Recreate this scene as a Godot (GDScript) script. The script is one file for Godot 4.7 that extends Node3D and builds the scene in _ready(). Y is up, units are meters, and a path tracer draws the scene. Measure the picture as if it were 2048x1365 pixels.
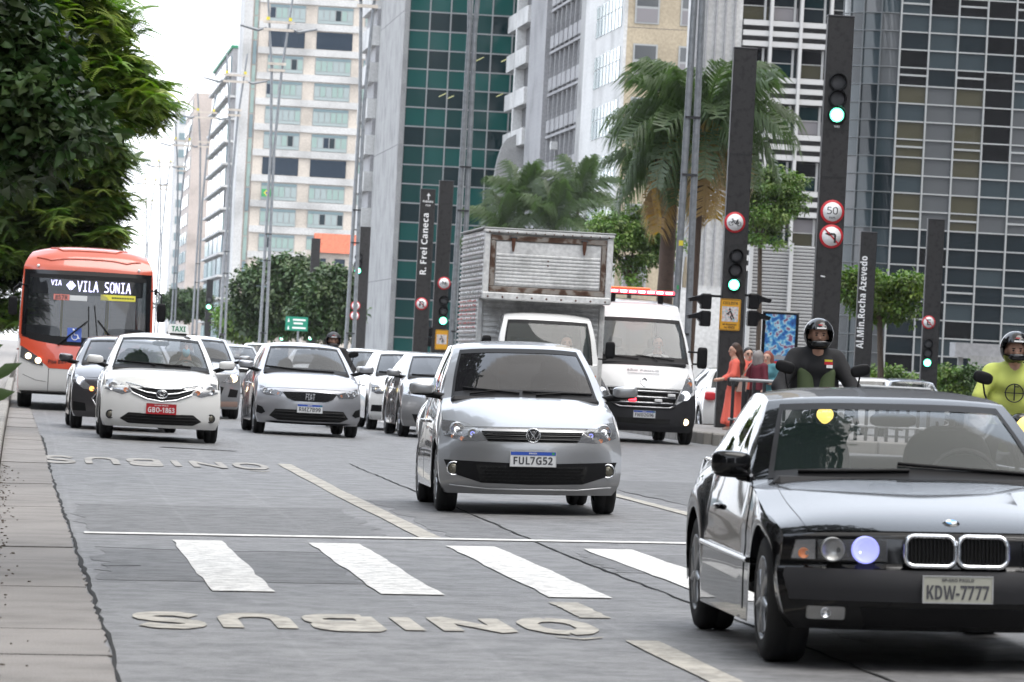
extends Node3D
# A wide avenue seen through a long lens. x runs across the road, z along it (traffic comes towards +z), y is up.

const F := 10000.0          # focal length in photo pixels
var cam: Camera3D
var rng := RandomNumberGenerator.new()
var taken := {}
var mat := {}
var grp := 0

func _ready() -> void:
	rng.seed = 7
	set_camera()
	set_light()
	make_materials()
	ground()
	buildings()
	trees()
	street_furniture()
	vehicles()
	people()

func set_camera() -> void:
	cam = Camera3D.new()
	cam.name = "camera"
	cam.fov = rad_to_deg(2.0 * atan(682.5 / F))
	cam.near = 1.0
	cam.far = 6000.0
	cam.transform = Transform3D(Basis(Vector3.UP, deg_to_rad(-5.6)) * Basis(Vector3.RIGHT, deg_to_rad(0.255)) * Basis(Vector3.BACK, deg_to_rad(2.952)), Vector3(0, 1.342, 0))
	var at := CameraAttributesPhysical.new()
	at.frustum_focal_length = 176.0
	at.frustum_focus_distance = 46.0
	at.exposure_aperture = 11.0
	add_child(cam)
	cam.attributes = at
	cam.fov = rad_to_deg(2.0 * atan(682.5 / F))
	cam.current = true

func set_light() -> void:
	var e := Environment.new()
	e.background_mode = Environment.BG_SKY
	var sm := ProceduralSkyMaterial.new()
	sm.sky_top_color = Color(0.86, 0.90, 0.96)
	sm.sky_horizon_color = Color(0.95, 0.965, 0.99)
	sm.sky_curve = 0.25
	sm.ground_bottom_color = Color(0.4, 0.4, 0.4)
	sm.ground_horizon_color = Color(0.9, 0.9, 0.9)
	sm.sun_angle_max = 1.0
	sm.sky_energy_multiplier = 1.0
	var sky := Sky.new()
	sky.sky_material = sm
	e.sky = sky
	e.background_energy_multiplier = 1.35
	e.tonemap_mode = Environment.TONE_MAPPER_LINEAR
	e.tonemap_exposure = 2.35
	e.fog_enabled = true
	e.fog_density = 0.00006
	e.fog_light_color = Color(0.93, 0.95, 0.98)
	e.sdfgi_enabled = true
	e.ssao_enabled = true
	e.ssil_enabled = true
	var w := WorldEnvironment.new()
	w.name = "environment"
	w.environment = e
	add_child(w)
	var s := DirectionalLight3D.new()
	s.name = "sun"
	s.light_energy = 0.5
	s.light_angular_distance = 50.0
	s.light_color = Color(1.0, 0.99, 0.98)
	s.shadow_enabled = true
	s.basis = Basis.looking_at(Vector3(-0.35, -0.9, -0.22))
	add_child(s)

# ---------------------------------------------------------------- places
func ray(px: float, py: float) -> Vector3:
	return cam.transform.basis * Vector3((px - 1024.0) / F, (682.5 - py) / F, -1.0)

func onz(px: float, py: float, z: float) -> Vector3:      # where the photo pixel meets the plane across the road at z
	var d := ray(px, py)
	return cam.position + d * ((z - cam.position.z) / d.z)

func slope(z: float) -> float:
	return 0.03 * (1.0 - smoothstep(48.0, 68.0, -z))

func gy(x: float, z: float) -> float:                      # the carriageway's crossfall
	return slope(z) * (clampf(x, -3.0, 9.0) - 4.5)

func put(o: Node3D, x: float, z: float, turn := 0.0, lift := 0.0) -> void:
	o.transform = Transform3D(Basis(Vector3.BACK, atan(slope(z))) * Basis(Vector3.UP, deg_to_rad(turn)), Vector3(x, gy(x, z) + lift, z))

# ---------------------------------------------------------------- naming
func numbered(called: String) -> String:
	var k: int = taken.get(called, 0)
	taken[called] = k + 1
	return called if k == 0 else "%s_%03d" % [called, k]

func tag(o: Node, label: String, category: String, group := "") -> Node:
	o.set_meta("label", label)
	o.set_meta("category", category)
	if group != "":
		o.set_meta("group", group)
	return o

func thing(called: String, label: String, category: String, at := Vector3.ZERO, group := "") -> Node3D:
	var o := Node3D.new()
	o.name = numbered(called)
	add_child(o)
	o.position = at
	tag(o, label, category, group)
	return o

func copy_of(o: Node3D, label: String, at: Vector3, group := "") -> Node3D:
	var c: Node3D = o.duplicate()
	c.name = numbered(String(o.name).trim_suffix("_" + String(o.name).get_slice("_", String(o.name).get_slice_count("_") - 1)) if String(o.name).right(3).is_valid_int() else String(o.name))
	add_child(c)
	c.position = at
	c.set_meta("label", label)
	if group != "":
		c.set_meta("group", group)
	return c

func setting(o: Node) -> Node:
	o.set_meta("kind", "structure")
	return o

func inst(mesh: Mesh, called: String, m: Material, parent: Node, xf := Transform3D()) -> MeshInstance3D:
	var o := MeshInstance3D.new()
	o.mesh = mesh
	o.material_override = m
	o.transform = xf
	o.name = numbered(called) if parent == self else called
	parent.add_child(o, true)
	return o

# ---------------------------------------------------------------- shapes
class MB:
	var st := SurfaceTool.new()
	var g := 0
	var used := false
	func _init() -> void:
		st.begin(Mesh.PRIMITIVE_TRIANGLES)
	func tri(a: Vector3, b: Vector3, c: Vector3, smooth := false) -> void:
		st.set_smooth_group(g if smooth else -1)
		st.add_vertex(a); st.add_vertex(b); st.add_vertex(c)
		used = true
	func quad(a: Vector3, b: Vector3, c: Vector3, d: Vector3, smooth := false) -> void:
		tri(a, b, c, smooth); tri(a, c, d, smooth)
	func mesh() -> ArrayMesh:
		st.generate_normals()
		st.index()
		return st.commit()

	func grid(rows: Array, smooth := true) -> void:
		g += 1
		for i in rows.size() - 1:
			var a: PackedVector3Array = rows[i]
			var b: PackedVector3Array = rows[i + 1]
			for j in a.size() - 1:
				quad(a[j], a[j + 1], b[j + 1], b[j], smooth)

	func box(c: Vector3, s: Vector3, b := Basis()) -> void:
		var h := s / 2.0
		var p := []
		for k in 8:
			p.append(c + b * Vector3(h.x * (1 if k & 1 else -1), h.y * (1 if k & 2 else -1), h.z * (1 if k & 4 else -1)))
		for f in [[0, 2, 3, 1], [4, 5, 7, 6], [0, 1, 5, 4], [2, 6, 7, 3], [0, 4, 6, 2], [1, 3, 7, 5]]:
			quad(p[f[0]], p[f[3]], p[f[2]], p[f[1]])

	func cbox(c: Vector3, s: Vector3, r: float, b := Basis()) -> void:     # box with chamfered edges
		var h := s / 2.0
		var q := func(sx, sy, sz, ax) -> Vector3:
			var v := Vector3(sx * (h.x - r), sy * (h.y - r), sz * (h.z - r))
			v[ax] += (sx if ax == 0 else sy if ax == 1 else sz) * r
			return c + b * v
		for a in 3:
			var u := (a + 1) % 3
			var w := (a + 2) % 3
			for s1 in [-1, 1]:
				var pts := []
				for k in [[-1, -1], [1, -1], [1, 1], [-1, 1]]:
					var sg := [0, 0, 0]
					sg[a] = s1; sg[u] = k[0]; sg[w] = k[1]
					pts.append(q.call(sg[0], sg[1], sg[2], a))
				if s1 > 0:
					quad(pts[0], pts[3], pts[2], pts[1])
				else:
					quad(pts[0], pts[1], pts[2], pts[3])
				for s2 in [-1, 1]:           # edge between faces u(s1) and w(s2), running along a
					var e := []
					for t in [-1, 1]:
						var sg2 := [0, 0, 0]
						sg2[a] = t; sg2[u] = s1; sg2[w] = s2
						e.append(q.call(sg2[0], sg2[1], sg2[2], u))
						e.append(q.call(sg2[0], sg2[1], sg2[2], w))
					if s1 * s2 > 0:
						quad(e[0], e[2], e[3], e[1])
					else:
						quad(e[0], e[1], e[3], e[2])
		for sx in [-1, 1]:
			for sy in [-1, 1]:
				for sz in [-1, 1]:
					var t0: Vector3 = q.call(sx, sy, sz, 0)
					var t1: Vector3 = q.call(sx, sy, sz, 1)
					var t2: Vector3 = q.call(sx, sy, sz, 2)
					if sx * sy * sz > 0:
						tri(t0, t2, t1)
					else:
						tri(t0, t1, t2)

	func tube(pts: Array, rad: Array, n := 8, cap := true) -> void:
		g += 1
		var rows := []
		var side := Vector3.ZERO
		for i in pts.size():
			var d: Vector3 = (pts[mini(i + 1, pts.size() - 1)] - pts[maxi(i - 1, 0)]).normalized()
			if side == Vector3.ZERO:
				side = d.cross(Vector3.UP if absf(d.y) < 0.9 else Vector3.RIGHT).normalized()
			side = (side - d * side.dot(d)).normalized()
			var up := d.cross(side)
			var r: float = rad[mini(i, rad.size() - 1)]
			var row := PackedVector3Array()
			for k in n + 1:
				var a := TAU * (k % n) / n
				row.append(pts[i] + (side * cos(a) + up * sin(a)) * r)
			rows.append(row)
		for i in rows.size() - 1:
			for k in n:
				quad(rows[i][k], rows[i + 1][k], rows[i + 1][k + 1], rows[i][k + 1], true)
		if cap:
			for k in n:
				tri(pts[0], rows[0][k], rows[0][k + 1])
				tri(pts[-1], rows[-1][k + 1], rows[-1][k])

	func lathe(prof: Array, at: Vector3, axis: Vector3, n := 24, squash := Vector2.ONE) -> void:   # prof: [radius, height along axis]
		g += 1
		var sd := axis.cross(Vector3.UP if absf(axis.y) < 0.9 else Vector3.BACK).normalized()
		var up := sd.cross(axis).normalized()
		for i in prof.size() - 1:
			for k in n:
				var c := []
				for q in [[i, k], [i + 1, k], [i + 1, k + 1], [i, k + 1]]:
					var a: float = TAU * (q[1] % n) / n
					c.append(at + axis * prof[q[0]][1] + (sd * cos(a) * squash.x + up * sin(a) * squash.y) * prof[q[0]][0])
				if prof[i][0] < 1e-6:
					tri(c[0], c[2], c[1], true)
				elif prof[i + 1][0] < 1e-6:
					tri(c[0], c[3], c[1], true)
				else:
					quad(c[0], c[3], c[2], c[1], true)

	func sq(c: Vector3, h: Vector3, e1 := 0.5, e2 := 0.5, b := Basis(), n := 20, m := 12) -> void:    # superellipsoid of half size h
		var pw := func(v: float, e: float) -> float: return signf(v) * pow(absf(v), e)
		var rows := []
		for i in m + 1:
			var la := -PI / 2 + PI * i / m
			var row := PackedVector3Array()
			for k in n + 1:
				var lo := TAU * (k % n) / n
				row.append(c + b * Vector3(h.x * pw.call(cos(la), e1) * pw.call(cos(lo), e2), h.y * pw.call(sin(la), e1), h.z * pw.call(cos(la), e1) * pw.call(sin(lo), e2)))
			rows.append(row)
		grid(rows)

	func prism(poly: PackedVector2Array, xf: Transform3D, depth: float) -> void:      # outline in xf's xy plane, thick along its z
		var t := Geometry2D.triangulate_polygon(poly)
		for k in range(0, t.size(), 3):
			var v := []
			for q in 3:
				v.append(poly[t[k + q]])
			if (v[1] - v[0]).cross(v[2] - v[0]) > 0:
				v.reverse()
			tri(xf * Vector3(v[0].x, v[0].y, depth), xf * Vector3(v[1].x, v[1].y, depth), xf * Vector3(v[2].x, v[2].y, depth))
			tri(xf * Vector3(v[0].x, v[0].y, 0), xf * Vector3(v[2].x, v[2].y, 0), xf * Vector3(v[1].x, v[1].y, 0))
		var cw := Geometry2D.is_polygon_clockwise(poly)
		for k in poly.size():
			var a := poly[k]
			var b := poly[(k + 1) % poly.size()]
			if not cw:
				var s := a
				a = b; b = s
			quad(xf * Vector3(a.x, a.y, 0), xf * Vector3(b.x, b.y, 0), xf * Vector3(b.x, b.y, depth), xf * Vector3(a.x, a.y, depth))

	func patch(poly: PackedVector2Array, f: Callable, off: float, thick := 0.02, step := 0.07) -> void:   # an outline laid on a curved surface f(point, offset), with a rim
		g += 1
		var lo := poly[0]
		var hi := poly[0]
		for p in poly:
			lo = lo.min(p); hi = hi.max(p)
		var nx := maxi(1, ceili((hi.x - lo.x) / step))
		var ny := maxi(1, ceili((hi.y - lo.y) / step))
		for i in nx:
			for j in ny:
				var a := Vector2(lerpf(lo.x, hi.x, float(i) / nx), lerpf(lo.y, hi.y, float(j) / ny))
				var b := Vector2(lerpf(lo.x, hi.x, float(i + 1) / nx), lerpf(lo.y, hi.y, float(j + 1) / ny))
				for part in Geometry2D.intersect_polygons(poly, PackedVector2Array([a, Vector2(b.x, a.y), b, Vector2(a.x, b.y)])):
					var t := Geometry2D.triangulate_polygon(part)
					for k in range(0, t.size(), 3):
						var v := [part[t[k]], part[t[k + 1]], part[t[k + 2]]]
						if (v[1] - v[0]).cross(v[2] - v[0]) > 0:
							v.reverse()
						tri(f.call(v[0], off), f.call(v[1], off), f.call(v[2], off), true)
		for k in poly.size():
			var a := poly[k]
			var b := poly[(k + 1) % poly.size()]
			var n := maxi(1, ceili(a.distance_to(b) / step))
			for q in n:
				var p0 := a.lerp(b, float(q) / n)
				var p1 := a.lerp(b, float(q + 1) / n)
				quad(f.call(p0, off - thick), f.call(p0, off), f.call(p1, off), f.call(p1, off - thick))

func build(mb: MB, called: String, m: Material, parent: Node) -> MeshInstance3D:
	return inst(mb.mesh(), called, m, parent)

func pv(a: Array) -> PackedVector2Array:          # [x, y, x, y, ...]
	var r := PackedVector2Array()
	for k in range(0, a.size(), 2):
		r.append(Vector2(a[k], a[k + 1]))
	return r

func ngon(c: Vector2, r: float, n := 20, ry := -1.0) -> PackedVector2Array:
	var p := PackedVector2Array()
	for k in n:
		p.append(c + Vector2(cos(TAU * k / n) * r, sin(TAU * k / n) * (r if ry < 0 else ry)))
	return p

func rrect(c: Vector2, w: float, h: float, r: float, n := 4) -> PackedVector2Array:
	var p := PackedVector2Array()
	for q in 4:
		var o := Vector2((w / 2 - r) * (1 if q in [0, 3] else -1), (h / 2 - r) * (1 if q in [0, 1] else -1))
		for k in n + 1:
			var a := PI / 2 * (q + float(k) / n)
			p.append(c + o + Vector2(cos(a), sin(a)) * r)
	return p

func words(s: String, w: float, h: float, m: Material, parent: Node, xf: Transform3D, depth := 0.004, called := "lettering", font := "Droid Sans", bold := true) -> MeshInstance3D:
	var t := TextMesh.new()
	var f := SystemFont.new()
	f.font_names = PackedStringArray([font])
	f.font_weight = 700 if bold else 400
	t.font = f
	t.font_size = 48
	t.text = s
	t.pixel_size = 0.01
	t.depth = 0.2
	t.curve_step = 2.0
	var b := t.get_aabb()
	var arr := t.get_mesh_arrays()
	var v: PackedVector3Array = arr[Mesh.ARRAY_VERTEX]
	var lo := Vector3(INF, INF, INF)
	var hi := -lo
	for p in v:
		lo = lo.min(p); hi = hi.max(p)
	var sx: float = (w if w > 0 else (hi.x - lo.x) * h / (hi.y - lo.y)) / (hi.x - lo.x)
	var sy: float = h / (hi.y - lo.y)
	var sc := Vector3(sx, sy, depth / 0.2)
	for k in v.size():
		v[k] = (v[k] - (lo + hi) / 2.0) * sc
	arr[Mesh.ARRAY_VERTEX] = v
	arr[Mesh.ARRAY_TEX_UV] = null
	arr[Mesh.ARRAY_TANGENT] = null
	var am := ArrayMesh.new()
	am.add_surface_from_arrays(Mesh.PRIMITIVE_TRIANGLES, arr)
	return inst(am, called, m, parent, xf)

# ---------------------------------------------------------------- materials
func lin(r: float, g: float, b: float) -> Color:
	return Color(r, g, b).linear_to_srgb()

func mk(key: String, c: Color, rough := 0.6, metal := 0.0, extra := {}) -> StandardMaterial3D:
	var m := StandardMaterial3D.new()
	m.resource_name = key
	m.albedo_color = c
	m.roughness = rough
	m.metallic = metal
	m.cull_mode = BaseMaterial3D.CULL_DISABLED
	for k in extra:
		m.set(k, extra[k])
	mat[key] = m
	return m

func glow(key: String, c: Color, e: float) -> void:
	mk(key, c, 0.4, 0.0, {"emission_enabled": true, "emission": c, "emission_energy_multiplier": e})

func noise_tex(sz: int, freq: float, oct: int, stops: Array, type := FastNoiseLite.TYPE_SIMPLEX_SMOOTH, sd := 1, as_normal := 0.0, gain := 0.5) -> ImageTexture:
	var n := FastNoiseLite.new()
	n.seed = sd
	n.noise_type = type
	n.frequency = freq
	n.fractal_octaves = oct
	n.fractal_gain = gain
	var im := n.get_seamless_image(sz, sz)
	if as_normal > 0.0:
		im.convert(Image.FORMAT_RGBA8)
		im.bump_map_to_normal_map(as_normal)
		return ImageTexture.create_from_image(im)
	var d := im.get_data()
	var out := PackedByteArray()
	out.resize(sz * sz * 3)
	var lut := []
	for v in 256:
		var x := v / 255.0
		var k := 0
		while k < stops.size() - 2 and x > stops[k + 1][0]:
			k += 1
		var c: Color = stops[k][1].lerp(stops[k + 1][1], clampf((x - stops[k][0]) / (stops[k + 1][0] - stops[k][0]), 0, 1))
		lut.append(c)
	for k in sz * sz:
		var c: Color = lut[d[k]]
		out[k * 3] = int(c.r * 255); out[k * 3 + 1] = int(c.g * 255); out[k * 3 + 2] = int(c.b * 255)
	var o := Image.create_from_data(sz, sz, false, Image.FORMAT_RGB8, out)
	return ImageTexture.create_from_image(o)

func grey(v: float, t := Vector3.ONE) -> Color:
	return Color(v * t.x, v * t.y, v * t.z)

func surfaced(key: String, c: Color, tex: Texture2D, sc: float, rough := 0.8, tex2: Texture2D = null, sc2 := 0.05, nrm: Texture2D = null, ns := 0.5, extra := {}) -> StandardMaterial3D:
	var m := mk(key, c, rough, 0.0, extra)
	m.albedo_texture = tex
	m.uv1_triplanar = true
	m.uv1_world_triplanar = true
	m.uv1_scale = Vector3.ONE * sc
	if tex2:
		m.detail_enabled = true
		m.detail_albedo = tex2
		m.detail_blend_mode = BaseMaterial3D.BLEND_MODE_MUL
		m.detail_uv_layer = BaseMaterial3D.DETAIL_UV_2
		m.uv2_triplanar = true
		m.uv2_world_triplanar = true
		m.uv2_scale = Vector3.ONE * sc2
	if nrm:
		m.normal_enabled = true
		m.normal_texture = nrm
		m.normal_scale = ns
	return m

func pane(key: String, c: Color, a: float, rough := 0.0, extra := {}) -> void:
	var m := mk(key, Color(c.r, c.g, c.b, a), rough, 0.0, extra)
	m.transparency = BaseMaterial3D.TRANSPARENCY_ALPHA

func make_materials() -> void:
	var fine := noise_tex(512, 0.25, 3, [[0.0, grey(0.55)], [0.45, grey(0.86)], [0.75, grey(1.0)], [1.0, grey(1.0)]], FastNoiseLite.TYPE_SIMPLEX, 3)
	var big := noise_tex(256, 0.02, 4, [[0.0, grey(0.80)], [0.5, grey(0.95)], [1.0, grey(1.0)]], FastNoiseLite.TYPE_SIMPLEX_SMOOTH, 5)
	var grit := noise_tex(1024, 0.012, 7, [[0.0, grey(0.62)], [0.35, grey(0.80)], [0.5, grey(0.90)], [0.65, grey(0.98)], [1.0, grey(1.0)]], FastNoiseLite.TYPE_SIMPLEX, 15, 0.0, 0.85)
	var bump := noise_tex(512, 0.22, 3, [], FastNoiseLite.TYPE_SIMPLEX, 9, 5.0)
	var soft := noise_tex(256, 0.05, 4, [[0.0, grey(0.86)], [1.0, grey(1.0)]], FastNoiseLite.TYPE_SIMPLEX_SMOOTH, 11)
	var rust := noise_tex(256, 0.03, 5, [[0.0, lin(0.10, 0.045, 0.025)], [0.42, lin(0.16, 0.09, 0.06)], [0.55, lin(0.42, 0.36, 0.31)], [1.0, lin(0.55, 0.52, 0.48)]], FastNoiseLite.TYPE_SIMPLEX_SMOOTH, 21)
	var wear := noise_tex(256, 0.06, 5, [[0.0, grey(0.55)], [0.28, grey(0.8)], [0.4, grey(0.97)], [1.0, grey(1.0)]], FastNoiseLite.TYPE_SIMPLEX_SMOOTH, 31)
	surfaced("asphalt", lin(0.30, 0.298, 0.302), fine, 1.1, 0.55, grit, 0.13, bump, 1.0)
	surfaced("asphalt_dark", lin(0.235, 0.234, 0.238), fine, 1.1, 0.6, grit, 0.17, bump, 1.0)
	surfaced("crack", lin(0.012, 0.012, 0.012), soft, 1.0, 0.95)
	surfaced("road_paint", lin(0.90, 0.89, 0.86), soft, 0.6, 0.7, grit, 0.35)
	surfaced("road_paint_old", lin(0.52, 0.49, 0.43), soft, 0.9, 0.75, grit, 0.2)
	surfaced("road_paint_faint", lin(0.42, 0.40, 0.37), soft, 0.9, 0.75, grit, 0.2)
	surfaced("concrete", lin(0.36, 0.338, 0.322), fine, 0.8, 0.85, big, 0.21, bump, 0.4)
	surfaced("concrete_light", lin(0.42, 0.40, 0.37), fine, 0.5, 0.85, big, 0.10)
	surfaced("soil", lin(0.07, 0.05, 0.035), fine, 0.8, 0.95, big, 0.4)
	mk("rubber", lin(0.012, 0.012, 0.013), 0.75)
	mk("dark_metal", lin(0.05, 0.05, 0.055), 0.5, 0.6)
	mk("alloy", lin(0.42, 0.43, 0.45), 0.35, 0.9)
	mk("steel_rim", lin(0.03, 0.03, 0.032), 0.5, 0.3)
	mk("chrome", lin(0.75, 0.76, 0.78), 0.08, 1.0)
	mk("black_trim", lin(0.008, 0.008, 0.009), 0.5, 0.0, {"metallic_specular": 0.3})
	mk("black_gloss", lin(0.006, 0.006, 0.007), 0.12)
	mk("grey_plastic", lin(0.028, 0.028, 0.031), 0.6, 0.0, {"metallic_specular": 0.35})
	mk("underside", lin(0.008, 0.008, 0.008), 0.9)
	mk("cabin", lin(0.02, 0.02, 0.022), 0.8)
	mk("seat", lin(0.035, 0.035, 0.04), 0.85)
	var cc := {"clearcoat_enabled": true, "clearcoat": 1.0, "clearcoat_roughness": 0.03}
	mk("paint_black", lin(0.003, 0.003, 0.0035), 0.3, 0.0, cc)
	mat.paint_black.metallic_specular = 0.1
	mat.paint_black.clearcoat = 0.75
	mk("paint_silver", lin(0.33, 0.335, 0.345), 0.36, 0.75, cc)
	mk("paint_silver_dark", lin(0.33, 0.33, 0.335), 0.38, 0.75, cc)
	mk("paint_silver_cool", lin(0.40, 0.405, 0.43), 0.36, 0.7, cc)
	mk("paint_grey", lin(0.075, 0.07, 0.075), 0.4, 0.7, cc)
	mk("paint_white", lin(0.66, 0.66, 0.65), 0.3, 0.0, cc)
	mk("paint_white_van", lin(0.68, 0.69, 0.70), 0.35, 0.0, cc)
	mk("paint_red", lin(0.62, 0.075, 0.03), 0.3, 0.0, cc)
	mk("paint_orange", lin(0.52, 0.075, 0.032), 0.3, 0.0, cc)
	mk("paint_bluegrey", lin(0.25, 0.28, 0.32), 0.3, 0.5, cc)
	pane("windscreen", lin(0.05, 0.08, 0.075), 0.16)
	pane("windscreen_tint", lin(0.012, 0.012, 0.014), 0.86)
	pane("windscreen_grey", lin(0.05, 0.055, 0.06), 0.72)
	pane("side_glass", lin(0.01, 0.012, 0.012), 0.72)
	pane("windscreen_van", lin(0.06, 0.07, 0.075), 0.5)
	pane("bus_glass", lin(0.03, 0.035, 0.04), 0.30)
	pane("clear_glass", lin(0.1, 0.1, 0.1), 0.06)
	pane("lens", lin(0.6, 0.62, 0.65), 0.10)
	mk("reflector", lin(0.72, 0.73, 0.75), 0.18, 1.0)
	mk("reflector_dull", lin(0.32, 0.32, 0.31), 0.3, 0.8)
	mk("bulb", lin(0.9, 0.9, 0.9), 0.1)
	mk("lamp_dark", lin(0.05, 0.05, 0.055), 0.2, 0.5)
	mk("lamp_chrome", lin(0.38, 0.385, 0.40), 0.22, 0.85)
	mk("amber", lin(0.75, 0.22, 0.05), 0.25)
	mk("fog_glass", lin(0.16, 0.15, 0.12), 0.12, 0.5)
	glow("beam_blue", lin(0.62, 0.70, 1.0), 1.3)
	glow("beam_violet", lin(0.30, 0.32, 0.90), 0.55)
	glow("beam_white", lin(0.85, 0.88, 0.95), 0.75)
	glow("beam_warm", lin(1.0, 0.80, 0.52), 2.2)
	glow("beam_amber", lin(1.0, 0.38, 0.08), 1.5)
	glow("signal_green", lin(0.12, 0.95, 0.55), 2.4)
	glow("signal_core", lin(0.75, 1.0, 0.9), 2.2)
	glow("siren_red", lin(1.0, 0.03, 0.05), 3.0)
	glow("siren_core", lin(1.0, 0.55, 0.55), 3.5)
	glow("led_text", lin(0.62, 0.60, 1.0), 2.4)
	mk("plate_white", lin(0.72, 0.73, 0.74), 0.4)
	mk("plate_grey", lin(0.42, 0.42, 0.36), 0.45)
	mk("plate_red", lin(0.42, 0.012, 0.02), 0.4)
	mk("plate_blue", lin(0.03, 0.09, 0.45), 0.4)
	mk("plate_ink", lin(0.07, 0.07, 0.08), 0.5)
	mk("plate_frame", lin(0.5, 0.5, 0.5), 0.4, 0.6)
	mk("flag_green", lin(0.04, 0.3, 0.1), 0.5)
	mk("flag_yellow", lin(0.7, 0.6, 0.05), 0.5)
	mk("flag_blue", lin(0.02, 0.05, 0.3), 0.5)
	mk("badge_blue", lin(0.10, 0.35, 0.75), 0.3)
	mk("white_print", lin(0.88, 0.88, 0.88), 0.45)
	mk("black_print", lin(0.012, 0.012, 0.012), 0.5)
	mk("grey_print", lin(0.30, 0.31, 0.33), 0.5)
	mk("red_print", lin(0.55, 0.02, 0.03), 0.5)
	mk("green_print", lin(0.02, 0.22, 0.11), 0.5)
	mk("yellow_print", lin(0.72, 0.66, 0.06), 0.5)
	mk("blue_print", lin(0.05, 0.11, 0.45), 0.5)
	mk("sign_orange", lin(0.72, 0.36, 0.02), 0.45)
	mk("sign_green", lin(0.01, 0.24, 0.15), 0.45)
	surfaced("pole_black", lin(0.030, 0.028, 0.028), soft, 1.5, 0.55, wear, 0.35)
	surfaced("galvanised", lin(0.33, 0.35, 0.37), soft, 3.0, 0.5, big, 0.8, null, 0.5, {"metallic": 0.35})
	mk("rail_grey", lin(0.34, 0.35, 0.36), 0.5, 0.3)
	mk("rail_black", lin(0.012, 0.012, 0.014), 0.5)
	surfaced("box_metal", lin(0.90, 0.895, 0.88), soft, 0.8, 0.5, big, 0.4)
	surfaced("box_rust", Color(0.8, 0.8, 0.8), rust, 0.45, 0.85)
	mk("rust_dark", lin(0.09, 0.035, 0.02), 0.9)
	mk("box_grey", lin(0.26, 0.265, 0.26), 0.6)
	mk("box_red", lin(0.45, 0.06, 0.05), 0.6)
	mk("box_pale", lin(0.55, 0.50, 0.50), 0.6)
	# buildings
	surfaced("wall_beige", lin(0.72, 0.65, 0.57), soft, 0.3, 0.85, big, 0.03)
	surfaced("wall_pink", lin(0.62, 0.54, 0.49), soft, 0.3, 0.85, big, 0.03)
	surfaced("wall_white", lin(0.68, 0.68, 0.67), soft, 0.3, 0.8, big, 0.03)
	surfaced("wall_concrete", lin(0.40, 0.40, 0.395), soft, 0.4, 0.9, big, 0.06)
	surfaced("wall_cream", lin(0.52, 0.44, 0.32), soft, 0.3, 0.85, big, 0.03)
	surfaced("wall_darkgrey", lin(0.12, 0.12, 0.125), soft, 0.3, 0.8, big, 0.03)
	surfaced("wall_grey", lin(0.36, 0.36, 0.37), soft, 0.3, 0.8, big, 0.03)
	surfaced("roof_tile", lin(0.55, 0.14, 0.07), soft, 0.6, 0.85, wear, 0.2)
	mk("mullion", lin(0.33, 0.34, 0.34), 0.5, 0.2)
	mk("mullion_white", lin(0.46, 0.46, 0.455), 0.5)
	mk("mullion_dark", lin(0.10, 0.11, 0.115), 0.5, 0.2)
	var gl := [["glass_dark", 0.010, 0.016, 0.020], ["glass_black", 0.004, 0.004, 0.005], ["glass_slate", 0.035, 0.048, 0.055], ["glass_olive", 0.060, 0.056, 0.036], ["glass_grey", 0.085, 0.09, 0.095],
		["glass_teal", 0.002, 0.075, 0.066], ["glass_teal_dark", 0.003, 0.018, 0.021], ["glass_teal_mid", 0.002, 0.045, 0.041], ["glass_pale", 0.34, 0.40, 0.40], ["glass_mint", 0.30, 0.40, 0.37], ["glass_navy", 0.035, 0.05, 0.07], ["glass_blue", 0.20, 0.27, 0.29]]
	for g in gl:
		mk(g[0], lin(g[1], g[2], g[3]), 0.08)
	mk("blind", lin(0.20, 0.19, 0.20), 0.7)
	mk("office_lamp", lin(0.5, 0.5, 0.3), 0.4, 0.0, {"emission_enabled": true, "emission": Color(0.9, 0.9, 0.6), "emission_energy_multiplier": 0.35})
	# plants
	for a in [["leaf_dark", 0.050, 0.095, 0.030], ["leaf_mid", 0.12, 0.20, 0.045], ["leaf_light", 0.13, 0.21, 0.035], ["leaf_fine", 0.20, 0.29, 0.06], ["palm_green", 0.030, 0.052, 0.016], ["palm_yellow", 0.24, 0.14, 0.02], ["palm_brown", 0.20, 0.13, 0.06], ["leaf_deep", 0.045, 0.085, 0.028]]:
		mk(a[0], lin(a[1], a[2], a[3]), 0.5, 0.0, {"backlight_enabled": true, "backlight": lin(a[1] * 2.2, a[2] * 2.4, a[3] * 1.5)})
	surfaced("bark", lin(0.13, 0.095, 0.07), fine, 1.5, 0.95, big, 1.0)
	surfaced("bark_red", lin(0.11, 0.07, 0.05), fine, 1.5, 0.95, big, 1.0)
	mk("hill", lin(0.07, 0.11, 0.12), 0.95)
	# people
	mk("skin", lin(0.48, 0.27, 0.19), 0.55, 0.0, {"vertex_color_use_as_albedo": false})
	mk("skin_light", lin(0.58, 0.36, 0.27), 0.55)
	mk("hair_brown", lin(0.05, 0.025, 0.015), 0.6)
	mk("hair_tips", lin(0.20, 0.11, 0.05), 0.6)
	mk("hair_black", lin(0.012, 0.010, 0.010), 0.5)
	mk("hair_grey", lin(0.22, 0.20, 0.19), 0.6)
	mk("hair_red", lin(0.25, 0.07, 0.05), 0.6)
	mk("coral", lin(0.78, 0.14, 0.095), 0.75)
	mk("burgundy", lin(0.12, 0.012, 0.025), 0.8)
	mk("teal_shirt", lin(0.08, 0.24, 0.28), 0.8)
	mk("black_cloth", lin(0.012, 0.012, 0.014), 0.85)
	mk("olive_cloth", lin(0.06, 0.085, 0.035), 0.8)
	mk("lime_shirt", lin(0.52, 0.58, 0.13), 0.8)
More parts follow.
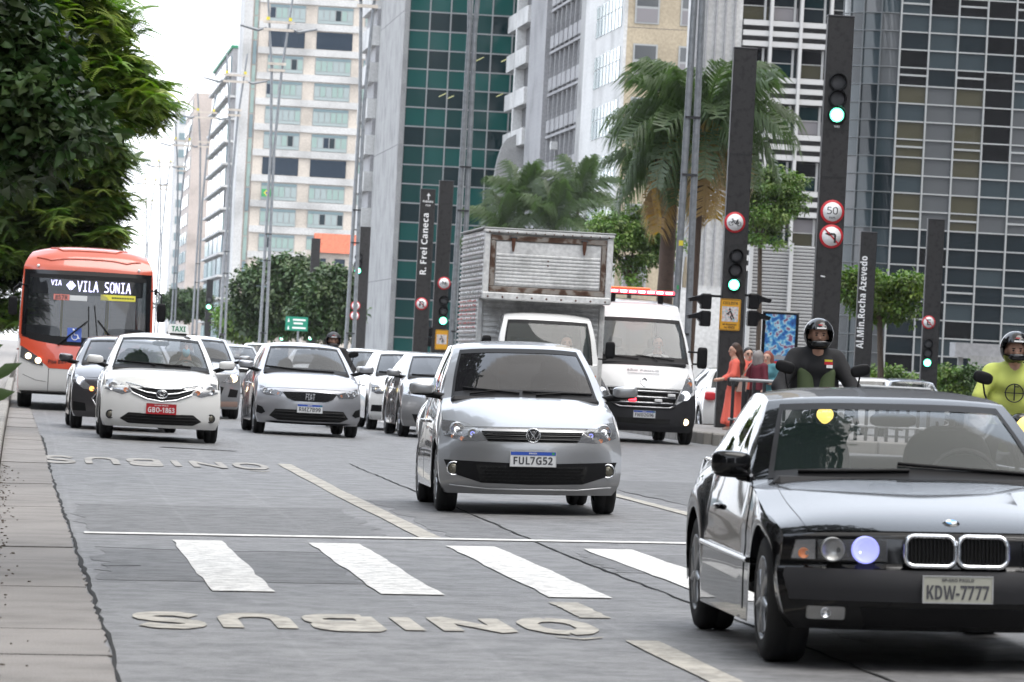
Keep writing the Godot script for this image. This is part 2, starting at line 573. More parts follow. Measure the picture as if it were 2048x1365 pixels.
	mk("leather", lin(0.015, 0.014, 0.014), 0.45)
	mk("taupe", lin(0.35, 0.24, 0.20), 0.6)
	mk("mask_blue", lin(0.15, 0.42, 0.50), 0.8)
	mk("shirt_white", lin(0.6, 0.62, 0.63), 0.8)
	mk("shirt_grey", lin(0.12, 0.13, 0.14), 0.8)
	glow("beam_yellow", lin(0.95, 0.70, 0.16), 0.8)
	var poster := noise_tex(256, 0.02, 5, [[0.0, lin(0.01, 0.03, 0.12)], [0.35, lin(0.03, 0.14, 0.42)], [0.5, lin(0.10, 0.36, 0.60)], [0.62, lin(0.5, 0.7, 0.75)], [0.75, lin(0.2, 0.1, 0.2)], [1.0, lin(0.4, 0.05, 0.08)]], FastNoiseLite.TYPE_SIMPLEX_SMOOTH, 77)
	surfaced("poster_art", Color.WHITE, poster, 0.6, 0.3)
	surfaced("sticker_art", Color.WHITE, noise_tex(128, 0.05, 3, [[0.0, lin(0.55, 0.6, 0.62)], [0.5, lin(0.7, 0.68, 0.66)], [0.6, lin(0.7, 0.25, 0.2)], [0.66, lin(0.6, 0.62, 0.62)], [0.8, lin(0.2, 0.5, 0.55)], [1.0, lin(0.65, 0.65, 0.65)]], FastNoiseLite.TYPE_SIMPLEX_SMOOTH, 78), 2.0, 0.5)

# ---------------------------------------------------------------- ground
func sheet(mb: MB, x0: float, x1: float, z0: float, z1: float, lift: float, dx := 3.0, dz := 8.0) -> void:     # z0 nearer than z1
	var nx := maxi(1, ceili((x1 - x0) / dx))
	var nz := maxi(1, ceili((z0 - z1) / dz))
	mb.g += 1
	for i in nx:
		for j in nz:
			var p := []
			for q in [[i, j], [i, j + 1], [i + 1, j + 1], [i + 1, j]]:
				var x := lerpf(x0, x1, float(q[0]) / nx)
				var z := lerpf(z0, z1, float(q[1]) / nz)
				p.append(Vector3(x, gy(x, z) + lift, z))
			mb.quad(p[0], p[1], p[2], p[3], true)

func mark(called: String, poly: PackedVector2Array, m: String, parent: Node, lift := 0.004) -> MeshInstance3D:     # flat outline on the road, in x and z
	var mb := MB.new()
	mb.patch(poly, func(p: Vector2, o: float) -> Vector3: return Vector3(p.x, gy(p.x, p.y) + lift + o, p.y), 0.0, 0.0015, 1.2)
	return build(mb, called, mat[m], parent)

func rough_strip(x0: float, x1: float, z0: float, z1: float, amp: float, n := 14) -> PackedVector2Array:
	var p := PackedVector2Array()
	for k in n + 1:
		p.append(Vector2(x0 + rng.randf_range(-amp, amp), lerpf(z0, z1, float(k) / n)))
	for k in n + 1:
		p.append(Vector2(x1 + rng.randf_range(-amp, amp), lerpf(z1, z0, float(k) / n)))
	return p

func crack_line(pts: Array, w: float, seed_n: int) -> PackedVector2Array:
	var r := RandomNumberGenerator.new()
	r.seed = seed_n
	var a := PackedVector2Array()
	var b := PackedVector2Array()
	for i in pts.size() - 1:
		var n := maxi(2, ceili(pts[i].distance_to(pts[i + 1]) / 0.45))
		var d: Vector2 = (pts[i + 1] - pts[i]).normalized().orthogonal()
		for k in n:
			var c: Vector2 = pts[i].lerp(pts[i + 1], float(k) / n) + d * r.randf_range(-0.014, 0.014)
			var h := w * r.randf_range(0.35, 1.0)
			a.append(c + d * h)
			b.append(c - d * h)
	b.reverse()
	a.append_array(b)
	return a

func road_word(road: Node, zc: float, x0: float, x1: float, h: float, half := 0.054) -> void:       # the word as painted for oncoming traffic, so upside down from here
	var glyphs := [[[[0.5, 1], [0.2, 0.93], [0, 0.7], [0, 0.3], [0.2, 0.07], [0.5, 0]], [[0.5, 1], [0.8, 0.93], [1, 0.7], [1, 0.3], [0.8, 0.07], [0.5, 0]]], [[[0, 0], [0, 1], [1, 0], [1, 1]]], [[[0.5, 0], [0.5, 1]]],
		[[[0, 0], [0, 1], [0.7, 1], [0.95, 0.88], [0.95, 0.64], [0.7, 0.52], [0, 0.52]], [[0, 0], [0.72, 0], [1, 0.12], [1, 0.4], [0.7, 0.52]]], [[[0, 1], [0, 0.25], [0.2, 0.04], [0.5, 0], [0.8, 0.04], [1, 0.25], [1, 1]]], [[[1, 0.82], [0.75, 0.98], [0.3, 1], [0.03, 0.86], [0.05, 0.66], [0.35, 0.54], [0.7, 0.47], [0.98, 0.32], [0.95, 0.12], [0.7, 0], [0.3, 0], [0, 0.18]]]]
	var pitch := (x1 - x0) / 5.0
	var x := x1
	for k in 6:
		var w := pitch * (0.78 if k != 2 else 0.3)
		for line in glyphs[k]:
			var p := PackedVector2Array()
			for q in line:                   # drawn wider than long, then stretched along the road
				p.append(Vector2(x - 0.05 - q[0] * (w - 0.1) if k != 2 else x - w / 2, (q[1] - 0.5) * 0.34))
			for poly in Geometry2D.offset_polyline(p, half, Geometry2D.JOIN_ROUND, Geometry2D.END_BUTT):
				if poly.size() < 3 or Geometry2D.is_polygon_clockwise(poly):
					continue
				var out := PackedVector2Array()
				for v in poly:
					out.append(Vector2(v.x, zc + v.y * h / 0.43))
				mark("road_lettering", out, "road_paint_old" if zc > -40.0 else "road_paint_faint", road, 0.0075 + 0.0006 * (glyphs[k].find(line)))
		x -= w + pitch * 0.16
	mark("road_lettering", PackedVector2Array([Vector2(x1 - 0.30, zc + h * 0.62), Vector2(x1 - 0.18, zc + h * 0.72), Vector2(x1 - 0.06, zc + h * 0.62), Vector2(x1 - 0.06, zc + h * 0.66), Vector2(x1 - 0.18, zc + h * 0.78), Vector2(x1 - 0.30, zc + h * 0.66)]), "road_paint_old", road, 0.0075)

func ground() -> void:
	var mb := MB.new()
	mb.box(Vector3(0, -6.4, -1500), Vector3(5000, 12, 5000))
	setting(build(mb, "ground", mat.concrete, self))
	mb = MB.new()
	sheet(mb, 0.1, 34.0, 30.0, -900.0, 0.0, 1.5, 6.0)
	var road := build(mb, "road", mat.asphalt, self)
	setting(road)
	# darker patches and cracks in the asphalt
	for a in [[0.55, 2.9, -38.0, -45.0], [3.4, 3.98, -38.5, -47.5], [4.02, 6.1, -33.0, -36.0], [4.4, 9.0, -24.0, -30.0], [6.4, 9.0, -46.0, -58.0], [0.6, 2.2, -30.8, -35.2]]:
		mark("asphalt_patch", rough_strip(a[0], a[1], a[2], a[3], 0.07, 16), "asphalt_dark", road, 0.003)
	mark("crack", crack_line([Vector2(4.02, -21.0), Vector2(4.0, -29.0), Vector2(3.96, -34.0), Vector2(4.04, -44.0), Vector2(4.1, -62.0)], 0.013, 5), "crack", road, 0.0065)
	mark("crack", crack_line([Vector2(0.515, -18.0), Vector2(0.478, -30.0), Vector2(0.436, -42.0), Vector2(0.394, -54.0), Vector2(0.338, -70.0)], 0.018, 6), "crack", road, 0.0066)
	mark("crack", crack_line([Vector2(0.6, -35.6), Vector2(1.3, -35.2), Vector2(3.0, -35.4)], 0.016, 8), "crack", road, 0.0067)
	mark("crack", crack_line([Vector2(0.6, -32.6), Vector2(1.1, -32.9)], 0.02, 9), "crack", road, 0.0067)
	mark("crack", crack_line([Vector2(1.9, -66.0), Vector2(3.2, -65.6)], 0.20, 12), "crack", road, 0.0067)
	# paint
	for k in 13:
		var x := 1.19 + k * 1.005
		mark("crossing_stripe", rough_strip(x, x + 0.37, -29.6 + 0.05 * k, -37.05 + 0.1 * minf(k, 6), 0.012), "road_paint", road, 0.008)
	mark("stop_line", rough_strip(0.55, 12.3, -38.05, -38.35, 0.0, 2), "road_paint", road, 0.008)
	for a in [[-13.0, -25.2], [-27.3, -28.9], [-38.4, -60.0]]:
		mark("lane_line", rough_strip(3.13, 3.30, a[0], a[1], 0.008), "road_paint_old", road, 0.0075)
	for a in [[-40.0, -52.0], [-20.0, -22.0]]:
		mark("lane_line", rough_strip(6.05, 6.17, a[0], a[1], 0.006), "road_paint_old", road, 0.0075)
	for a in [[9.1, -40.0, -52.0], [3.2, -104.0, -140.0], [6.1, -104.0, -140.0], [9.1, -104.0, -140.0]]:
		mark("lane_line", rough_strip(a[0], a[0] + 0.12, a[1], a[2], 0.006), "road_paint_old", road, 0.0075)
	for k in 9:
		var x := 0.9 + k * 1.3
		mark("crossing_stripe", rough_strip(x, x + 0.4, -99.0, -103.0, 0.01), "road_paint", road, 0.008)
	road_word(road, -26.42, 0.66, 3.1, 1.52)
	road_word(road, -58.6, 0.30, 2.95, 2.8, 0.042)
	# gutter of concrete slabs, kerb and pavement on the near side
	var gut := Node3D.new()
	gut.name = "gutter"
	add_child(gut)
	setting(gut)
	mb = MB.new()
	sheet(mb, -0.22, 0.2, 30.0, -300.0, -0.03, 0.5, 6.0)
	build(mb, "bed", mat.soil, gut)
	var z := -12.0
	var k := 0
	while z > -150.0:
		var l := rng.randf_range(1.6, 2.7)
		mb = MB.new()
		var poly := PackedVector2Array()
		var n := 8
		for q in n + 1:
			poly.append(Vector2(0.50 - 0.0035 * (-z - 20.0 + l * q / n) + rng.randf_range(-0.018, 0.012), z - l * q / n * 0.995))
		poly.append(Vector2(-0.16, z - l * 0.995))
		poly.append(Vector2(-0.16, z))
		var li := rng.randf_range(0.004, 0.014)
		mb.patch(poly, func(p: Vector2, o: float) -> Vector3: return Vector3(p.x, gy(p.x, p.y) + o, p.y), li, 0.05, 0.8)
		build(mb, "gutter_slab", mat.concrete, gut)
		z -= l + 0.012
		k += 1
	var kerb := Node3D.new()
	kerb.name = "kerb"
	add_child(kerb)
	setting(kerb)
	z = 10.0
	while z > -150.0:
		mb = MB.new()
		mb.cbox(Vector3(-0.26, gy(-0.3, z) + 0.02, z - 0.5), Vector3(0.17, 0.26, 0.985), 0.02)
		build(mb, "kerb_stone", mat.concrete_light, kerb)
		z -= 1.0
	mb = MB.new()
	mb.box(Vector3(-6.35, -0.06, -440), Vector3(12.0, 0.12, 940))
	setting(build(mb, "pavement", mat.concrete, self))
	# far pavement on the building side
	mb = MB.new()
	mb.box(Vector3(60.0, -0.02, -500), Vector3(60.0, 0.24, 800))
	setting(build(mb, "far_pavement", mat.concrete, self))
	# median island with its kerb stones
	var isl := Node3D.new()
	isl.name = "median_island"
	add_child(isl)
	setting(isl)
	mb = MB.new()
	mb.prism(pv([13.1, -93.6, 13.6, -92.4, 16.2, -92.2, 17.5, -93.4, 17.5, -620.0, 11.35, -620.0, 11.35, -126.0, 13.1, -121.0]), Transform3D(Basis(Vector3.RIGHT, PI / 2), Vector3(0, 0.22, 0)), 0.4)
	build(mb, "paving", mat.concrete, isl)
	for q in 60:
		mb = MB.new()
		mb.cbox(Vector3(13.0 if q < 27 else 11.25, 0.08, -94.2 - q * 1.0), Vector3(0.18, 0.30, 0.985), 0.025)
		build(mb, "kerb_stone", mat.concrete_light, isl)
	for q in 4:
		mb = MB.new()
		mb.cbox(Vector3(13.75 + q * 0.9, 0.08, -92.25), Vector3(0.88, 0.30, 0.18), 0.025)
		build(mb, "kerb_stone", mat.concrete_light, isl)
	mb = MB.new()
	mb.cbox(Vector3(13.25, 0.08, -93.2), Vector3(0.18, 0.30, 1.5), 0.03, Basis(Vector3.UP, -0.35))
	build(mb, "kerb_stone", mat.concrete_light, isl)
	# litter and dry leaves along the gutter
	var lit := MB.new()
	for q in 260:
		var zz := rng.randf_range(-19.0, -56.0)
		var x := -0.15 + absf(rng.randfn(0.0, 0.08))
		var s := rng.randf_range(0.004, 0.013)
		lit.box(Vector3(x, gy(x, zz) + 0.018, zz), Vector3(s * 1.6, 0.006, s), Basis(Vector3.UP, rng.randf() * TAU) * Basis(Vector3.RIGHT, rng.randf_range(-0.4, 0.4)))
	var ln := build(lit, "leaf_litter", mat.bark, self)
	ln.set_meta("kind", "stuff")
	tag(ln, "dry leaf crumbs and grit lying along the concrete gutter", "litter")
	# a far hill beyond the end of the avenue
	var rows := []
	for i in 9:
		var row := PackedVector3Array()
		for j in 41:
			var u := j / 40.0
			var h := 95.0 * exp(-pow((u - 0.46) / 0.16, 2)) + 40.0 * exp(-pow((u - 0.8) / 0.15, 2)) + 10.0 * sin(u * 31.0)
			row.append(Vector3(lerpf(-900, 900, u), maxf(0.0, h) * sin(PI * i / 8.0) - 2.0, -4300.0 - i * 60.0))
		rows.append(row)
	mb = MB.new()
	mb.grid(rows)
	setting(build(mb, "hill", mat.hill, self))

# ---------------------------------------------------------------- vehicles: a skin of rows from the lower front edge over bonnet and roof to the tail, with sides below
class Hull:
	var r := []            # fine rows [z, y, half width, sweep of the corners, drop of the corners]
	var sub := 4
	var hood := 0
	var w0 := 0
	var w1 := 0
	var r0 := 0
	var r1 := 0
	var pz := 2.6
	var py := 3.0
	func _init(rows: Array, marks: Array, n := 4) -> void:
		sub = n
		for i in rows.size() - 1:
			for k in n:
				var t := float(k) / n
				var o := []
				for q in 5:
					var a: float = rows[maxi(i - 1, 0)][q]
					var b: float = rows[i][q]
					var c: float = rows[i + 1][q]
					var d: float = rows[mini(i + 2, rows.size() - 1)][q]
					o.append(clampf(cubic_interpolate(b, c, a, d, t), minf(b, c) - 0.02, maxf(b, c) + 0.02))
				r.append(o)
		r.append(rows[-1])
		hood = marks[0] * n; w0 = marks[1] * n; w1 = marks[2] * n; r0 = marks[3] * n; r1 = marks[4] * n
	func at(i: int, u: float) -> Vector3:
		var a: Array = r[i]
		return Vector3(u * a[2], a[1] - a[4] * pow(absf(u), py), a[0] - a[3] * pow(absf(u), pz))
	func front(p: Vector2, off := 0.0) -> Vector3:          # the front seen from ahead: x, y to a point
		for i in hood + 8:
			var u0: float = clampf(p.x / r[i][2], -1, 1)
			var u1: float = clampf(p.x / r[i + 1][2], -1, 1)
			var a := at(i, u0)
			var b := at(i + 1, u1)
			if p.y <= b.y or i == hood + 7:
				var t := clampf((p.y - a.y) / maxf(b.y - a.y, 1e-4), 0, 1)
				return Vector3(p.x, p.y, lerpf(a.z, b.z, t) + off)
		return Vector3(p.x, p.y, off)
	func top(p: Vector2, off := 0.0) -> Vector3:            # bonnet, screen and roof seen from above: x, z to a point
		for i in range(hood, r0):
			var a := at(i, clampf(p.x / r[i][2], -1, 1))
			var b := at(i + 1, clampf(p.x / r[i + 1][2], -1, 1))
			if p.y >= b.z:
				return Vector3(p.x, lerpf(a.y, b.y, clampf((p.y - a.z) / minf(b.z - a.z, -1e-4), 0, 1)) + off, p.y)
		return Vector3(p.x, off, p.y)
	func screen(p: Vector2, off := 0.0) -> Vector3:         # the windscreen seen from ahead
		for i in range(w0 - 4, w1 + 2):
			var a := at(i, clampf(p.x / r[i][2], -1, 1))
			var b := at(i + 1, clampf(p.x / r[i + 1][2], -1, 1))
			if p.y <= b.y or i == w1 + 1:
				return Vector3(p.x, p.y, lerpf(a.z, b.z, clampf((p.y - a.y) / maxf(b.y - a.y, 1e-4), 0, 1)) + off)
		return Vector3.ZERO
	func edge_at_y(i0: int, i1: int, y: float) -> Vector3:
		var best := at(i1, 1.0)
		for i in range(i0, i1):
			var a := at(i, 1.0)
			var b := at(i + 1, 1.0)
			if (y - a.y) * (y - b.y) <= 0.0 and absf(a.y - b.y) > 1e-5:
				return a.lerp(b, (y - a.y) / (b.y - a.y))
		if absf(at(i0, 1.0).y - y) < absf(best.y - y):
			best = at(i0, 1.0)
		return best

func panel(mb: MB, f: Callable, i0: int, i1: int, j0: int, j1: int, off := Vector3.ZERO, flip := false) -> void:    # part of a surface, lifted off it, with its cut edges
	mb.g += 1
	var p := func(i, j, k) -> Vector3: return f.call(i, j) + off * k
	for i in range(i0, i1):
		for j in range(j0, j1):
			if flip:
				mb.quad(p.call(i, j, 1), p.call(i, j + 1, 1), p.call(i + 1, j + 1, 1), p.call(i + 1, j, 1), true)
			else:
				mb.quad(p.call(i, j, 1), p.call(i + 1, j, 1), p.call(i + 1, j + 1, 1), p.call(i, j + 1, 1), true)
	if off == Vector3.ZERO:
		return
	for i in range(i0, i1):
		for j in [j0, j1]:
			mb.quad(p.call(i, j, 1), p.call(i + 1, j, 1), p.call(i + 1, j, -1), p.call(i, j, -1))
	for j in range(j0, j1):
		for i in [i0, i1]:
			mb.quad(p.call(i, j, 1), p.call(i, j + 1, 1), p.call(i, j + 1, -1), p.call(i, j, -1))

var wheel_cache := {}
func wheel(parent: Node, at: Vector3, r: float, w: float, side: int, rim: Material, spokes := 5, steer := 0.0) -> void:
	var key := "%s %s %s" % [r, w, spokes]
	if not wheel_cache.has(key):
		var t := MB.new()
		var h := w / 2
		t.lathe([[r * 0.62, -h * 0.9], [r * 0.80, -h], [r * 0.94, -h * 0.9], [r * 0.985, -h * 0.72], [r, -h * 0.62], [r, -h * 0.1], [r * 0.985, -h * 0.07], [r * 0.985, h * 0.07], [r, h * 0.1], [r, h * 0.62], [r * 0.985, h * 0.72], [r * 0.94, h * 0.9], [r * 0.80, h], [r * 0.62, h * 0.9]], Vector3.ZERO, Vector3.RIGHT, 36)
		var q := MB.new()
		q.lathe([[r * 0.62, -h * 0.8], [r * 0.6, h * 0.3], [r * 0.62, h * 0.9], [r * 0.66, h * 0.95], [r * 0.64, h * 0.8], [r * 0.56, h * 0.7]], Vector3.ZERO, Vector3.RIGHT, 36)
		for k in spokes:
			var a := TAU * k / spokes
			var d := Vector3(0, cos(a), sin(a))
			q.tube([Vector3(h * 0.75, 0, 0) + d * r * 0.06, Vector3(h * 0.85, 0, 0) + d * r * 0.3, Vector3(h * 0.8, 0, 0) + d * r * 0.6], [r * 0.09, r * 0.065, r * 0.075], 6)
		q.lathe([[0, h * 0.95], [r * 0.12, h * 0.93], [r * 0.16, h * 0.7]], Vector3.ZERO, Vector3.RIGHT, 18)
		var d2 := MB.new()
		d2.lathe([[0, h * 0.2], [r * 0.58, h * 0.2]], Vector3.ZERO, Vector3.RIGHT, 24)
		wheel_cache[key] = [t.mesh(), q.mesh(), d2.mesh()]
	var o := Node3D.new()
	o.name = "wheel"
	parent.add_child(o, true)
	o.transform = Transform3D(Basis(Vector3.UP, deg_to_rad(steer) + (PI if side < 0 else 0.0)), at)
	var c: Array = wheel_cache[key]
	inst(c[0], "tyre", mat.rubber, o)
	inst(c[1], "rim", rim, o)
	inst(c[2], "brake_disc", mat.dark_metal, o)

func window_cell(t: float, z: float, wins: Array) -> int:
	if t < 0.06 or t > 0.9:
		return -1
	for k in wins.size():
		if z < wins[k][0] and z > wins[k][1]:
			return k
	return -1

func car(called: String, label: String, s: Dictionary, cat := "car") -> Dictionary:
	var root := thing(called, label, cat, Vector3.ZERO, s.get("group", ""))
	var paint: Material = mat[s.paint]
	var sk := Hull.new(s.rows, s.marks)
	sk.pz = s.get("pz", 2.6)
	var us := []
	var NU := 28
	var ug: float = s.get("ug", 0.9)
	var uh: float = s.get("uh", 0.86)
	for k in NU + 1:
		us.append(-1.0 + 2.0 * k / NU)
	for a in [[ug, 0.0], [uh, 0.0]]:
		var best := 0
		for k in NU + 1:
			if absf(us[k] - a[0]) < absf(us[best] - a[0]) and absf(us[k]) < 0.999:
				best = k
		us[best] = a[0]
		us[NU - best] = -a[0]
	us.sort()
	var jg := us.find(ug)
	var jh := us.find(uh)
	var f := func(i, j) -> Vector3: return sk.at(i, us[j])
	# front, bonnet, wings, pillars, roof, tail
	var mb := MB.new()
	panel(mb, f, 0, sk.hood, 0, NU, Vector3.ZERO, true)
	build(mb, "front_bumper", paint if not s.has("bumper") else mat[s.bumper], root)
	mb = MB.new()
	panel(mb, f, sk.hood, sk.w0 - 1, NU - jh, jh, Vector3(0, 0.004, 0.002), true)
	build(mb, "bonnet", paint, root)
	mb = MB.new()
	panel(mb, f, sk.hood, sk.w0, 0, NU - jh, Vector3.ZERO, true)
	panel(mb, f, sk.hood, sk.w0, jh, NU, Vector3.ZERO, true)
	panel(mb, f, sk.w0, sk.w1, 0, NU - jg, Vector3.ZERO, true)
	panel(mb, f, sk.w0, sk.w1, jg, NU, Vector3.ZERO, true)
	panel(mb, f, sk.w1, sk.r0, 0, NU, Vector3.ZERO, true)
	panel(mb, f, sk.r0, sk.r1, 0, NU - jg, Vector3.ZERO, true)
	panel(mb, f, sk.r0, sk.r1, jg, NU, Vector3.ZERO, true)
	panel(mb, f, sk.r1, sk.r.size() - 1, 0, NU, Vector3.ZERO, true)
	# sides
	var W: float = s.W
	var last := sk.r.size() - 1
	var tail: int = s.get("tail", s.marks[4]) * sk.sub
	var zf := sk.at(sk.hood, 1.0).z
	var zr := sk.at(tail, 1.0).z
	var E0 := sk.at(sk.w0, 1.0)
	var E1 := sk.at(sk.r1, 1.0)
	var belt := func(z: float) -> Vector3:
		var t := clampf((z - E0.z) / (E1.z - E0.z), 0, 1)
		return Vector3(lerpf(E0.x, E1.x, t) + 0.035 * sin(PI * t), lerpf(E0.y, E1.y, t), z)
	var topc := func(z: float) -> Vector3:
		if z > E0.z:
			for i in range(sk.hood, sk.w0):
				var a := sk.at(i, 1.0)
				var b := sk.at(i + 1, 1.0)
				if z <= a.z and z >= b.z:
					return a.lerp(b, (z - a.z) / minf(b.z - a.z, -1e-5))
			return sk.at(sk.hood, 1.0)
		if z < E1.z:
			for i in range(sk.r1, tail):
				var a := sk.at(i, 1.0)
				var b := sk.at(i + 1, 1.0)
				if z <= a.z and z >= b.z:
					return a.lerp(b, (z - a.z) / minf(b.z - a.z, -1e-5))
			return sk.at(tail, 1.0)
		return belt.call(z)
	var sill: float = s.sill
	var axles: Array = s.axles
	var R: float = s.wheel[0]
	var ar: float = R + s.get("gap", 0.05)
	var NC := 72
	var NT := 12
	var fy0 := sk.at(0, 1.0).y
	var ry0 := sk.at(last, 1.0).y
	var ends := [[], []]
	for k in NT + 1:
		var t := float(k) / NT
		ends[0].append(sk.edge_at_y(0, sk.hood, lerpf(fy0, sk.at(sk.hood, 1.0).y, t)))
		ends[1].append(sk.edge_at_y(tail, last, lerpf(ry0, sk.at(tail, 1.0).y, t)))
	var side_pt := func(c: int, k: int, sgn: int) -> Vector3:
		var cc := float(c) / NC
		var t := float(k) / NT
		var zt := lerpf(zf, zr, cc)
		var tp: Vector3 = topc.call(zt)
		var z: float = lerpf(ends[0][k].z, ends[1][k].z, cc)
		var yb := lerpf(fy0, sill, smoothstep(0.0, 0.12, cc))
		yb = lerpf(yb, ry0, smoothstep(0.88, 1.0, cc))
		for ax in axles:
			var dz: float = lerpf(ends[0][0].z, ends[1][0].z, cc) - ax
			if absf(dz) < ar:
				yb = maxf(yb, R + sqrt(ar * ar - dz * dz))
		var y := lerpf(yb, tp.y, t)
		var prof := 1.0 - pow(t, 2.6) - 0.08 * pow(1.0 - t, 3.0)
		if s.has("crease"):
			prof -= 0.18 * maxf(0.0, 0.06 - absf(t - s.crease)) / 0.06
		var x := lerpf(tp.x, W, prof) if W > tp.x else tp.x
		var wf := smoothstep(0.0, 0.10, cc)
		x = lerpf(ends[0][k].x, x, wf)
		x = lerpf(ends[1][k].x, x, 1.0 - smoothstep(0.92, 1.0, cc))
		return Vector3(x * sgn, y, z)
	var doors: Array = s.get("doors", [])
	for sgn in [-1, 1]:
		var sp := func(i, j) -> Vector3: return side_pt.call(i, j, sgn)
		var c0 := 0
		for d in doors:
			var ca := roundi((d[0] - zf) / (zr - zf) * NC)
			var cb := roundi((d[1] - zf) / (zr - zf) * NC)
			panel(mb, sp, c0, ca, 0, NT, Vector3.ZERO, sgn > 0)
			var dm := MB.new()
			panel(dm, sp, ca, cb, 1, NT, Vector3(0.004 * sgn, 0, 0), sgn > 0)
			panel(mb, sp, ca, cb, 0, 1, Vector3.ZERO, sgn > 0)
			var dn := build(dm, "door", paint, root)
			var hm := MB.new()
			var hp: Vector3 = side_pt.call(cb - 3, NT - 3, sgn)
			hm.sq(hp + Vector3(0.015 * sgn, 0, 0.03), Vector3(0.022, 0.016, 0.085), 0.6, 0.6)
			build(hm, "handle", paint if not s.get("dark_handle", false) else mat.black_trim, dn)
			c0 = cb
		panel(mb, sp, c0, NC, 0, NT, Vector3.ZERO, sgn > 0)
	# window band between belt and roof edge
	var wins: Array = s.windows
	var gm := [{}, {}]
	for sg in 2:
		var sgn := -1 if sg == 0 else 1
		var wp := func(i, k) -> Vector3:
			var tpt := sk.at(i, 1.0)
			var b: Vector3 = belt.call(tpt.z)
			var t: float = k / 8.0
			if k == 1: t = 0.06
			if k == 7: t = 0.9
			var p := b.lerp(tpt, t)
			p.x += 0.02 * sin(PI * t)
			return Vector3(p.x * sgn, p.y, p.z)
		for i in range(sk.w0, sk.r1):
			for k in 8:
				var zc: float = (sk.at(i, 1.0).z + sk.at(i + 1, 1.0).z) / 2
				var q := window_cell((k + 0.5) / 8.0 if k > 0 and k < 7 else 0.0, zc, wins)
				var tgt := mb
				if q >= 0:
					if not gm[sg].has(q):
						gm[sg][q] = MB.new()
					tgt = gm[sg][q]
				tgt.quad(wp.call(i, k), wp.call(i, k + 1), wp.call(i + 1, k + 1), wp.call(i + 1, k), true)
	build(mb, "body", paint, root)
	for sg in 2:
		for q in gm[sg]:
			build(gm[sg][q], "side_window", mat[s.get("side_glass", "side_glass")], root)
	# screens with a black border
	var tm := MB.new()
	var gb := MB.new()
	var jf := jg - 1
	panel(gb, f, sk.w0 + 1, sk.w1, NU - jg, jg, Vector3.ZERO, true)
	build(gb, "windscreen", mat[s.get("glass", "windscreen")], root)
	var fr := func(i, j) -> Vector3:
		var v := sk.at(i, us[j])
		return v + Vector3(0, 0.0025, 0.0025)
	panel(tm, f, sk.w0 - 1, sk.w0 + 1, NU - jg, jg, Vector3.ZERO, true)
	var band := func(i, j) -> Vector3:
		var u: float = lerpf(ug, ug - 0.035, j)
		return sk.at(i, u) + Vector3(0, 0.003, 0.003)
	panel(tm, band, sk.w0, sk.w1, 0, 1, Vector3.ZERO)
	var band2 := func(i, j) -> Vector3:
		var u: float = -lerpf(ug, ug - 0.035, j)
		return sk.at(i, u) + Vector3(0, 0.003, 0.003)
	panel(tm, band2, sk.w0, sk.w1, 0, 1, Vector3.ZERO)
	panel(tm, fr, sk.w1 - 1, sk.w1, NU - jg, jg, Vector3.ZERO, true)
	build(tm, "windscreen_seal", mat.black_trim, root)
	gb = MB.new()
	panel(gb, f, sk.r0, sk.r1, NU - jg, jg, Vector3.ZERO, true)
	build(gb, "rear_window", mat[s.get("rear_glass", "windscreen")], root)
	# underside and cabin
	var L: float = -sk.r[last][0]
	var ub := MB.new()
	ub.box(Vector3(0, sill + 0.09, -L / 2), Vector3(W * 1.2, 0.12, L - 0.5))
	if s.get("cabin", true):
		ub.box(Vector3(0, (sill + E0.y) / 2 - 0.05, E0.z - 0.02), Vector3(W * 1.5, E0.y - sill - 0.2, 0.05))
	for ax in axles:
		ub.tube([Vector3(-W * 0.8, R, ax), Vector3(W * 0.8, R, ax)], [0.05], 8)
		ub.box(Vector3(0, 0.45, ax), Vector3(W * 1.0, 0.3, 0.6))
	ub.tube([Vector3(W * 0.3, sill + 0.02, -0.9), Vector3(W * 0.32, sill + 0.0, -L + 0.1)], [0.035], 8)
	build(ub, "underside", mat.underside, root)
	if s.get("cabin", true):
		var cb2 := MB.new()
		var hb := E0.y
		cb2.cbox(Vector3(0, hb - 0.02, E0.z - 0.05), Vector3(W * 1.62, 0.10, 0.42), 0.03)
		build(cb2, "dashboard", mat.cabin, root)
		for sx in [-1, 1]:
			var sm := MB.new()
			var zs: float = E0.z - s.get("seat_back", 1.0)
			sm.sq(Vector3(0.37 * sx, hb - 0.10, zs), Vector3(0.24, 0.36, 0.09), 0.5, 0.6)
			sm.sq(Vector3(0.37 * sx, hb - 0.42, zs + 0.25), Vector3(0.24, 0.10, 0.28), 0.5, 0.6)
			var sn := build(sm, "seat", mat.seat, root)
			var hm := MB.new()
			hm.sq(Vector3(0.37 * sx, hb + s.get("headrest", 0.28), zs - 0.03), Vector3(0.13, 0.10, 0.05), 0.5, 0.6)
			for q in [-0.05, 0.05]:
				hm.tube([Vector3(0.37 * sx + q, hb + 0.1, zs - 0.03), Vector3(0.37 * sx + q, hb + 0.3, zs - 0.03)], [0.008], 6)
			build(hm, "headrest", mat.seat, sn)
		var rm := MB.new()
		rm.sq(Vector3(0, hb - 0.2, E0.z - s.get("seat_back", 1.0) - 0.85), Vector3(W * 0.74, 0.3, 0.1), 0.4, 0.4)
		build(rm, "rear_bench", mat.seat, root)
		var sw := MB.new()
		var ring := []
		var ts := Basis(Vector3.RIGHT, -0.45)
		for k in 21:
			ring.append(Vector3(0.37, hb + 0.0, E0.z - 0.42) + ts * Vector3(cos(TAU * k / 20) * 0.18, sin(TAU * k / 20) * 0.18, 0))
		sw.tube(ring, [0.016], 6, false)
		sw.box(Vector3(0.37, hb, E0.z - 0.42), Vector3(0.34, 0.04, 0.03), ts)
		build(sw, "steering_wheel", mat.black_trim, root)
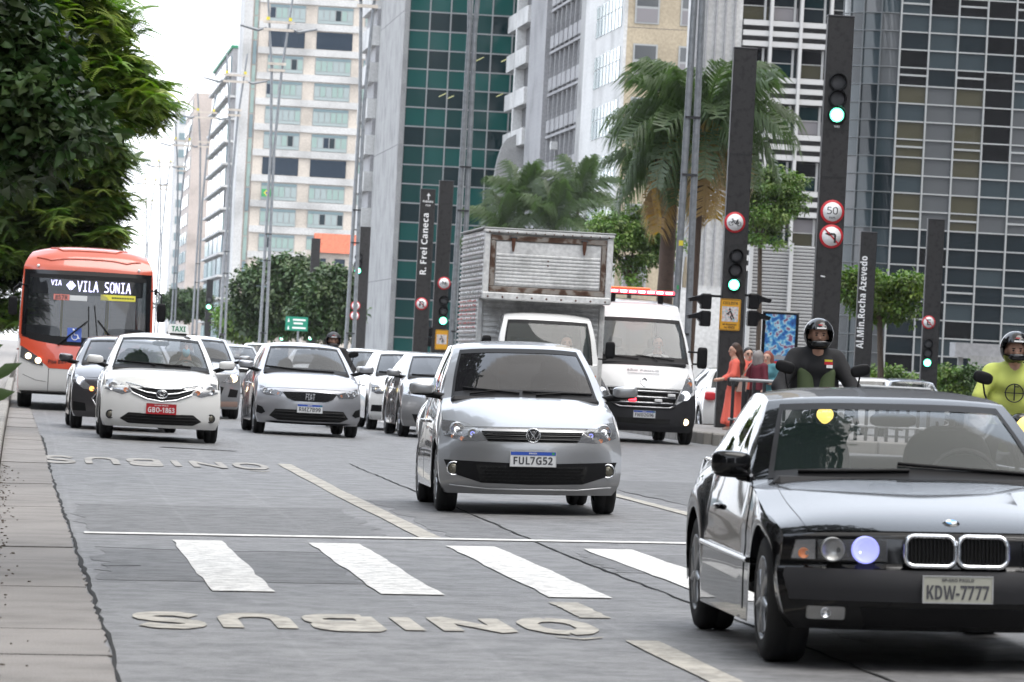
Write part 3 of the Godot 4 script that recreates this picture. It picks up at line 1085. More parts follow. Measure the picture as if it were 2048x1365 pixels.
		var im := MB.new()
		var mp := sk.screen(Vector2(0, sk.at(sk.w1, 0).y - 0.08))
		im.sq(mp + Vector3(0, 0, -0.08), Vector3(0.12, 0.035, 0.02), 0.6, 0.5)
		im.tube([mp + Vector3(0, 0.0, -0.08), mp + Vector3(0, 0.035, -0.10)], [0.01], 6)
		build(im, "rear_view_mirror", mat.black_trim, root)
	# wheels
	for k in axles.size():
		for sx in [-1, 1]:
			wheel(root, Vector3((W - s.wheel[1] / 2 - 0.02) * sx, R, axles[k]), R, s.wheel[1], sx, mat[s.get("rim", "alloy")], s.get("spokes", 6), s.get("steer", 0.0) if k == 0 else 0.0)
	# mirrors
	if s.has("mirror"):
		var q: Array = s.mirror        # x, y, z, half sizes
		for sx in [-1, 1]:
			var mm := MB.new()
			mm.sq(Vector3(q[0] * sx, q[1], q[2]), Vector3(q[3], q[4], q[5]), 0.55, 0.7, Basis(Vector3.BACK, 0.06 * sx))
			var mn := build(mm, "mirror", mat[s.get("mirror_paint", s.paint)], root)
			var bm := MB.new()
			bm.sq(Vector3((q[0] - 0.01) * sx, q[1] - q[4] * 0.75, q[2] - 0.01), Vector3(q[3] * 0.95, q[4] * 0.42, q[5] * 0.95), 0.6, 0.7, Basis(Vector3.BACK, 0.06 * sx))
			bm.tube([Vector3((q[0] - q[3] * 0.4) * sx, q[1] - q[4] * 0.8, q[2]), Vector3((E0.x - 0.06) * sx, E0.y + 0.01, q[2] - 0.05)], [0.035, 0.03], 8)
			build(bm, "mirror_foot", mat.black_trim, mn)
	# wipers
	for wi in s.get("wipers", []):
		var wm := MB.new()
		var a := Vector2(wi[0], wi[1])
		var b := Vector2(wi[2], wi[3])
		var pts := []
		for k in 7:
			pts.append(sk.screen(a.lerp(b, k / 6.0), 0.025))
		wm.tube(pts, [0.011], 6)
		if wi.size() > 4:
			wm.tube([sk.screen(Vector2(wi[4], wi[5]), 0.035), sk.screen(a.lerp(b, 0.45), 0.045)], [0.012, 0.008], 6)
		build(wm, "wiper", mat.black_trim, root)
	return {"o": root, "sk": sk, "f": sk.front, "s": s}

func feat(c: Dictionary, called: String, poly: PackedVector2Array, m: String, off := 0.004, thick := 0.03, mirrored := false, parent: Node = null) -> Array:
	var out := []
	for sx in ([1, -1] if mirrored else [1]):
		var p := PackedVector2Array()
		for v in poly:
			p.append(Vector2(v.x * sx, v.y))
		var mb := MB.new()
		mb.patch(p, c.f, off, thick, c.s.get("step", 0.07))
		out.append(build(mb, called, mat[m], parent if parent else c.o))
	return out

func lamp(c: Dictionary, called: String, poly: PackedVector2Array, housing: String, bowls: Array, mirrored := true, lens := "lens", off := 0.003) -> void:     # bowls: [x, y, radius, material]
	for sx in ([1, -1] if mirrored else [1]):
		var p := PackedVector2Array()
		for v in poly:
			p.append(Vector2(v.x * sx, v.y))
		var mb := MB.new()
		mb.patch(p, c.f, off, 0.03, 0.05)
		var h := build(mb, called, mat[housing], c.o)
		for b in bowls:
			var q := MB.new()
			var at: Vector3 = c.f.call(Vector2(b[0] * sx, b[1]), off)
			var r: float = b[2]
			q.lathe([[0, -r * 0.15], [r * 0.5, -r * 0.05], [r * 0.85, r * 0.12], [r, r * 0.26], [r * 1.04, r * 0.1], [r * 1.04, -r * 0.4]], at + Vector3(0, 0, 0.002 + r * 0.17), Vector3.BACK, 22)
			build(q, b[4] if b.size() > 4 else "reflector", mat[b[3]], h)
			if b[3] == "reflector":
				q = MB.new()
				q.sq(at + Vector3(0, 0, r * 0.2), Vector3(r * 0.22, r * 0.22, r * 0.18), 1, 1, Basis(), 10, 8)
				build(q, "bulb", mat.bulb, h)
		if lens != "":
			var g := MB.new()
			g.patch(p, c.f, off + 0.022, 0.022, 0.05)
			build(g, "lens", mat[lens], h)

func plate(c: Dictionary, at: Vector2, s: String, style: String, w := 0.40, h := 0.13, off := 0.012) -> void:
	var p: Vector3 = c.f.call(at, off)
	plate_at(c.o, p, s, style, w, h)

func plate_at(parent: Node, p: Vector3, s: String, style: String, w := 0.40, h := 0.13) -> void:
	var mb := MB.new()
	mb.prism(rrect(Vector2.ZERO, w, h, 0.012), Transform3D(Basis(), p), 0.006)
	var n := build(mb, "number_plate", mat["plate_red" if style == "red" else "plate_grey" if style == "grey" else "plate_white"], parent)
	mb = MB.new()
	var t := 0.006
	mb.box(p + Vector3(0, h / 2 - t / 2, 0.005), Vector3(w, t, 0.008)); mb.box(p + Vector3(0, -h / 2 + t / 2, 0.005), Vector3(w, t, 0.008))
	mb.box(p + Vector3(w / 2 - t / 2, 0, 0.005), Vector3(t, h - 0.02, 0.008)); mb.box(p + Vector3(-w / 2 + t / 2, 0, 0.005), Vector3(t, h - 0.02, 0.008))
	build(mb, "plate_frame", mat["plate_frame" if style != "red" else "plate_red"], n)
	if style == "blue":
		mb = MB.new()
		mb.box(p + Vector3(0, h * 0.36, 0.0072), Vector3(w - 0.014, h * 0.24, 0.003))
		build(mb, "band", mat.plate_blue, n)
		words("BRASIL", w * 0.18, h * 0.10, mat.plate_white, n, Transform3D(Basis(), p + Vector3(0, h * 0.36, 0.0095)), 0.002)
		mb = MB.new()
		mb.box(p + Vector3(w * 0.43, h * 0.36, 0.0095), Vector3(w * 0.055, h * 0.14, 0.002))
		build(mb, "flag", mat.flag_green, n)
		if s != "":
			words(s, w * 0.84, h * 0.48, mat.plate_ink, n, Transform3D(Basis(), p + Vector3(0, -h * 0.10, 0.0075)), 0.004, "lettering", "Droid Sans", true)
	elif s != "":
		words(s, w * 0.88, h * 0.50, mat.plate_white if style == "red" else mat.plate_ink, n, Transform3D(Basis(), p + Vector3(0, -h * 0.10, 0.0075)), 0.004)
		words("SP-SAO PAULO", w * 0.45, h * 0.11, mat.plate_white if style == "red" else mat.plate_ink, n, Transform3D(Basis(), p + Vector3(0, h * 0.34, 0.0075)), 0.003)

func neg(a: Array) -> PackedVector2Array:       # the right half of an outline, bottom to top, closed by its mirror image
	var p := pv(a)
	var q := PackedVector2Array()
	for k in range(p.size() - 1, -1, -1):
		if absf(p[k].x) > 1e-4:
			q.append(Vector2(-p[k].x, p[k].y))
	p.append_array(q)
	return p

func bars(c: Dictionary, called: String, parent: Node, ys: Array, m: String, r: float, off := 0.012) -> void:     # ys: list of [[x, y], ...] lines across the front
	for line in ys:
		var pts := []
		for i in line.size() - 1:
			var a := Vector2(line[i][0], line[i][1])
			var b := Vector2(line[i + 1][0], line[i + 1][1])
			for k in 6:
				pts.append(c.f.call(a.lerp(b, k / 6.0), off))
		pts.append(c.f.call(Vector2(line[-1][0], line[-1][1]), off))
		var mb := MB.new()
		mb.tube(pts, [r], 6)
		build(mb, called, mat[m], parent)

func ring(mb: MB, at: Vector3, rx: float, ry: float, t: float, n := 28) -> void:
	var p := []
	for k in n + 1:
		p.append(at + Vector3(cos(TAU * k / n) * rx, sin(TAU * k / n) * ry, 0))
	mb.tube(p, [t], 6, false)

func sedan_rows(h0: float, hb: float, H: float, hw: float, L: float, wz: float, tz: float) -> Array:    # bonnet lip, screen base, roof height, half width, length, screen base z, screen top z
	return [[-0.06, 0.19, hw - 0.09, 0.22, 0], [-0.01, 0.28, hw - 0.03, 0.26, 0], [0, 0.42, hw - 0.015, 0.28, 0], [-0.015, 0.58, hw - 0.015, 0.30, 0], [-0.06, h0 - 0.05, hw - 0.03, 0.33, 0.01], [-0.11, h0, hw - 0.05, 0.34, 0.015],
		[lerpf(-0.1, wz, 0.3), lerpf(h0, hb, 0.42), hw - 0.05, 0.2, 0.05], [lerpf(-0.1, wz, 0.65), lerpf(h0, hb, 0.75), hw - 0.055, 0.1, 0.06], [wz, hb, hw - 0.08, 0.09, 0.05], [lerpf(wz, tz, 0.5), lerpf(hb, H - 0.07, 0.54), hw - 0.165, 0.14, 0.03], [tz, H - 0.065, hw - 0.25, 0.14, 0.03],
		[tz - 0.18, H - 0.025, hw - 0.265, 0.07, 0.04], [tz - 0.65, H, hw - 0.27, 0, 0.05], [tz - 1.3, H - 0.02, hw - 0.27, 0, 0.05], [tz - 1.7, H - 0.07, hw - 0.28, -0.05, 0.04], [-L + 0.45, hb + 0.18, hw - 0.2, -0.05, 0.03], [-L + 0.2, hb + 0.0, hw - 0.14, -0.08, 0.03],
		[-L + 0.05, hb - 0.1, hw - 0.07, -0.12, 0.02], [-L, 0.5, hw - 0.04, -0.16, 0], [-L + 0.06, 0.24, hw - 0.08, -0.15, 0]]

func disc_lamp(c: Dictionary, called: String, x: float, y: float, r: float, face: String, rim: String, mirrored := true) -> void:
	for sx in ([1, -1] if mirrored else [1]):
		var at: Vector3 = c.f.call(Vector2(x * sx, y), 0.004)
		var mb := MB.new()
		mb.lathe([[0, r * 0.25], [r * 0.6, r * 0.2], [r * 0.85, 0.0], [r * 0.85, -r * 0.5]], at, Vector3.BACK, 20)
		var n := build(mb, called, mat[face], c.o)
		mb = MB.new()
		ring(mb, at + Vector3(0, 0, r * 0.1), r, r, r * 0.16)
		build(mb, "bezel", mat[rim], n)

func vehicles() -> void:
	compact_black()
	hatch_silver()
	taxi()
	hatch_argent()
	other_cars()
	box_truck()
	ambulance()
	bus()

func compact_black() -> void:
	var c := car("compact_car", "glossy black car with a twin chrome grille", {"paint": "paint_black", "W": 0.845, "sill": 0.17, "wheel": [0.305, 0.21], "axles": [-0.74, -3.44], "spokes": 7, "gap": 0.045,
		"rows": [[-0.10, 0.19, 0.72, 0.16, 0], [-0.03, 0.26, 0.78, 0.20, 0], [0, 0.38, 0.81, 0.24, 0], [-0.005, 0.46, 0.815, 0.25, 0], [-0.05, 0.50, 0.80, 0.22, 0], [-0.06, 0.60, 0.79, 0.20, 0], [-0.10, 0.655, 0.785, 0.20, 0.015],
			[-0.35, 0.73, 0.80, 0.10, 0.05], [-0.8, 0.80, 0.81, 0.05, 0.06], [-1.25, 0.865, 0.80, 0.02, 0.055], [-1.42, 0.885, 0.78, 0.10, 0.04], [-1.75, 1.07, 0.70, 0.12, 0.02], [-2.08, 1.235, 0.62, 0.12, 0.02], [-2.25, 1.275, 0.60, 0.06, 0.03], [-2.7, 1.31, 0.58, 0, 0.04],
			[-3.25, 1.28, 0.57, 0, 0.04], [-3.7, 1.05, 0.64, -0.04, 0.03], [-3.95, 0.92, 0.70, -0.06, 0.03], [-4.15, 0.90, 0.72, -0.10, 0.02], [-4.2, 0.6, 0.78, -0.16, 0], [-4.2, 0.3, 0.76, -0.16, 0]],
		"marks": [6, 10, 12, 15, 17], "tail": 18, "doors": [[-1.35, -2.62]], "windows": [[-1.6, -2.6], [-2.68, -3.55]], "crease": 0.55, "mirror": [0.87, 0.93, -1.62, 0.10, 0.062, 0.07], "seat_back": 1.0, "headrest": 0.18,
		"wipers": [[0.62, 0.905, -0.05, 0.945], [0.0, 0.915, -0.55, 0.90]], "step": 0.06})
	feat(c, "lower_bumper", neg([0, 0.33, 0.76, 0.33, 0.79, 0.44, 0.78, 0.478, 0, 0.478]), "grey_plastic", 0.012, 0.03)
	feat(c, "air_intake", neg([0, 0.215, 0.42, 0.215, 0.45, 0.30, 0, 0.30]), "black_trim", 0.004)
	feat(c, "headlight_panel", neg([0, 0.505, 0.76, 0.51, 0.74, 0.625, 0, 0.645]), "black_gloss", 0.003, 0.02)
	lamp(c, "headlight", pv([0.325, 0.517, 0.64, 0.52, 0.64, 0.613, 0.325, 0.620]), "black_gloss", [[0.424, 0.569, 0.062, "beam_violet", "headlamp"], [0.573, 0.567, 0.056, "reflector_dull", "side_lamp"]], true, "lens", 0.012)
	for sx in [-1, 1]:
		var b := MB.new()
		b.sq(c.f.call(Vector2(0.424 * sx - 0.03, 0.555), 0.022), Vector3(0.016, 0.014, 0.008), 1, 1)
		build(b, "headlamp_bulb", mat.beam_blue, c.o)
	lamp(c, "indicator", pv([0.65, 0.518, 0.755, 0.520, 0.735, 0.606, 0.65, 0.612]), "lamp_chrome", [[0.70, 0.545, 0.024, "amber", "amber_bulb"]], true, "lens", 0.012)
	var gp := PackedVector2Array()
	gp = rrect(Vector2(0.0, 0.566), 0.51, 0.155, 0.05)
	var g: Node = feat(c, "grille", gp, "black_gloss", 0.016, 0.04)[0]
	for sx in [-1, 1]:
		var cx: float = 0.124 * sx
		var pts := []
		for p in rrect(Vector2(cx, 0.569), 0.232, 0.140, 0.042, 6):
			pts.append(c.f.call(p, 0.034))
		pts.append(pts[0])
		var mb := MB.new()
		mb.tube(pts, [0.0125], 8, false)
		build(mb, "kidney_frame", mat.chrome, g)
		mb = MB.new()
		mb.patch(rrect(Vector2(cx, 0.569), 0.215, 0.125, 0.035), c.f, 0.020, 0.01, 0.05)
		build(mb, "kidney_back", mat.underside, g)
		for k in 11:
			mb = MB.new()
			var x := cx - 0.09 + 0.018 * k
			mb.box(c.f.call(Vector2(x, 0.569), 0.028), Vector3(0.005, 0.115, 0.016))
			build(mb, "slat", mat.black_trim, g)
	# roundel on the bonnet
	var at: Vector3 = c.sk.top(Vector2(0, -0.20), 0.006)
	var ax := Vector3(0, 0.93, 0.36).normalized()
	var mb2 := MB.new()
	mb2.lathe([[0, 0.006], [0.033, 0.006], [0.041, 0.0]], at, ax, 24)
	var em := build(mb2, "badge", mat.black_gloss, c.o)
	for k in 4:
		mb2 = MB.new()
		var v := PackedVector2Array([Vector2.ZERO])
		for q in 7:
			v.append(Vector2.from_angle(PI / 2 * (k + q / 6.0)) * 0.026)
		mb2.prism(v, Transform3D(Basis(Vector3.RIGHT, ax.cross(Vector3.RIGHT).normalized() * -1.0, ax), at + ax * 0.006), 0.002)
		build(mb2, "badge_quarter", mat["badge_blue" if k % 2 else "white_print"], em)
	plate(c, Vector2(0.0, 0.395), "KDW-7777", "grey", 0.335, 0.13, 0.02)
	lamp(c, "fog_light", rrect(Vector2(0.60, 0.27), 0.17, 0.062, 0.012), "reflector_dull", [[0.60, 0.27, 0.024, "reflector"]], true, "lens", 0.006)
	# rubbing strip with its bright line along the sides
	for sx in [-1, 1]:
		var sm := MB.new()
		sm.tube([Vector3(0.845 * sx, 0.47, -1.1), Vector3(0.855 * sx, 0.48, -2.0), Vector3(0.855 * sx, 0.49, -2.9)], [0.016], 6)
		build(sm, "side_moulding", mat.black_gloss, c.o)
		sm = MB.new()
		sm.tube([Vector3(0.79 * sx, 0.875, -1.45), Vector3(0.795 * sx, 0.90, -2.4), Vector3(0.75 * sx, 0.91, -3.6)], [0.009], 6)
		build(sm, "window_trim", mat.chrome, c.o)
	put(c.o, 4.42, -23.05, -0.9)

func hatch_silver() -> void:
	var c := car("hatchback_car", "silver hatchback with tinted windscreen driving ahead of the box truck", {"paint": "paint_silver", "W": 0.83, "sill": 0.2, "wheel": [0.305, 0.19], "axles": [-0.78, -3.245], "spokes": 10,
		"rows": [[-0.07, 0.18, 0.74, 0.24, 0], [-0.015, 0.27, 0.80, 0.28, 0], [0, 0.42, 0.82, 0.30, 0], [-0.01, 0.60, 0.82, 0.33, 0], [-0.05, 0.72, 0.80, 0.36, 0.01], [-0.10, 0.775, 0.78, 0.38, 0.01], [-0.35, 0.88, 0.77, 0.24, 0.05], [-0.65, 0.98, 0.77, 0.12, 0.06], [-0.95, 1.06, 0.74, 0.10, 0.05],
			[-1.30, 1.27, 0.68, 0.15, 0.03], [-1.68, 1.475, 0.60, 0.15, 0.03], [-1.85, 1.515, 0.585, 0.08, 0.04], [-2.3, 1.545, 0.58, 0, 0.05], [-3.0, 1.52, 0.57, 0, 0.05], [-3.4, 1.46, 0.55, -0.05, 0.05], [-3.62, 1.2, 0.62, -0.05, 0.04], [-3.72, 1.0, 0.70, -0.08, 0.03], [-3.8, 0.7, 0.76, -0.12, 0], [-3.82, 0.4, 0.78, -0.15, 0], [-3.75, 0.22, 0.74, -0.15, 0]],
		"marks": [5, 8, 10, 14, 16], "doors": [[-1.15, -2.15], [-2.2, -2.95]], "windows": [[-1.35, -2.12], [-2.22, -3.0], [-3.06, -3.4]], "glass": "windscreen_tint", "rear_glass": "windscreen_tint", "mirror": [0.93, 1.10, -1.1, 0.115, 0.055, 0.075], "seat_back": 1.05,
		"wipers": [[0.62, 1.075, -0.02, 1.09, 0.1, 1.06], [-0.05, 1.075, -0.55, 1.115, -0.5, 1.06]]})
	feat(c, "intake_surround", neg([0, 0.27, 0.45, 0.28, 0.73, 0.365, 0.775, 0.478, 0, 0.455]), "black_trim", 0.004)
	var low: Node = feat(c, "lower_grille", neg([0, 0.29, 0.46, 0.295, 0.50, 0.44, 0, 0.43]), "underside", 0.008, 0.01)[0]
	for j in 5:
		for i in 17:
			var x := -0.44 + i * 0.055 + (0.0275 if j % 2 else 0.0)
			if absf(x) < 0.46:
				var mb := MB.new()
				mb.box(c.f.call(Vector2(x, 0.305 + j * 0.029), 0.014), Vector3(0.046, 0.008, 0.012))
				build(mb, "grille_mesh", mat.black_trim, low)
	var g: Node = feat(c, "grille", neg([0, 0.648, 0.40, 0.650, 0.485, 0.767, 0, 0.768]), "underside", 0.004)[0]
	bars(c, "slat", g, [[[-0.45, 0.735], [0, 0.735], [0.45, 0.735]], [[-0.43, 0.703], [0, 0.703], [0.43, 0.703]], [[-0.415, 0.672], [0, 0.672], [0.415, 0.672]]], "black_gloss", 0.0075)
	bars(c, "slat_chrome", g, [[[-0.445, 0.724], [0, 0.722], [0.445, 0.724]], [[-0.42, 0.69], [0, 0.688], [0.42, 0.69]]], "dark_metal", 0.0025, 0.02)
	lamp(c, "headlight", pv([0.40, 0.655, 0.485, 0.768, 0.60, 0.815, 0.775, 0.828, 0.79, 0.76, 0.77, 0.69, 0.61, 0.645]), "lamp_dark", [[0.66, 0.745, 0.066, "reflector"], [0.66, 0.745, 0.024, "beam_white", "headlamp"], [0.53, 0.715, 0.040, "reflector_dull", "high_beam"], [0.53, 0.715, 0.018, "beam_violet", "high_beam_bulb"], [0.62, 0.667, 0.018, "amber", "indicator_bulb"], [0.70, 0.685, 0.014, "amber", "indicator_bulb"]])
	disc_lamp(c, "fog_light", 0.69, 0.40, 0.058, "fog_glass", "chrome")
	# badge: a ring with a V above a W
	var p: Vector3 = c.f.call(Vector2(0, 0.708), 0.02)
	var mb2 := MB.new()
	mb2.lathe([[0, 0.0], [0.064, 0.0], [0.066, -0.02]], p, Vector3.BACK, 28)
	var e := build(mb2, "badge", mat.lamp_dark, c.o)
	mb2 = MB.new()
	ring(mb2, p + Vector3(0, 0, 0.003), 0.061, 0.061, 0.007)
	for s in [[-0.034, 0.046, -0.002, -0.004], [0.034, 0.046, 0.002, -0.004], [-0.052, 0.022, -0.024, -0.050], [-0.024, -0.050, 0.0, 0.004], [0.0, 0.004, 0.024, -0.050], [0.024, -0.050, 0.052, 0.022]]:
		mb2.tube([p + Vector3(s[0], s[1], 0.003), p + Vector3(s[2], s[3], 0.003)], [0.0055], 6)
	build(mb2, "badge_letters", mat.chrome, e)
	plate(c, Vector2(0, 0.50), "FUL7G52", "blue", 0.415, 0.14, 0.014)
	bars(c, "bumper_lip", c.o, [[[-0.72, 0.25], [-0.4, 0.225], [0.4, 0.225], [0.72, 0.25]]], "paint_silver", 0.012, 0.004)
	put(c.o, 4.58, -44.1, -0.75)

func taxi() -> void:
	var rows := sedan_rows(0.80, 1.03, 1.51, 0.845, 4.3, -0.95, -1.75)
	rows[5][1] = 0.76
	var c := car("taxi_car", "white taxi sedan with a white roof sign and red number plate", {"paint": "paint_white", "W": 0.845, "sill": 0.2, "wheel": [0.30, 0.185], "axles": [-0.82, -3.37], "spokes": 8, "rim": "steel_rim", "rows": rows, "marks": [5, 8, 10, 14, 16],
		"doors": [[-1.15, -2.15], [-2.2, -3.0]], "windows": [[-1.3, -2.12], [-2.22, -3.05]], "mirror": [0.93, 1.10, -1.1, 0.115, 0.06, 0.08], "seat_back": 1.0, "headrest": 0.20,
		"wipers": [[-0.62, 1.10, 0.42, 1.055, -0.08, 1.06], [0.05, 1.06, 0.30, 1.075]], "glass": "windscreen", "side_glass": "clear_glass"}, "taxi")
	lamp(c, "headlight", pv([0.42, 0.675, 0.52, 0.80, 0.68, 0.845, 0.775, 0.825, 0.79, 0.70, 0.55, 0.635]), "lamp_chrome", [[0.68, 0.74, 0.062, "reflector"], [0.50, 0.70, 0.032, "amber", "indicator_bulb"], [0.555, 0.765, 0.022, "reflector"]])
	var g: Node = feat(c, "grille", neg([0, 0.565, 0.2, 0.59, 0.40, 0.675, 0.48, 0.785, 0.25, 0.745, 0, 0.73]), "underside", 0.004)[0]
	bars(c, "chrome_bar", g, [[[-0.50, 0.80], [-0.25, 0.748], [0, 0.733], [0.25, 0.748], [0.50, 0.80]], [[-0.46, 0.75], [-0.22, 0.68], [0, 0.655], [0.22, 0.68], [0.46, 0.75]], [[-0.42, 0.67], [-0.2, 0.585], [0, 0.558], [0.2, 0.585], [0.42, 0.67]]], "chrome", 0.012)
	bars(c, "slat", g, [[[-0.40, 0.70], [-0.2, 0.625], [0, 0.605], [0.2, 0.625], [0.40, 0.70]]], "dark_metal", 0.006)
	var p: Vector3 = c.f.call(Vector2(0, 0.66), 0.03)
	var mb := MB.new()
	mb.lathe([[0, 0.0], [0.078, -0.004]], p, Vector3.BACK, 24, Vector2(1, 0.72))
	var e := build(mb, "badge", mat.lamp_dark, c.o)
	mb = MB.new()
	ring(mb, p + Vector3(0, 0, 0.006), 0.078, 0.055, 0.008)
	ring(mb, p + Vector3(0, 0.012, 0.006), 0.045, 0.028, 0.006)
	ring(mb, p + Vector3(0, -0.004, 0.008), 0.022, 0.046, 0.006)
	build(mb, "badge_rings", mat.chrome, e)
	feat(c, "plate_panel", rrect(Vector2(0, 0.46), 0.58, 0.15, 0.02), "paint_white", 0.008, 0.02)
	plate(c, Vector2(0, 0.455), "GBO-1863", "red", 0.42, 0.145, 0.016)
	var low: Node = feat(c, "lower_grille", neg([0, 0.235, 0.45, 0.24, 0.57, 0.30, 0.45, 0.39, 0, 0.385]), "underside", 0.004)[0]
	bars(c, "slat", low, [[[-0.50, 0.31], [0, 0.305], [0.50, 0.31]], [[-0.48, 0.35], [0, 0.345], [0.48, 0.35]], [[-0.48, 0.27], [0, 0.265], [0.48, 0.27]]], "black_trim", 0.008)
	disc_lamp(c, "fog_light", 0.70, 0.35, 0.055, "fog_glass", "black_trim")
	# roof sign
	put(c.o, 1.98, -69.6, 0.2)
	var sg := thing("taxi_sign", "white TAXI sign with green letters on the taxi roof", "sign")
	sg.transform = c.o.transform * Transform3D(Basis(), Vector3(0.26, 1.50, -2.25))
	mb = MB.new()
	mb.prism(pv([-0.15, 0.02, 0.15, 0.02, 0.135, 0.13, 0.115, 0.155, -0.115, 0.155, -0.135, 0.13]), Transform3D(Basis(), Vector3(0, 0, -0.05)), 0.10)
	build(mb, "housing", mat.white_print, sg)
	mb = MB.new()
	mb.cbox(Vector3(0, 0.01, 0), Vector3(0.24, 0.03, 0.12), 0.008)
	build(mb, "foot", mat.black_trim, sg)
	words("TAXI", 0.20, 0.075, mat.green_print, sg, Transform3D(Basis(), Vector3(0, 0.088, 0.052)), 0.006)

func hatch_argent() -> void:
	var rows := sedan_rows(0.76, 1.04, 1.505, 0.86, 4.0, -0.98, -1.72)
	for k in range(14, 20):
		rows[k][0] = [-3.45, -3.72, -3.85, -3.93, -3.98, -3.92][k - 14]
	var c := car("hatchback_car", "pale silver hatchback with black mesh grille and lettered badge", {"paint": "paint_silver_cool", "W": 0.865, "sill": 0.2, "wheel": [0.31, 0.19], "axles": [-0.83, -3.35], "spokes": 6, "rows": rows, "marks": [5, 8, 10, 14, 16],
		"doors": [[-1.15, -2.15], [-2.2, -3.0]], "windows": [[-1.3, -2.12], [-2.22, -3.05], [-3.1, -3.4]], "mirror": [0.985, 1.11, -1.08, 0.12, 0.06, 0.08], "glass": "windscreen_grey",
		"wipers": [[-0.66, 1.10, -0.02, 1.055], [-0.1, 1.06, 0.45, 1.05]]})
	lamp(c, "headlight", pv([0.42, 0.69, 0.64, 0.745, 0.79, 0.79, 0.80, 0.69, 0.70, 0.635, 0.48, 0.625]), "lamp_dark", [[0.715, 0.71, 0.042, "reflector"], [0.62, 0.695, 0.036, "reflector"], [0.51, 0.668, 0.018, "amber", "indicator_bulb"]])
	var g: Node = feat(c, "grille", neg([0, 0.555, 0.25, 0.557, 0.37, 0.60, 0.45, 0.70, 0, 0.715]), "underside", 0.004)[0]
	for j in 6:
		for i in 13:
			var x := -0.42 + i * 0.07 + (0.035 if j % 2 else 0.0)
			var y := 0.573 + j * 0.025
			if absf(x) < 0.27 + (y - 0.555) * 1.05:
				var m := MB.new()
				m.box(c.f.call(Vector2(x, y), 0.012), Vector3(0.05, 0.007, 0.012))
				build(m, "grille_mesh", mat.dark_metal, g)
	words("FIAT", 0.15, 0.105, mat.chrome, c.o, Transform3D(Basis(), c.f.call(Vector2(0, 0.635), 0.022)), 0.012, "badge_letters")
	plate(c, Vector2(0, 0.445), "RMZ7B99", "blue", 0.415, 0.14, 0.02)
	var low: Node = feat(c, "lower_grille", neg([0, 0.235, 0.50, 0.24, 0.64, 0.305, 0.55, 0.42, 0, 0.425]), "underside", 0.004)[0]
	bars(c, "slat", low, [[[-0.58, 0.33], [0, 0.33], [0.58, 0.33]], [[-0.56, 0.28], [0, 0.275], [0.56, 0.28]], [[-0.55, 0.38], [0, 0.38], [0.55, 0.38]]], "black_trim", 0.011)
	feat(c, "side_intake", pv([0.83, 0.47, 0.75, 0.44, 0.70, 0.36, 0.76, 0.325, 0.84, 0.35]), "black_trim", 0.005, 0.03, true)
	feat(c, "lower_lip", neg([0, 0.185, 0.55, 0.19, 0.70, 0.215, 0.6, 0.225, 0, 0.215]), "black_trim", 0.006, 0.02)
	put(c.o, 4.66, -80.2, 1.5)

func plain_car(called: String, label: String, paint: String, rows: Array, W: float, extra := {}) -> Dictionary:
	var L: float = -rows[-1][0]
	var s := {"paint": paint, "W": W, "sill": 0.2, "wheel": [0.30, 0.185], "axles": [-0.82, -0.82 - 2.5], "rows": rows, "marks": [5, 8, 10, 14, 16], "doors": [[-1.15, -2.15], [-2.2, -3.0]], "windows": [[-1.3, -2.12], [-2.22, -3.05]],
		"mirror": [W + 0.08, 1.08, -1.1, 0.11, 0.06, 0.08], "glass": "windscreen_grey", "wipers": [[-0.6, 1.07, 0.1, 1.045]]}
	s.merge(extra, true)
	return car(called, label, s)

func place_px(c: Dictionary, px: float, z: float, turn := 0.0) -> void:
	put(c.o, onz(px, 800.0, z).x, z, turn)

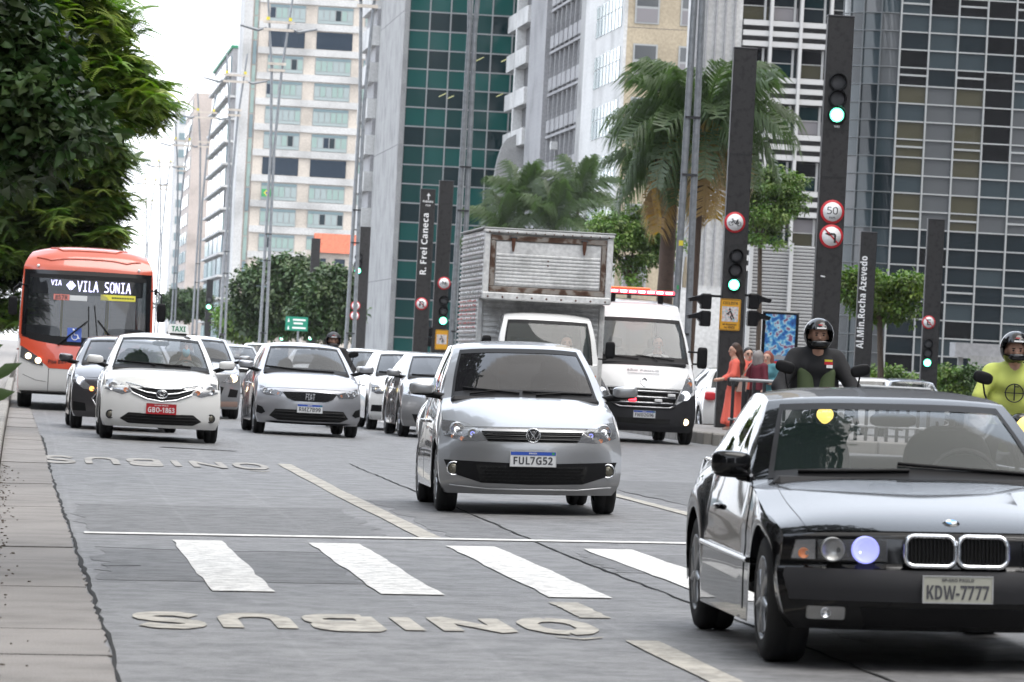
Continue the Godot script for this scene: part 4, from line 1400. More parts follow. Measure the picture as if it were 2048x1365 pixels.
func other_cars() -> void:
	# white hatchback
	var c := plain_car("hatchback_car", "white hatchback with dark trapezoid bumper intakes beside the silver sedan", "paint_white", sedan_rows(0.79, 1.04, 1.47, 0.83, 3.9, -0.98, -1.75), 0.83, {"glass": "windscreen_grey"})
	lamp(c, "headlight", pv([0.42, 0.68, 0.45, 0.79, 0.78, 0.83, 0.79, 0.70, 0.70, 0.66]), "lamp_dark", [[0.69, 0.755, 0.045, "reflector"], [0.50, 0.72, 0.042, "beam_warm", "headlamp"], [0.59, 0.755, 0.028, "beam_warm", "side_lamp"]])
	feat(c, "grille", neg([0, 0.66, 0.42, 0.67, 0.45, 0.78, 0, 0.78]), "black_gloss")
	feat(c, "bumper_intake", pv([0.52, 0.34, 0.80, 0.34, 0.78, 0.46, 0.44, 0.46, 0.46, 0.40]), "black_trim", 0.004, 0.03, true)
	feat(c, "lower_grille", neg([0, 0.26, 0.60, 0.265, 0.42, 0.42, 0, 0.42]), "underside")
	plate(c, Vector2(0, 0.50), "", "blue")
	place_px(c, 832, -90.5, 1.0)
	# silver sedan
	c = plain_car("sedan_car", "silver sedan partly hidden behind the tinted silver hatchback", "paint_silver_dark", sedan_rows(0.79, 1.05, 1.46, 0.84, 4.4, -1.0, -1.8), 0.845, {"glass": "windscreen_tint"})
	lamp(c, "headlight", pv([0.45, 0.68, 0.50, 0.78, 0.78, 0.83, 0.79, 0.72]), "lamp_chrome", [[0.68, 0.76, 0.05, "reflector"]])
	feat(c, "grille", neg([0, 0.64, 0.40, 0.65, 0.45, 0.77, 0, 0.77]), "black_trim")
	feat(c, "lower_grille", neg([0, 0.25, 0.6, 0.26, 0.66, 0.40, 0, 0.40]), "black_trim")
	place_px(c, 905, -84.0, 1.0)
	# dark grey hatchback beside the bus
	c = plain_car("hatchback_car", "dark grey hatchback half hidden behind the white taxi", "paint_grey", sedan_rows(0.80, 1.04, 1.45, 0.84, 3.95, -0.98, -1.72), 0.84, {"glass": "windscreen_tint"})
	lamp(c, "headlight", pv([0.44, 0.60, 0.54, 0.66, 0.78, 0.86, 0.80, 0.72, 0.66, 0.62]), "lamp_chrome", [[0.70, 0.74, 0.060, "beam_white", "headlamp"], [0.53, 0.625, 0.035, "beam_amber", "indicator_bulb"]])
	feat(c, "grille", neg([0, 0.30, 0.42, 0.32, 0.52, 0.48, 0.40, 0.62, 0, 0.62]), "black_trim")
	bars(c, "grille_frame", c.o, [[[-0.40, 0.62], [-0.52, 0.48], [-0.42, 0.32]], [[0.40, 0.62], [0.52, 0.48], [0.42, 0.32]]], "chrome", 0.012)
	feat(c, "side_intake", pv([0.60, 0.28, 0.80, 0.28, 0.80, 0.42, 0.62, 0.40]), "black_trim", 0.004, 0.03, true)
	place_px(c, 252, -76.5, 1.0)
	# silver crossover behind the taxi
	c = plain_car("crossover_car", "silver crossover with lit headlights behind the white taxi", "paint_silver", sedan_rows(0.88, 1.10, 1.56, 0.84, 3.95, -0.95, -1.70), 0.845, {"glass": "windscreen_grey", "mirror": [0.92, 1.16, -1.05, 0.11, 0.06, 0.08]})
	lamp(c, "headlight", pv([0.44, 0.70, 0.60, 0.82, 0.78, 0.90, 0.80, 0.74, 0.66, 0.68]), "lamp_chrome", [[0.68, 0.78, 0.070, "beam_warm", "headlamp"]])
	feat(c, "grille", neg([0, 0.36, 0.42, 0.38, 0.5, 0.60, 0, 0.72]), "black_trim")
	feat(c, "side_intake", pv([0.58, 0.42, 0.76, 0.42, 0.78, 0.56, 0.62, 0.58]), "black_trim", 0.004, 0.03, true)
	feat(c, "lower_guard", neg([0, 0.22, 0.78, 0.24, 0.78, 0.34, 0, 0.32]), "taupe", 0.006)
	for sx in [-1, 1]:
		var r := MB.new()
		r.tube([Vector3(0.52 * sx, 1.54, -1.9), Vector3(0.53 * sx, 1.60, -2.0), Vector3(0.52 * sx, 1.60, -3.0), Vector3(0.51 * sx, 1.52, -3.1)], [0.016], 6)
		build(r, "roof_rail", mat.black_trim, c.o)
	place_px(c, 394, -95.0, 0.5)
	# white car between
	c = plain_car("hatchback_car", "white car with small lit lamps between the two hatchbacks", "paint_white", sedan_rows(0.79, 1.04, 1.5, 0.83, 3.9, -0.98, -1.75), 0.83)
	lamp(c, "headlight", pv([0.46, 0.68, 0.50, 0.79, 0.78, 0.83, 0.79, 0.70]), "lamp_chrome", [[0.66, 0.76, 0.045, "beam_warm", "headlamp"]])
	feat(c, "grille", neg([0, 0.64, 0.44, 0.66, 0.46, 0.76, 0, 0.76]), "black_trim")
	disc_lamp(c, "fog_light", 0.66, 0.40, 0.05, "beam_warm", "black_trim")
	place_px(c, 752, -106.0, 0.5)
	# far traffic between the lanes
	for a in [[520, -190.0, "paint_white", 1.62, "white delivery car far off between taxi and pale silver hatchback"], [470, -150.0, "paint_silver", 1.48, "silver car far off beside the white taxi"], [632, -140.0, "paint_white", 1.46, "white car far off behind the pale silver hatchback"]]:
		c = plain_car("far_car", a[4], a[2], sedan_rows(0.80, 1.05, a[3], 0.83, 4.0, -0.98, -1.75), 0.83)
		lamp(c, "headlight", pv([0.46, 0.68, 0.50, 0.79, 0.78, 0.83, 0.79, 0.70]), "lamp_chrome", [[0.66, 0.76, 0.045, "reflector"]])
		feat(c, "grille", neg([0, 0.64, 0.44, 0.66, 0.46, 0.76, 0, 0.76]), "black_trim")
		place_px(c, a[0], a[1], 0.0)
	# traffic on the far carriageway, seen from behind
	for a in [[1430, -112.0, "paint_white", 1.5, "white car behind the railing beside the ambulance", 180.0], [1585, -118.0, "paint_white", 1.50, "white car behind the railing beside the women", 178.0], [1775, -126.0, "paint_bluegrey", 1.47, "blue grey car seen from behind below the street name pillar", 180.0], [1935, -124.0, "paint_white", 1.45, "white car on the far carriageway below the bicycle signal", 95.0]]:
		c = plain_car("far_car", a[4], a[2], sedan_rows(0.80, 1.05, a[3], 0.83, 4.0, -0.98, -1.75), 0.83, {"glass": "windscreen"})
		for sx in [-1, 1]:
			var t := MB.new()
			t.sq(Vector3(0.66 * sx, 0.85, -3.93), Vector3(0.12, 0.09, 0.06), 0.5, 0.5)
			build(t, "tail_light", mat.red_print, c.o)
		place_px(c, a[0], a[1], a[5])

func box_truck() -> void:
	var c := car("box_truck", "white box truck with a rust framed hatch over its cab", {"paint": "paint_white", "W": 0.88, "sill": 0.45, "wheel": [0.34, 0.2], "axles": [-0.80], "spokes": 6, "rim": "steel_rim",
		"rows": [[-0.05, 0.35, 0.80, 0.12, 0], [0, 0.5, 0.86, 0.16, 0], [0, 0.9, 0.88, 0.16, 0], [-0.02, 1.2, 0.88, 0.16, 0], [-0.06, 1.36, 0.88, 0.14, 0], [-0.10, 1.40, 0.875, 0.12, 0], [-0.30, 1.8, 0.84, 0.12, 0], [-0.50, 2.12, 0.78, 0.12, 0.02], [-0.62, 2.20, 0.76, 0.08, 0.04], [-0.9, 2.25, 0.74, 0.0, 0.05],
			[-1.5, 2.24, 0.74, 0, 0.05], [-1.62, 2.1, 0.76, 0, 0.03], [-1.65, 1.4, 0.86, 0, 0], [-1.7, 0.9, 0.88, 0, 0], [-1.7, 0.45, 0.86, 0, 0]],
		"marks": [4, 5, 7, 10, 12], "doors": [[-0.35, -1.45]], "windows": [[-0.32, -1.35]], "side_glass": "clear_glass", "glass": "windscreen", "rear_glass": "windscreen_tint", "seat_back": 0.85, "headrest": 0.3, "wipers": [[-0.5, 1.46, 0.05, 1.43], [0.1, 1.46, 0.6, 1.43]]}, "truck")
	var o: Node3D = c.o
	lamp(c, "headlight", pv([0.58, 0.75, 0.84, 0.78, 0.85, 1.05, 0.62, 1.0]), "lamp_chrome", [[0.72, 0.86, 0.07, "reflector"]])
	lamp(c, "indicator", pv([0.70, 1.06, 0.85, 1.08, 0.85, 1.2, 0.72, 1.2]), "amber", [], true, "lens")
	feat(c, "grille", neg([0, 0.72, 0.52, 0.74, 0.55, 0.9, 0, 0.9]), "black_trim")
	for sx in [-1, 1]:
		var m := MB.new()
		m.sq(Vector3(1.09 * sx, 1.66, -0.25), Vector3(0.085, 0.15, 0.05), 0.4, 0.4)
		var mn := build(m, "mirror", mat.black_trim, o)
		m = MB.new()
		m.tube([Vector3(1.07 * sx, 1.52, -0.26), Vector3(1.0 * sx, 1.49, -0.26), Vector3(0.84 * sx, 1.5, -0.35)], [0.015], 6)
		build(m, "mirror_arm", mat.black_trim, mn)
	var mb := MB.new()
	# cargo body: shell, posts, hatch
	var X := 1.14
	mb.box(Vector3(0, 3.07, -3.55), Vector3(X * 2 - 0.06, 1.20, 4.9))
	mb.box(Vector3(0, 1.72, -3.95), Vector3(X * 2 - 0.06, 1.50, 4.1))
	var b := build(mb, "cargo_body", mat.box_metal, o)
	mb = MB.new()
	mb.box(Vector3(0, 0.80, -3.6), Vector3(0.9, 0.18, 4.4))
	for z in [-4.4]:
		for sx in [-1, 1]:
			mb.lathe([[0.2, -0.2], [0.34, -0.2], [0.36, -0.1], [0.36, 0.1], [0.34, 0.2], [0.2, 0.2]], Vector3(0.8 * sx, 0.36, z), Vector3.RIGHT, 24)
	build(mb, "chassis", mat.underside, o)
	for sx in [-1, 1]:
		mb = MB.new()
		mb.cbox(Vector3((X - 0.05) * sx, 3.04, -1.08), Vector3(0.11, 1.16, 0.10), 0.015)
		build(mb, "corner_post", mat.box_metal, b)
		mb = MB.new()
		mb.cbox(Vector3((X - 0.05) * sx, 1.7, -1.90), Vector3(0.10, 1.50, 0.09), 0.015)
		build(mb, "corner_post", mat.box_metal, b)
	mb = MB.new()
	mb.cbox(Vector3(0, 3.66, -1.08), Vector3(X * 2 + 0.04, 0.06, 0.16), 0.015)
	build(mb, "top_rail", mat.box_metal, b)
	mb = MB.new()
	mb.cbox(Vector3(0, 3.705, -3.5), Vector3(X * 2 + 0.08, 0.035, 5.0), 0.012)
	build(mb, "roof_cap", mat.box_grey, b)
	mb = MB.new()
	mb.cbox(Vector3(0, 2.515, -1.07), Vector3(X * 2, 0.13, 0.13), 0.02)
	build(mb, "bottom_rail", mat.box_metal, b)
	for k in 9:
		mb = MB.new()
		mb.lathe([[0, 0.012], [0.014, 0.008], [0.018, 0]], Vector3(-1.04 + k * 0.26, 2.50, -1.005), Vector3.BACK, 10)
		build(mb, "rivet", mat.rust_dark, b)
	for k in 14:
		mb = MB.new()
		mb.lathe([[0, 0.010], [0.010, 0.007], [0.014, 0]], Vector3(-1.06 + k * 0.163, 3.64, -0.998), Vector3.BACK, 8)
		build(mb, "rivet", mat.rust_dark, b)
	for sx in [-1, 1]:
		for k in 9:
			mb = MB.new()
			mb.lathe([[0, 0.010], [0.009, 0.006], [0.012, 0]], Vector3(1.02 * sx, 2.66 + k * 0.11, -1.028), Vector3.BACK, 8)
			build(mb, "rivet", mat.rust_dark, b)
	mb = MB.new()
	for a in [[0, 3.545, 2.06, 0.10], [0, 2.635, 2.06, 0.10], [-0.985, 3.09, 0.09, 0.81], [0.985, 3.09, 0.09, 0.81]]:
		mb.cbox(Vector3(a[0], a[1], -1.075), Vector3(a[2], a[3], 0.07), 0.012)
	build(mb, "hatch_frame", mat.box_rust, b)
	mb = MB.new()
	mb.cbox(Vector3(0, 3.09, -1.09), Vector3(1.87, 0.80, 0.06), 0.015)
	var h := build(mb, "hatch", mat.box_metal, b)
	for k in 9:
		mb = MB.new()
		var y := 2.745 + k * 0.062
		mb.grid([PackedVector3Array([Vector3(-0.92, y - 0.026, -1.058), Vector3(0.92, y - 0.026, -1.058)]), PackedVector3Array([Vector3(-0.92, y - 0.008, -1.042), Vector3(0.92, y - 0.008, -1.042)]), PackedVector3Array([Vector3(-0.92, y + 0.014, -1.042), Vector3(0.92, y + 0.014, -1.042)]), PackedVector3Array([Vector3(-0.92, y + 0.028, -1.058), Vector3(0.92, y + 0.028, -1.058)])], false)
		build(mb, "hatch_rib", mat.box_metal, h)
	for x in [-0.63, 0.63]:
		mb = MB.new()
		mb.prism(pv([x - 0.035, 3.56, x + 0.035, 3.56, x + 0.03, 3.42, x + 0.012, 3.31, x - 0.012, 3.31, x - 0.03, 3.42]), Transform3D(Basis(), Vector3(0, 0, -1.05)), 0.045)
		build(mb, "hinge", mat.rust_dark, b)
		mb = MB.new()
		mb.tube([Vector3(x - 0.06, 3.555, -1.02), Vector3(x + 0.06, 3.555, -1.02)], [0.018], 8)
		build(mb, "hinge_pin", mat.dark_metal, b)
	for y in [3.17, 3.09]:
		mb = MB.new()
		mb.lathe([[0, 0.014], [0.012, 0.01], [0.015, 0]], Vector3(0.0, y, -1.045), Vector3.BACK, 10)
		build(mb, "bolt", mat.rust_dark, h)
	# wall behind the cab and the ribbed sides with worn print
	for k in 15:
		mb = MB.new()
		mb.cbox(Vector3(0, 1.05 + k * 0.095, -1.885), Vector3(X * 2 - 0.22, 0.05, 0.03), 0.01)
		build(mb, "front_rib", mat.box_metal, b)
	for sx in [-1, 1]:
		for k in 34:
			var y := 1.02 + k * 0.078
			var z0 := -1.12 if y > 2.46 else -1.96
			mb = MB.new()
			mb.cbox(Vector3((X - 0.012) * sx, y, (z0 - 5.9) / 2), Vector3(0.05, 0.046, 5.9 + z0), 0.012)
			var r := build(mb, "side_rib", mat.box_grey if k % 3 == 1 else mat.box_metal, b)
			if sx < 0:
				mb = MB.new()
				var z := z0 - 0.15
				while z > -5.7:
					var l := rng.randf_range(0.05, 0.4)
					mb.box(Vector3(-X - 0.0125, y + rng.randf_range(-0.006, 0.006), z - l / 2), Vector3(0.004, rng.randf_range(0.018, 0.04), l))
					z -= l + rng.randf_range(0.03, 0.3)
				build(mb, "side_print", mat["box_red" if (k in [1, 2, 3] or k > 11 and k < 19) else "box_pale" if k % 2 else "box_grey"], r)
	put(o, onz(1094, 800, -86.6).x, -86.6, -0.3)

func ambulance() -> void:
	var c := car("ambulance_van", "white ambulance van with a lit red light bar and dark grey bumper", {"paint": "paint_white_van", "bumper": "grey_plastic", "W": 1.035, "sill": 0.26, "wheel": [0.345, 0.22], "axles": [-0.95, -4.45], "spokes": 5, "rim": "steel_rim", "ug": 0.95,
		"rows": [[-0.06, 0.22, 0.90, 0.30, 0], [0, 0.35, 0.98, 0.36, 0], [0, 0.55, 1.0, 0.36, 0], [-0.03, 0.75, 1.0, 0.36, 0], [-0.10, 1.02, 0.98, 0.34, 0], [-0.35, 1.25, 0.97, 0.22, 0.03], [-0.75, 1.5, 0.95, 0.14, 0.02], [-1.15, 1.95, 0.90, 0.14, 0.01], [-1.48, 2.31, 0.83, 0.14, 0.02], [-1.65, 2.48, 0.80, 0.10, 0.03], [-2.0, 2.63, 0.78, 0.02, 0.06], [-3.5, 2.69, 0.78, 0, 0.07],
			[-5.3, 2.69, 0.78, 0, 0.07], [-5.42, 2.3, 0.86, -0.03, 0.02], [-5.45, 1.6, 0.95, -0.03, 0.02], [-5.5, 0.9, 1.0, -0.05, 0], [-5.5, 0.3, 1.0, -0.05, 0]],
		"marks": [4, 6, 8, 12, 14], "doors": [[-1.05, -2.1], [-2.3, -3.5]], "windows": [[-1.2, -2.05]], "glass": "windscreen_van", "rear_glass": "windscreen_tint", "seat_back": 0.9, "headrest": 0.36,
		"wipers": [[-0.75, 1.60, -0.05, 1.55], [-0.1, 1.62, 0.62, 1.55, 0.3, 1.52]]}, "ambulance")
	var o: Node3D = c.o
	feat(c, "upper_front", neg([0, 0.665, 0.50, 0.67, 0.62, 0.74, 0.80, 0.84, 0.97, 0.93, 0.965, 1.015, 0, 1.02]), "paint_white_van", 0.006, 0.02)
	lamp(c, "headlight", pv([0.865, 1.31, 0.925, 1.18, 0.93, 0.97, 0.80, 0.82, 0.60, 0.785, 0.70, 0.99, 0.80, 1.21]), "lamp_chrome", [[0.78, 0.905, 0.085, "beam_white", "headlamp"], [0.875, 1.12, 0.04, "amber", "indicator_bulb"], [0.865, 1.21, 0.035, "reflector"]], true, "lens", 0.010)
	var g: Node = feat(c, "grille", neg([0, 0.665, 0.46, 0.675, 0.56, 0.72, 0.68, 1.005, 0, 1.01]), "underside", 0.012)[0]
	for j in 3:
		bars(c, "slat", g, [[[-0.63 + 0.05 * j, 0.955 - j * 0.105], [0.0, 0.955 - j * 0.105], [0.63 - 0.05 * j, 0.955 - j * 0.105]]], "lamp_chrome", 0.018, 0.022)
		for i in 7:
			var mb0 := MB.new()
			mb0.box(c.f.call(Vector2(-0.54 + i * 0.18, 0.94 - j * 0.105), 0.03), Vector3(0.09, 0.03, 0.03))
			build(mb0, "slat_step", mat.dark_metal, g)
	bars(c, "grille_frame", g, [[[-0.70, 1.01], [-0.57, 0.71], [-0.46, 0.665], [0.46, 0.665], [0.57, 0.71], [0.70, 1.01]]], "lamp_chrome", 0.014, 0.018)
	for a in [[-0.23, 0.80, "siren_red"], [0.25, 0.795, "white_print"], [0.50, 0.90, "white_print"]]:
		var mb1 := MB.new()
		mb1.cbox(c.f.call(Vector2(a[0], a[1]), 0.05), Vector3(0.14, 0.05, 0.03), 0.008)
		build(mb1, "grille_strobe", mat[a[2]], g)
	# diamond badge
	var p: Vector3 = c.f.call(Vector2(0, 1.13), 0.02)
	var dia := []
	for v in [[0, 0.085], [0.062, 0.03], [0.062, -0.03], [0, -0.085], [-0.062, -0.03], [-0.062, 0.03], [0, 0.085]]:
		dia.append(p + Vector3(v[0], v[1], v[1] * -0.9))
	var mb := MB.new()
	mb.tube(dia, [0.016], 6, false)
	build(mb, "badge", mat.chrome, o)
	var tilt := Basis(Vector3.RIGHT, -1.0)
	var tp: Vector3 = c.f.call(Vector2(0, 1.345), 0.04)
	words("SÃO PAULO", 0.60, 0.07, mat.grey_print, o, Transform3D(tilt, tp), 0.004)
	mb = MB.new()
	mb.box(c.f.call(Vector2(0, 1.285), 0.04), Vector3(0.60, 0.016, 0.004), tilt)
	build(mb, "small_print", mat.grey_print, o)
	plate(c, Vector2(0.0, 0.535), "FWD2G96", "blue", 0.41, 0.135, 0.02)
	feat(c, "lower_intake", neg([0, 0.36, 0.48, 0.37, 0.50, 0.46, 0, 0.455]), "underside", 0.005)
	disc_lamp(c, "fog_light", 0.80, 0.42, 0.07, "beam_warm", "black_trim")
	for sx in [-1, 1]:
		var m := MB.new()
		m.sq(Vector3(1.16 * sx, 1.62, -0.95), Vector3(0.095, 0.20, 0.07), 0.4, 0.5)
		var mn := build(m, "mirror", mat.black_trim, o)
		m = MB.new()
		for y in [1.5, 1.72]:
			m.tube([Vector3(1.1 * sx, y, -0.95), Vector3(0.9 * sx, y, -1.02)], [0.02], 6)
		build(m, "mirror_arm", mat.black_trim, mn)
	# light bar
	var lb := thing("light_bar", "red lit emergency light bar across the ambulance roof", "light bar")
	put(o, onz(1290, 800, -91.0).x, -91.0, 0.6)
	lb.transform = o.transform * Transform3D(Basis(), Vector3(0, 2.60, -1.95))
	mb = MB.new()
	mb.cbox(Vector3(0, 0.15, 0), Vector3(1.45, 0.03, 0.26), 0.01)
	build(mb, "base", mat.black_trim, lb)
	mb = MB.new()
	mb.cbox(Vector3(0, 0.20, 0), Vector3(1.42, 0.07, 0.24), 0.02)
	build(mb, "lens", mat.siren_red, lb)
	for k in 8:
		mb = MB.new()
		mb.cbox(Vector3(-0.60 + k * 0.172, 0.20, 0.121), Vector3(0.12, 0.04, 0.012), 0.004)
		build(mb, "led_module", mat.siren_core, lb)
	mb = MB.new()
	mb.cbox(Vector3(-0.2, 0.26, -0.05), Vector3(0.9, 0.05, 0.2), 0.015)
	build(mb, "cover", mat.amber, lb)
	for x in [-0.45, 0.45]:
		mb = MB.new()
		mb.cbox(Vector3(x, 0.06, 0.08), Vector3(0.10, 0.20, 0.05), 0.012)
		build(mb, "bracket", mat.black_trim, lb)
	var li := OmniLight3D.new()
	li.name = "light_bar_glow"
	li.light_color = Color(1, 0.05, 0.06)
	li.light_energy = 0.05
	li.light_size = 0.4
	li.omni_range = 12.0
	li.omni_attenuation = 2.0
	li.shadow_enabled = true
	li.transform = lb.transform * Transform3D(Basis(), Vector3(0, 0.22, 0.4))
	add_child(li)

func bus() -> void:
	var c := car("city_bus", "red and white city bus with a lit destination display", {"paint": "paint_orange", "bumper": "paint_white", "W": 1.25, "sill": 0.32, "wheel": [0.47, 0.28], "axles": [-2.7, -9.0], "spokes": 8, "rim": "steel_rim", "ug": 0.965, "cabin": false, "pz": 3.2,
		"rows": [[-0.15, 0.30, 1.18, 0.12, 0], [-0.03, 0.42, 1.22, 0.16, 0], [0, 0.8, 1.24, 0.18, 0], [-0.03, 1.1, 1.245, 0.18, 0], [-0.06, 1.24, 1.245, 0.18, -0.10], [-0.07, 1.27, 1.245, 0.18, -0.13], [-0.20, 2.0, 1.245, 0.18, 0], [-0.36, 2.63, 1.23, 0.18, 0], [-0.46, 2.82, 1.20, 0.16, 0.03], [-0.66, 3.02, 1.12, 0.12, 0.08], [-1.1, 3.14, 1.05, 0.05, 0.12], [-3.0, 3.14, 1.05, 0, 0.14],
			[-12, 3.14, 1.05, 0, 0.14], [-12.2, 2.6, 1.2, 0, 0.02], [-12.25, 1.4, 1.245, 0, 0], [-12.3, 0.4, 1.22, 0, 0]],
		"marks": [4, 5, 7, 12, 14], "doors": [[-0.6, -1.9]], "windows": [[-0.4, -2.6], [-2.7, -6.0], [-6.1, -9.0], [-9.1, -11.8]], "glass": "bus_glass", "rear_glass": "windscreen_tint", "step": 0.1}, "bus")
	var o: Node3D = c.o
	feat(c, "red_band", neg([0, 0.79, 0.66, 0.80, 0.72, 0.85, 1.0, 1.06, 1.225, 1.20, 1.225, 1.375, 0.9, 1.30, 0.4, 1.235, 0, 1.225]), "paint_red", 0.006, 0.02)
	lamp(c, "headlight", pv([0.775, 0.835, 0.80, 0.955, 1.0, 1.08, 1.20, 1.20, 1.215, 0.98, 0.95, 0.865]), "lamp_dark", [[0.87, 0.935, 0.055, "beam_warm", "headlamp"], [1.06, 1.01, 0.055, "beam_warm", "side_lamp"]], true, "lens", 0.012)
	words("Piso Baixo", 0.40, 0.075, mat.black_print, o, Transform3D(Basis(), c.f.call(Vector2(-0.48, 0.93), 0.012)), 0.004)
	for x in [-0.665, 0.665]:
		bars(c, "panel_gap", o, [[[x, 0.34], [x, 0.79]]], "underside", 0.006, 0.001)
	bars(c, "panel_gap", o, [[[-1.2, 0.35], [-0.66, 0.365], [0.66, 0.365], [1.2, 0.35]]], "underside", 0.006, 0.001)
	bars(c, "bumper_crease", o, [[[-1.15, 0.66], [-0.9, 0.56], [-0.7, 0.54]], [[1.15, 0.66], [0.9, 0.56], [0.7, 0.54]]], "underside", 0.004, 0.001)
	feat(c, "skirt", neg([0, 0.30, 1.16, 0.30, 1.18, 0.345, 0, 0.355]), "underside", 0.006)
	var fs := func(p: Vector2, off: float) -> Vector3: return c.sk.screen(p, off)
	# black surround of the screen
	var mb := MB.new()
	mb.patch(neg([0, 2.585, 1.20, 2.585, 1.21, 2.66, 0, 2.67]), fs, 0.006, 0.02, 0.1)
	build(mb, "screen_surround", mat.black_gloss, o)
	for sx in [-1, 1]:
		mb = MB.new()
		mb.patch(pv([1.13 * sx, 1.42, 1.22 * sx, 1.42, 1.205 * sx, 2.6, 1.10 * sx, 2.6]), fs, 0.006, 0.02, 0.1)
		build(mb, "screen_surround", mat.black_gloss, o)
		mb = MB.new()
		mb.lathe([[0, 0.02], [0.02, 0.015], [0.03, 0]], c.sk.at(c.sk.w1 + 1, 0.78 * sx) + Vector3(0, 0.03, 0.01), Vector3.BACK, 12)
		build(mb, "marker_lamp", mat.white_print, o)
	# moulded roof front
	bars({"f": func(p: Vector2, off: float) -> Vector3: return c.sk.top(p, off)}, "roof_crease", o, [[[-0.98, -0.62], [-0.72, -0.52], [0.72, -0.52], [0.98, -0.62]], [[-0.72, -0.9], [-0.5, -0.72], [0.5, -0.72], [0.72, -0.9]]], "paint_orange", 0.022, 0.0)
	# display behind the glass
	mb = MB.new()
	mb.cbox(Vector3(0, 2.38, -0.55), Vector3(2.1, 0.34, 0.10), 0.02)
	var d := build(mb, "destination_display", mat.black_trim, o)
	words("VILA SONIA", 1.02, 0.20, mat.led_text, d, Transform3D(Basis(), Vector3(0.31, 2.385, -0.495)), 0.01, "lettering", "Droid Sans Mono")
	words("VIA", 0.20, 0.10, mat.led_text, d, Transform3D(Basis(), Vector3(-0.60, 2.43, -0.495)), 0.01, "lettering", "Droid Sans Mono")
	mb = MB.new()
	mb.prism(pv([-0.41, 2.39, -0.33, 2.48, -0.33, 2.30]), Transform3D(Basis(), Vector3(0, 0, -0.497)), 0.008)
	mb.prism(pv([-0.23, 2.39, -0.31, 2.30, -0.31, 2.48]), Transform3D(Basis(), Vector3(0, 0, -0.497)), 0.008)
	build(mb, "line_symbol", mat.led_text, d)
	for a in [["route_board", -0.49, 2.155, 0.30, 0.11, "paint_orange"], ["notice_board", -0.17, 2.15, 0.33, 0.10, "shirt_white"], ["yellow_board", 0.58, 2.19, 0.66, 0.11, "yellow_print"], ["wheelchair_sign", -0.215, 1.45, 0.27, 0.27, "blue_print"]]:
		mb = MB.new()
		var q: Vector3 = c.sk.screen(Vector2(a[1], a[2]), 0.008)
		mb.cbox(q, Vector3(a[3], a[4], 0.008), 0.002, Basis(Vector3.RIGHT, -0.2))
		var bn := build(mb, a[0], mat[a[5]], o)
		var tx := Transform3D(Basis(Vector3.RIGHT, -0.2), q + Vector3(0, 0, 0.005))
		if a[0] == "route_board":
			words("857R", 0.24, 0.08, mat.black_print, bn, tx, 0.004)
		if a[0] == "yellow_board":
			mb = MB.new()
			for k in 9:
				mb.box(tx * Vector3(-0.1 + k * 0.048, 0, 0), Vector3(0.036, 0.03, 0.006), Basis(Vector3.RIGHT, -0.2))
			build(mb, "small_print", mat.olive_cloth, bn)
		if a[0] == "wheelchair_sign":
			mb = MB.new()
			var ar := []
			for k in 13:
				var an := 0.9 + TAU * 0.72 * k / 12.0 + 1.6
				ar.append(tx * Vector3(0.01 + cos(an) * 0.06, -0.035 + sin(an) * 0.06, 0.004))
			mb.tube(ar, [0.009], 5)
			mb.tube([tx * Vector3(-0.01, 0.07, 0.004), tx * Vector3(0.0, 0.0, 0.004), tx * Vector3(0.06, 0.0, 0.004), tx * Vector3(0.085, -0.07, 0.004), tx * Vector3(0.105, -0.06, 0.004)], [0.01], 5)
			mb.lathe([[0, 0.006], [0.02, 0.004], [0.021, 0]], tx * Vector3(-0.015, 0.1, 0.0), Vector3.BACK, 12)
			build(mb, "wheelchair_symbol", mat.white_print, bn)
	# wipers
	for a in [[-0.52, 1.25, 0.02, 1.72, 0.03, 2.0, 0.06, 1.38], [0.62, 1.27, 0.22, 1.75, 0.14, 2.03, 0.22, 1.45]]:
		mb = MB.new()
		mb.tube([c.sk.screen(Vector2(a[0], a[1]), 0.05), c.sk.screen(Vector2(a[2], a[3]), 0.06)], [0.022, 0.014], 6)
		mb.tube([c.sk.screen(Vector2(a[4], a[5]), 0.04), c.sk.screen(Vector2(a[6], a[7]), 0.04)], [0.012], 6)
		build(mb, "wiper", mat.black_trim, o)
	for sx in [-1, 1]:
		mb = MB.new()
		mb.sq(Vector3(1.40 * sx, 1.95, 0.10), Vector3(0.085, 0.18, 0.06), 0.35, 0.4)
		var mn := build(mb, "mirror", mat.black_trim, o)
		mb = MB.new()
		mb.tube([Vector3(1.40 * sx, 2.1, 0.10), Vector3(1.39 * sx, 2.28, 0.08), Vector3(1.30 * sx, 2.36, -0.1), Vector3(1.18 * sx, 2.36, -0.4)], [0.016], 6)
		mb.sq(Vector3(1.28 * sx, 2.34, 0.0), Vector3(0.03, 0.06, 0.05), 0.5, 0.5)
		build(mb, "mirror_arm", mat.black_trim, mn)
	# inside: seats, poles, steering wheel
	mb = MB.new()
	mb.cbox(Vector3(0, 1.12, -0.75), Vector3(2.3, 0.2, 0.7), 0.05)
	build(mb, "dashboard", mat.cabin, o)
	mb = MB.new()
	mb.box(Vector3(0, 0.5, -6), Vector3(2.4, 0.1, 11.5))
	build(mb, "floor", mat.cabin, o)
	for k in 5:
		for x in [-0.85, 0.85]:
			mb = MB.new()
			mb.sq(Vector3(x, 1.2, -3.0 - k * 1.4), Vector3(0.42, 0.42, 0.08), 0.4, 0.4)
			build(mb, "seat", mat.seat, o)
	for k in 4:
		mb = MB.new()
		mb.tube([Vector3(0.45 if k % 2 else -0.45, 0.5, -2.2 - k), Vector3(0.45 if k % 2 else -0.45, 2.9, -2.2 - k)], [0.018], 6)
		build(mb, "grab_pole", mat.flag_yellow, o)
	mb = MB.new()
	var rg := []
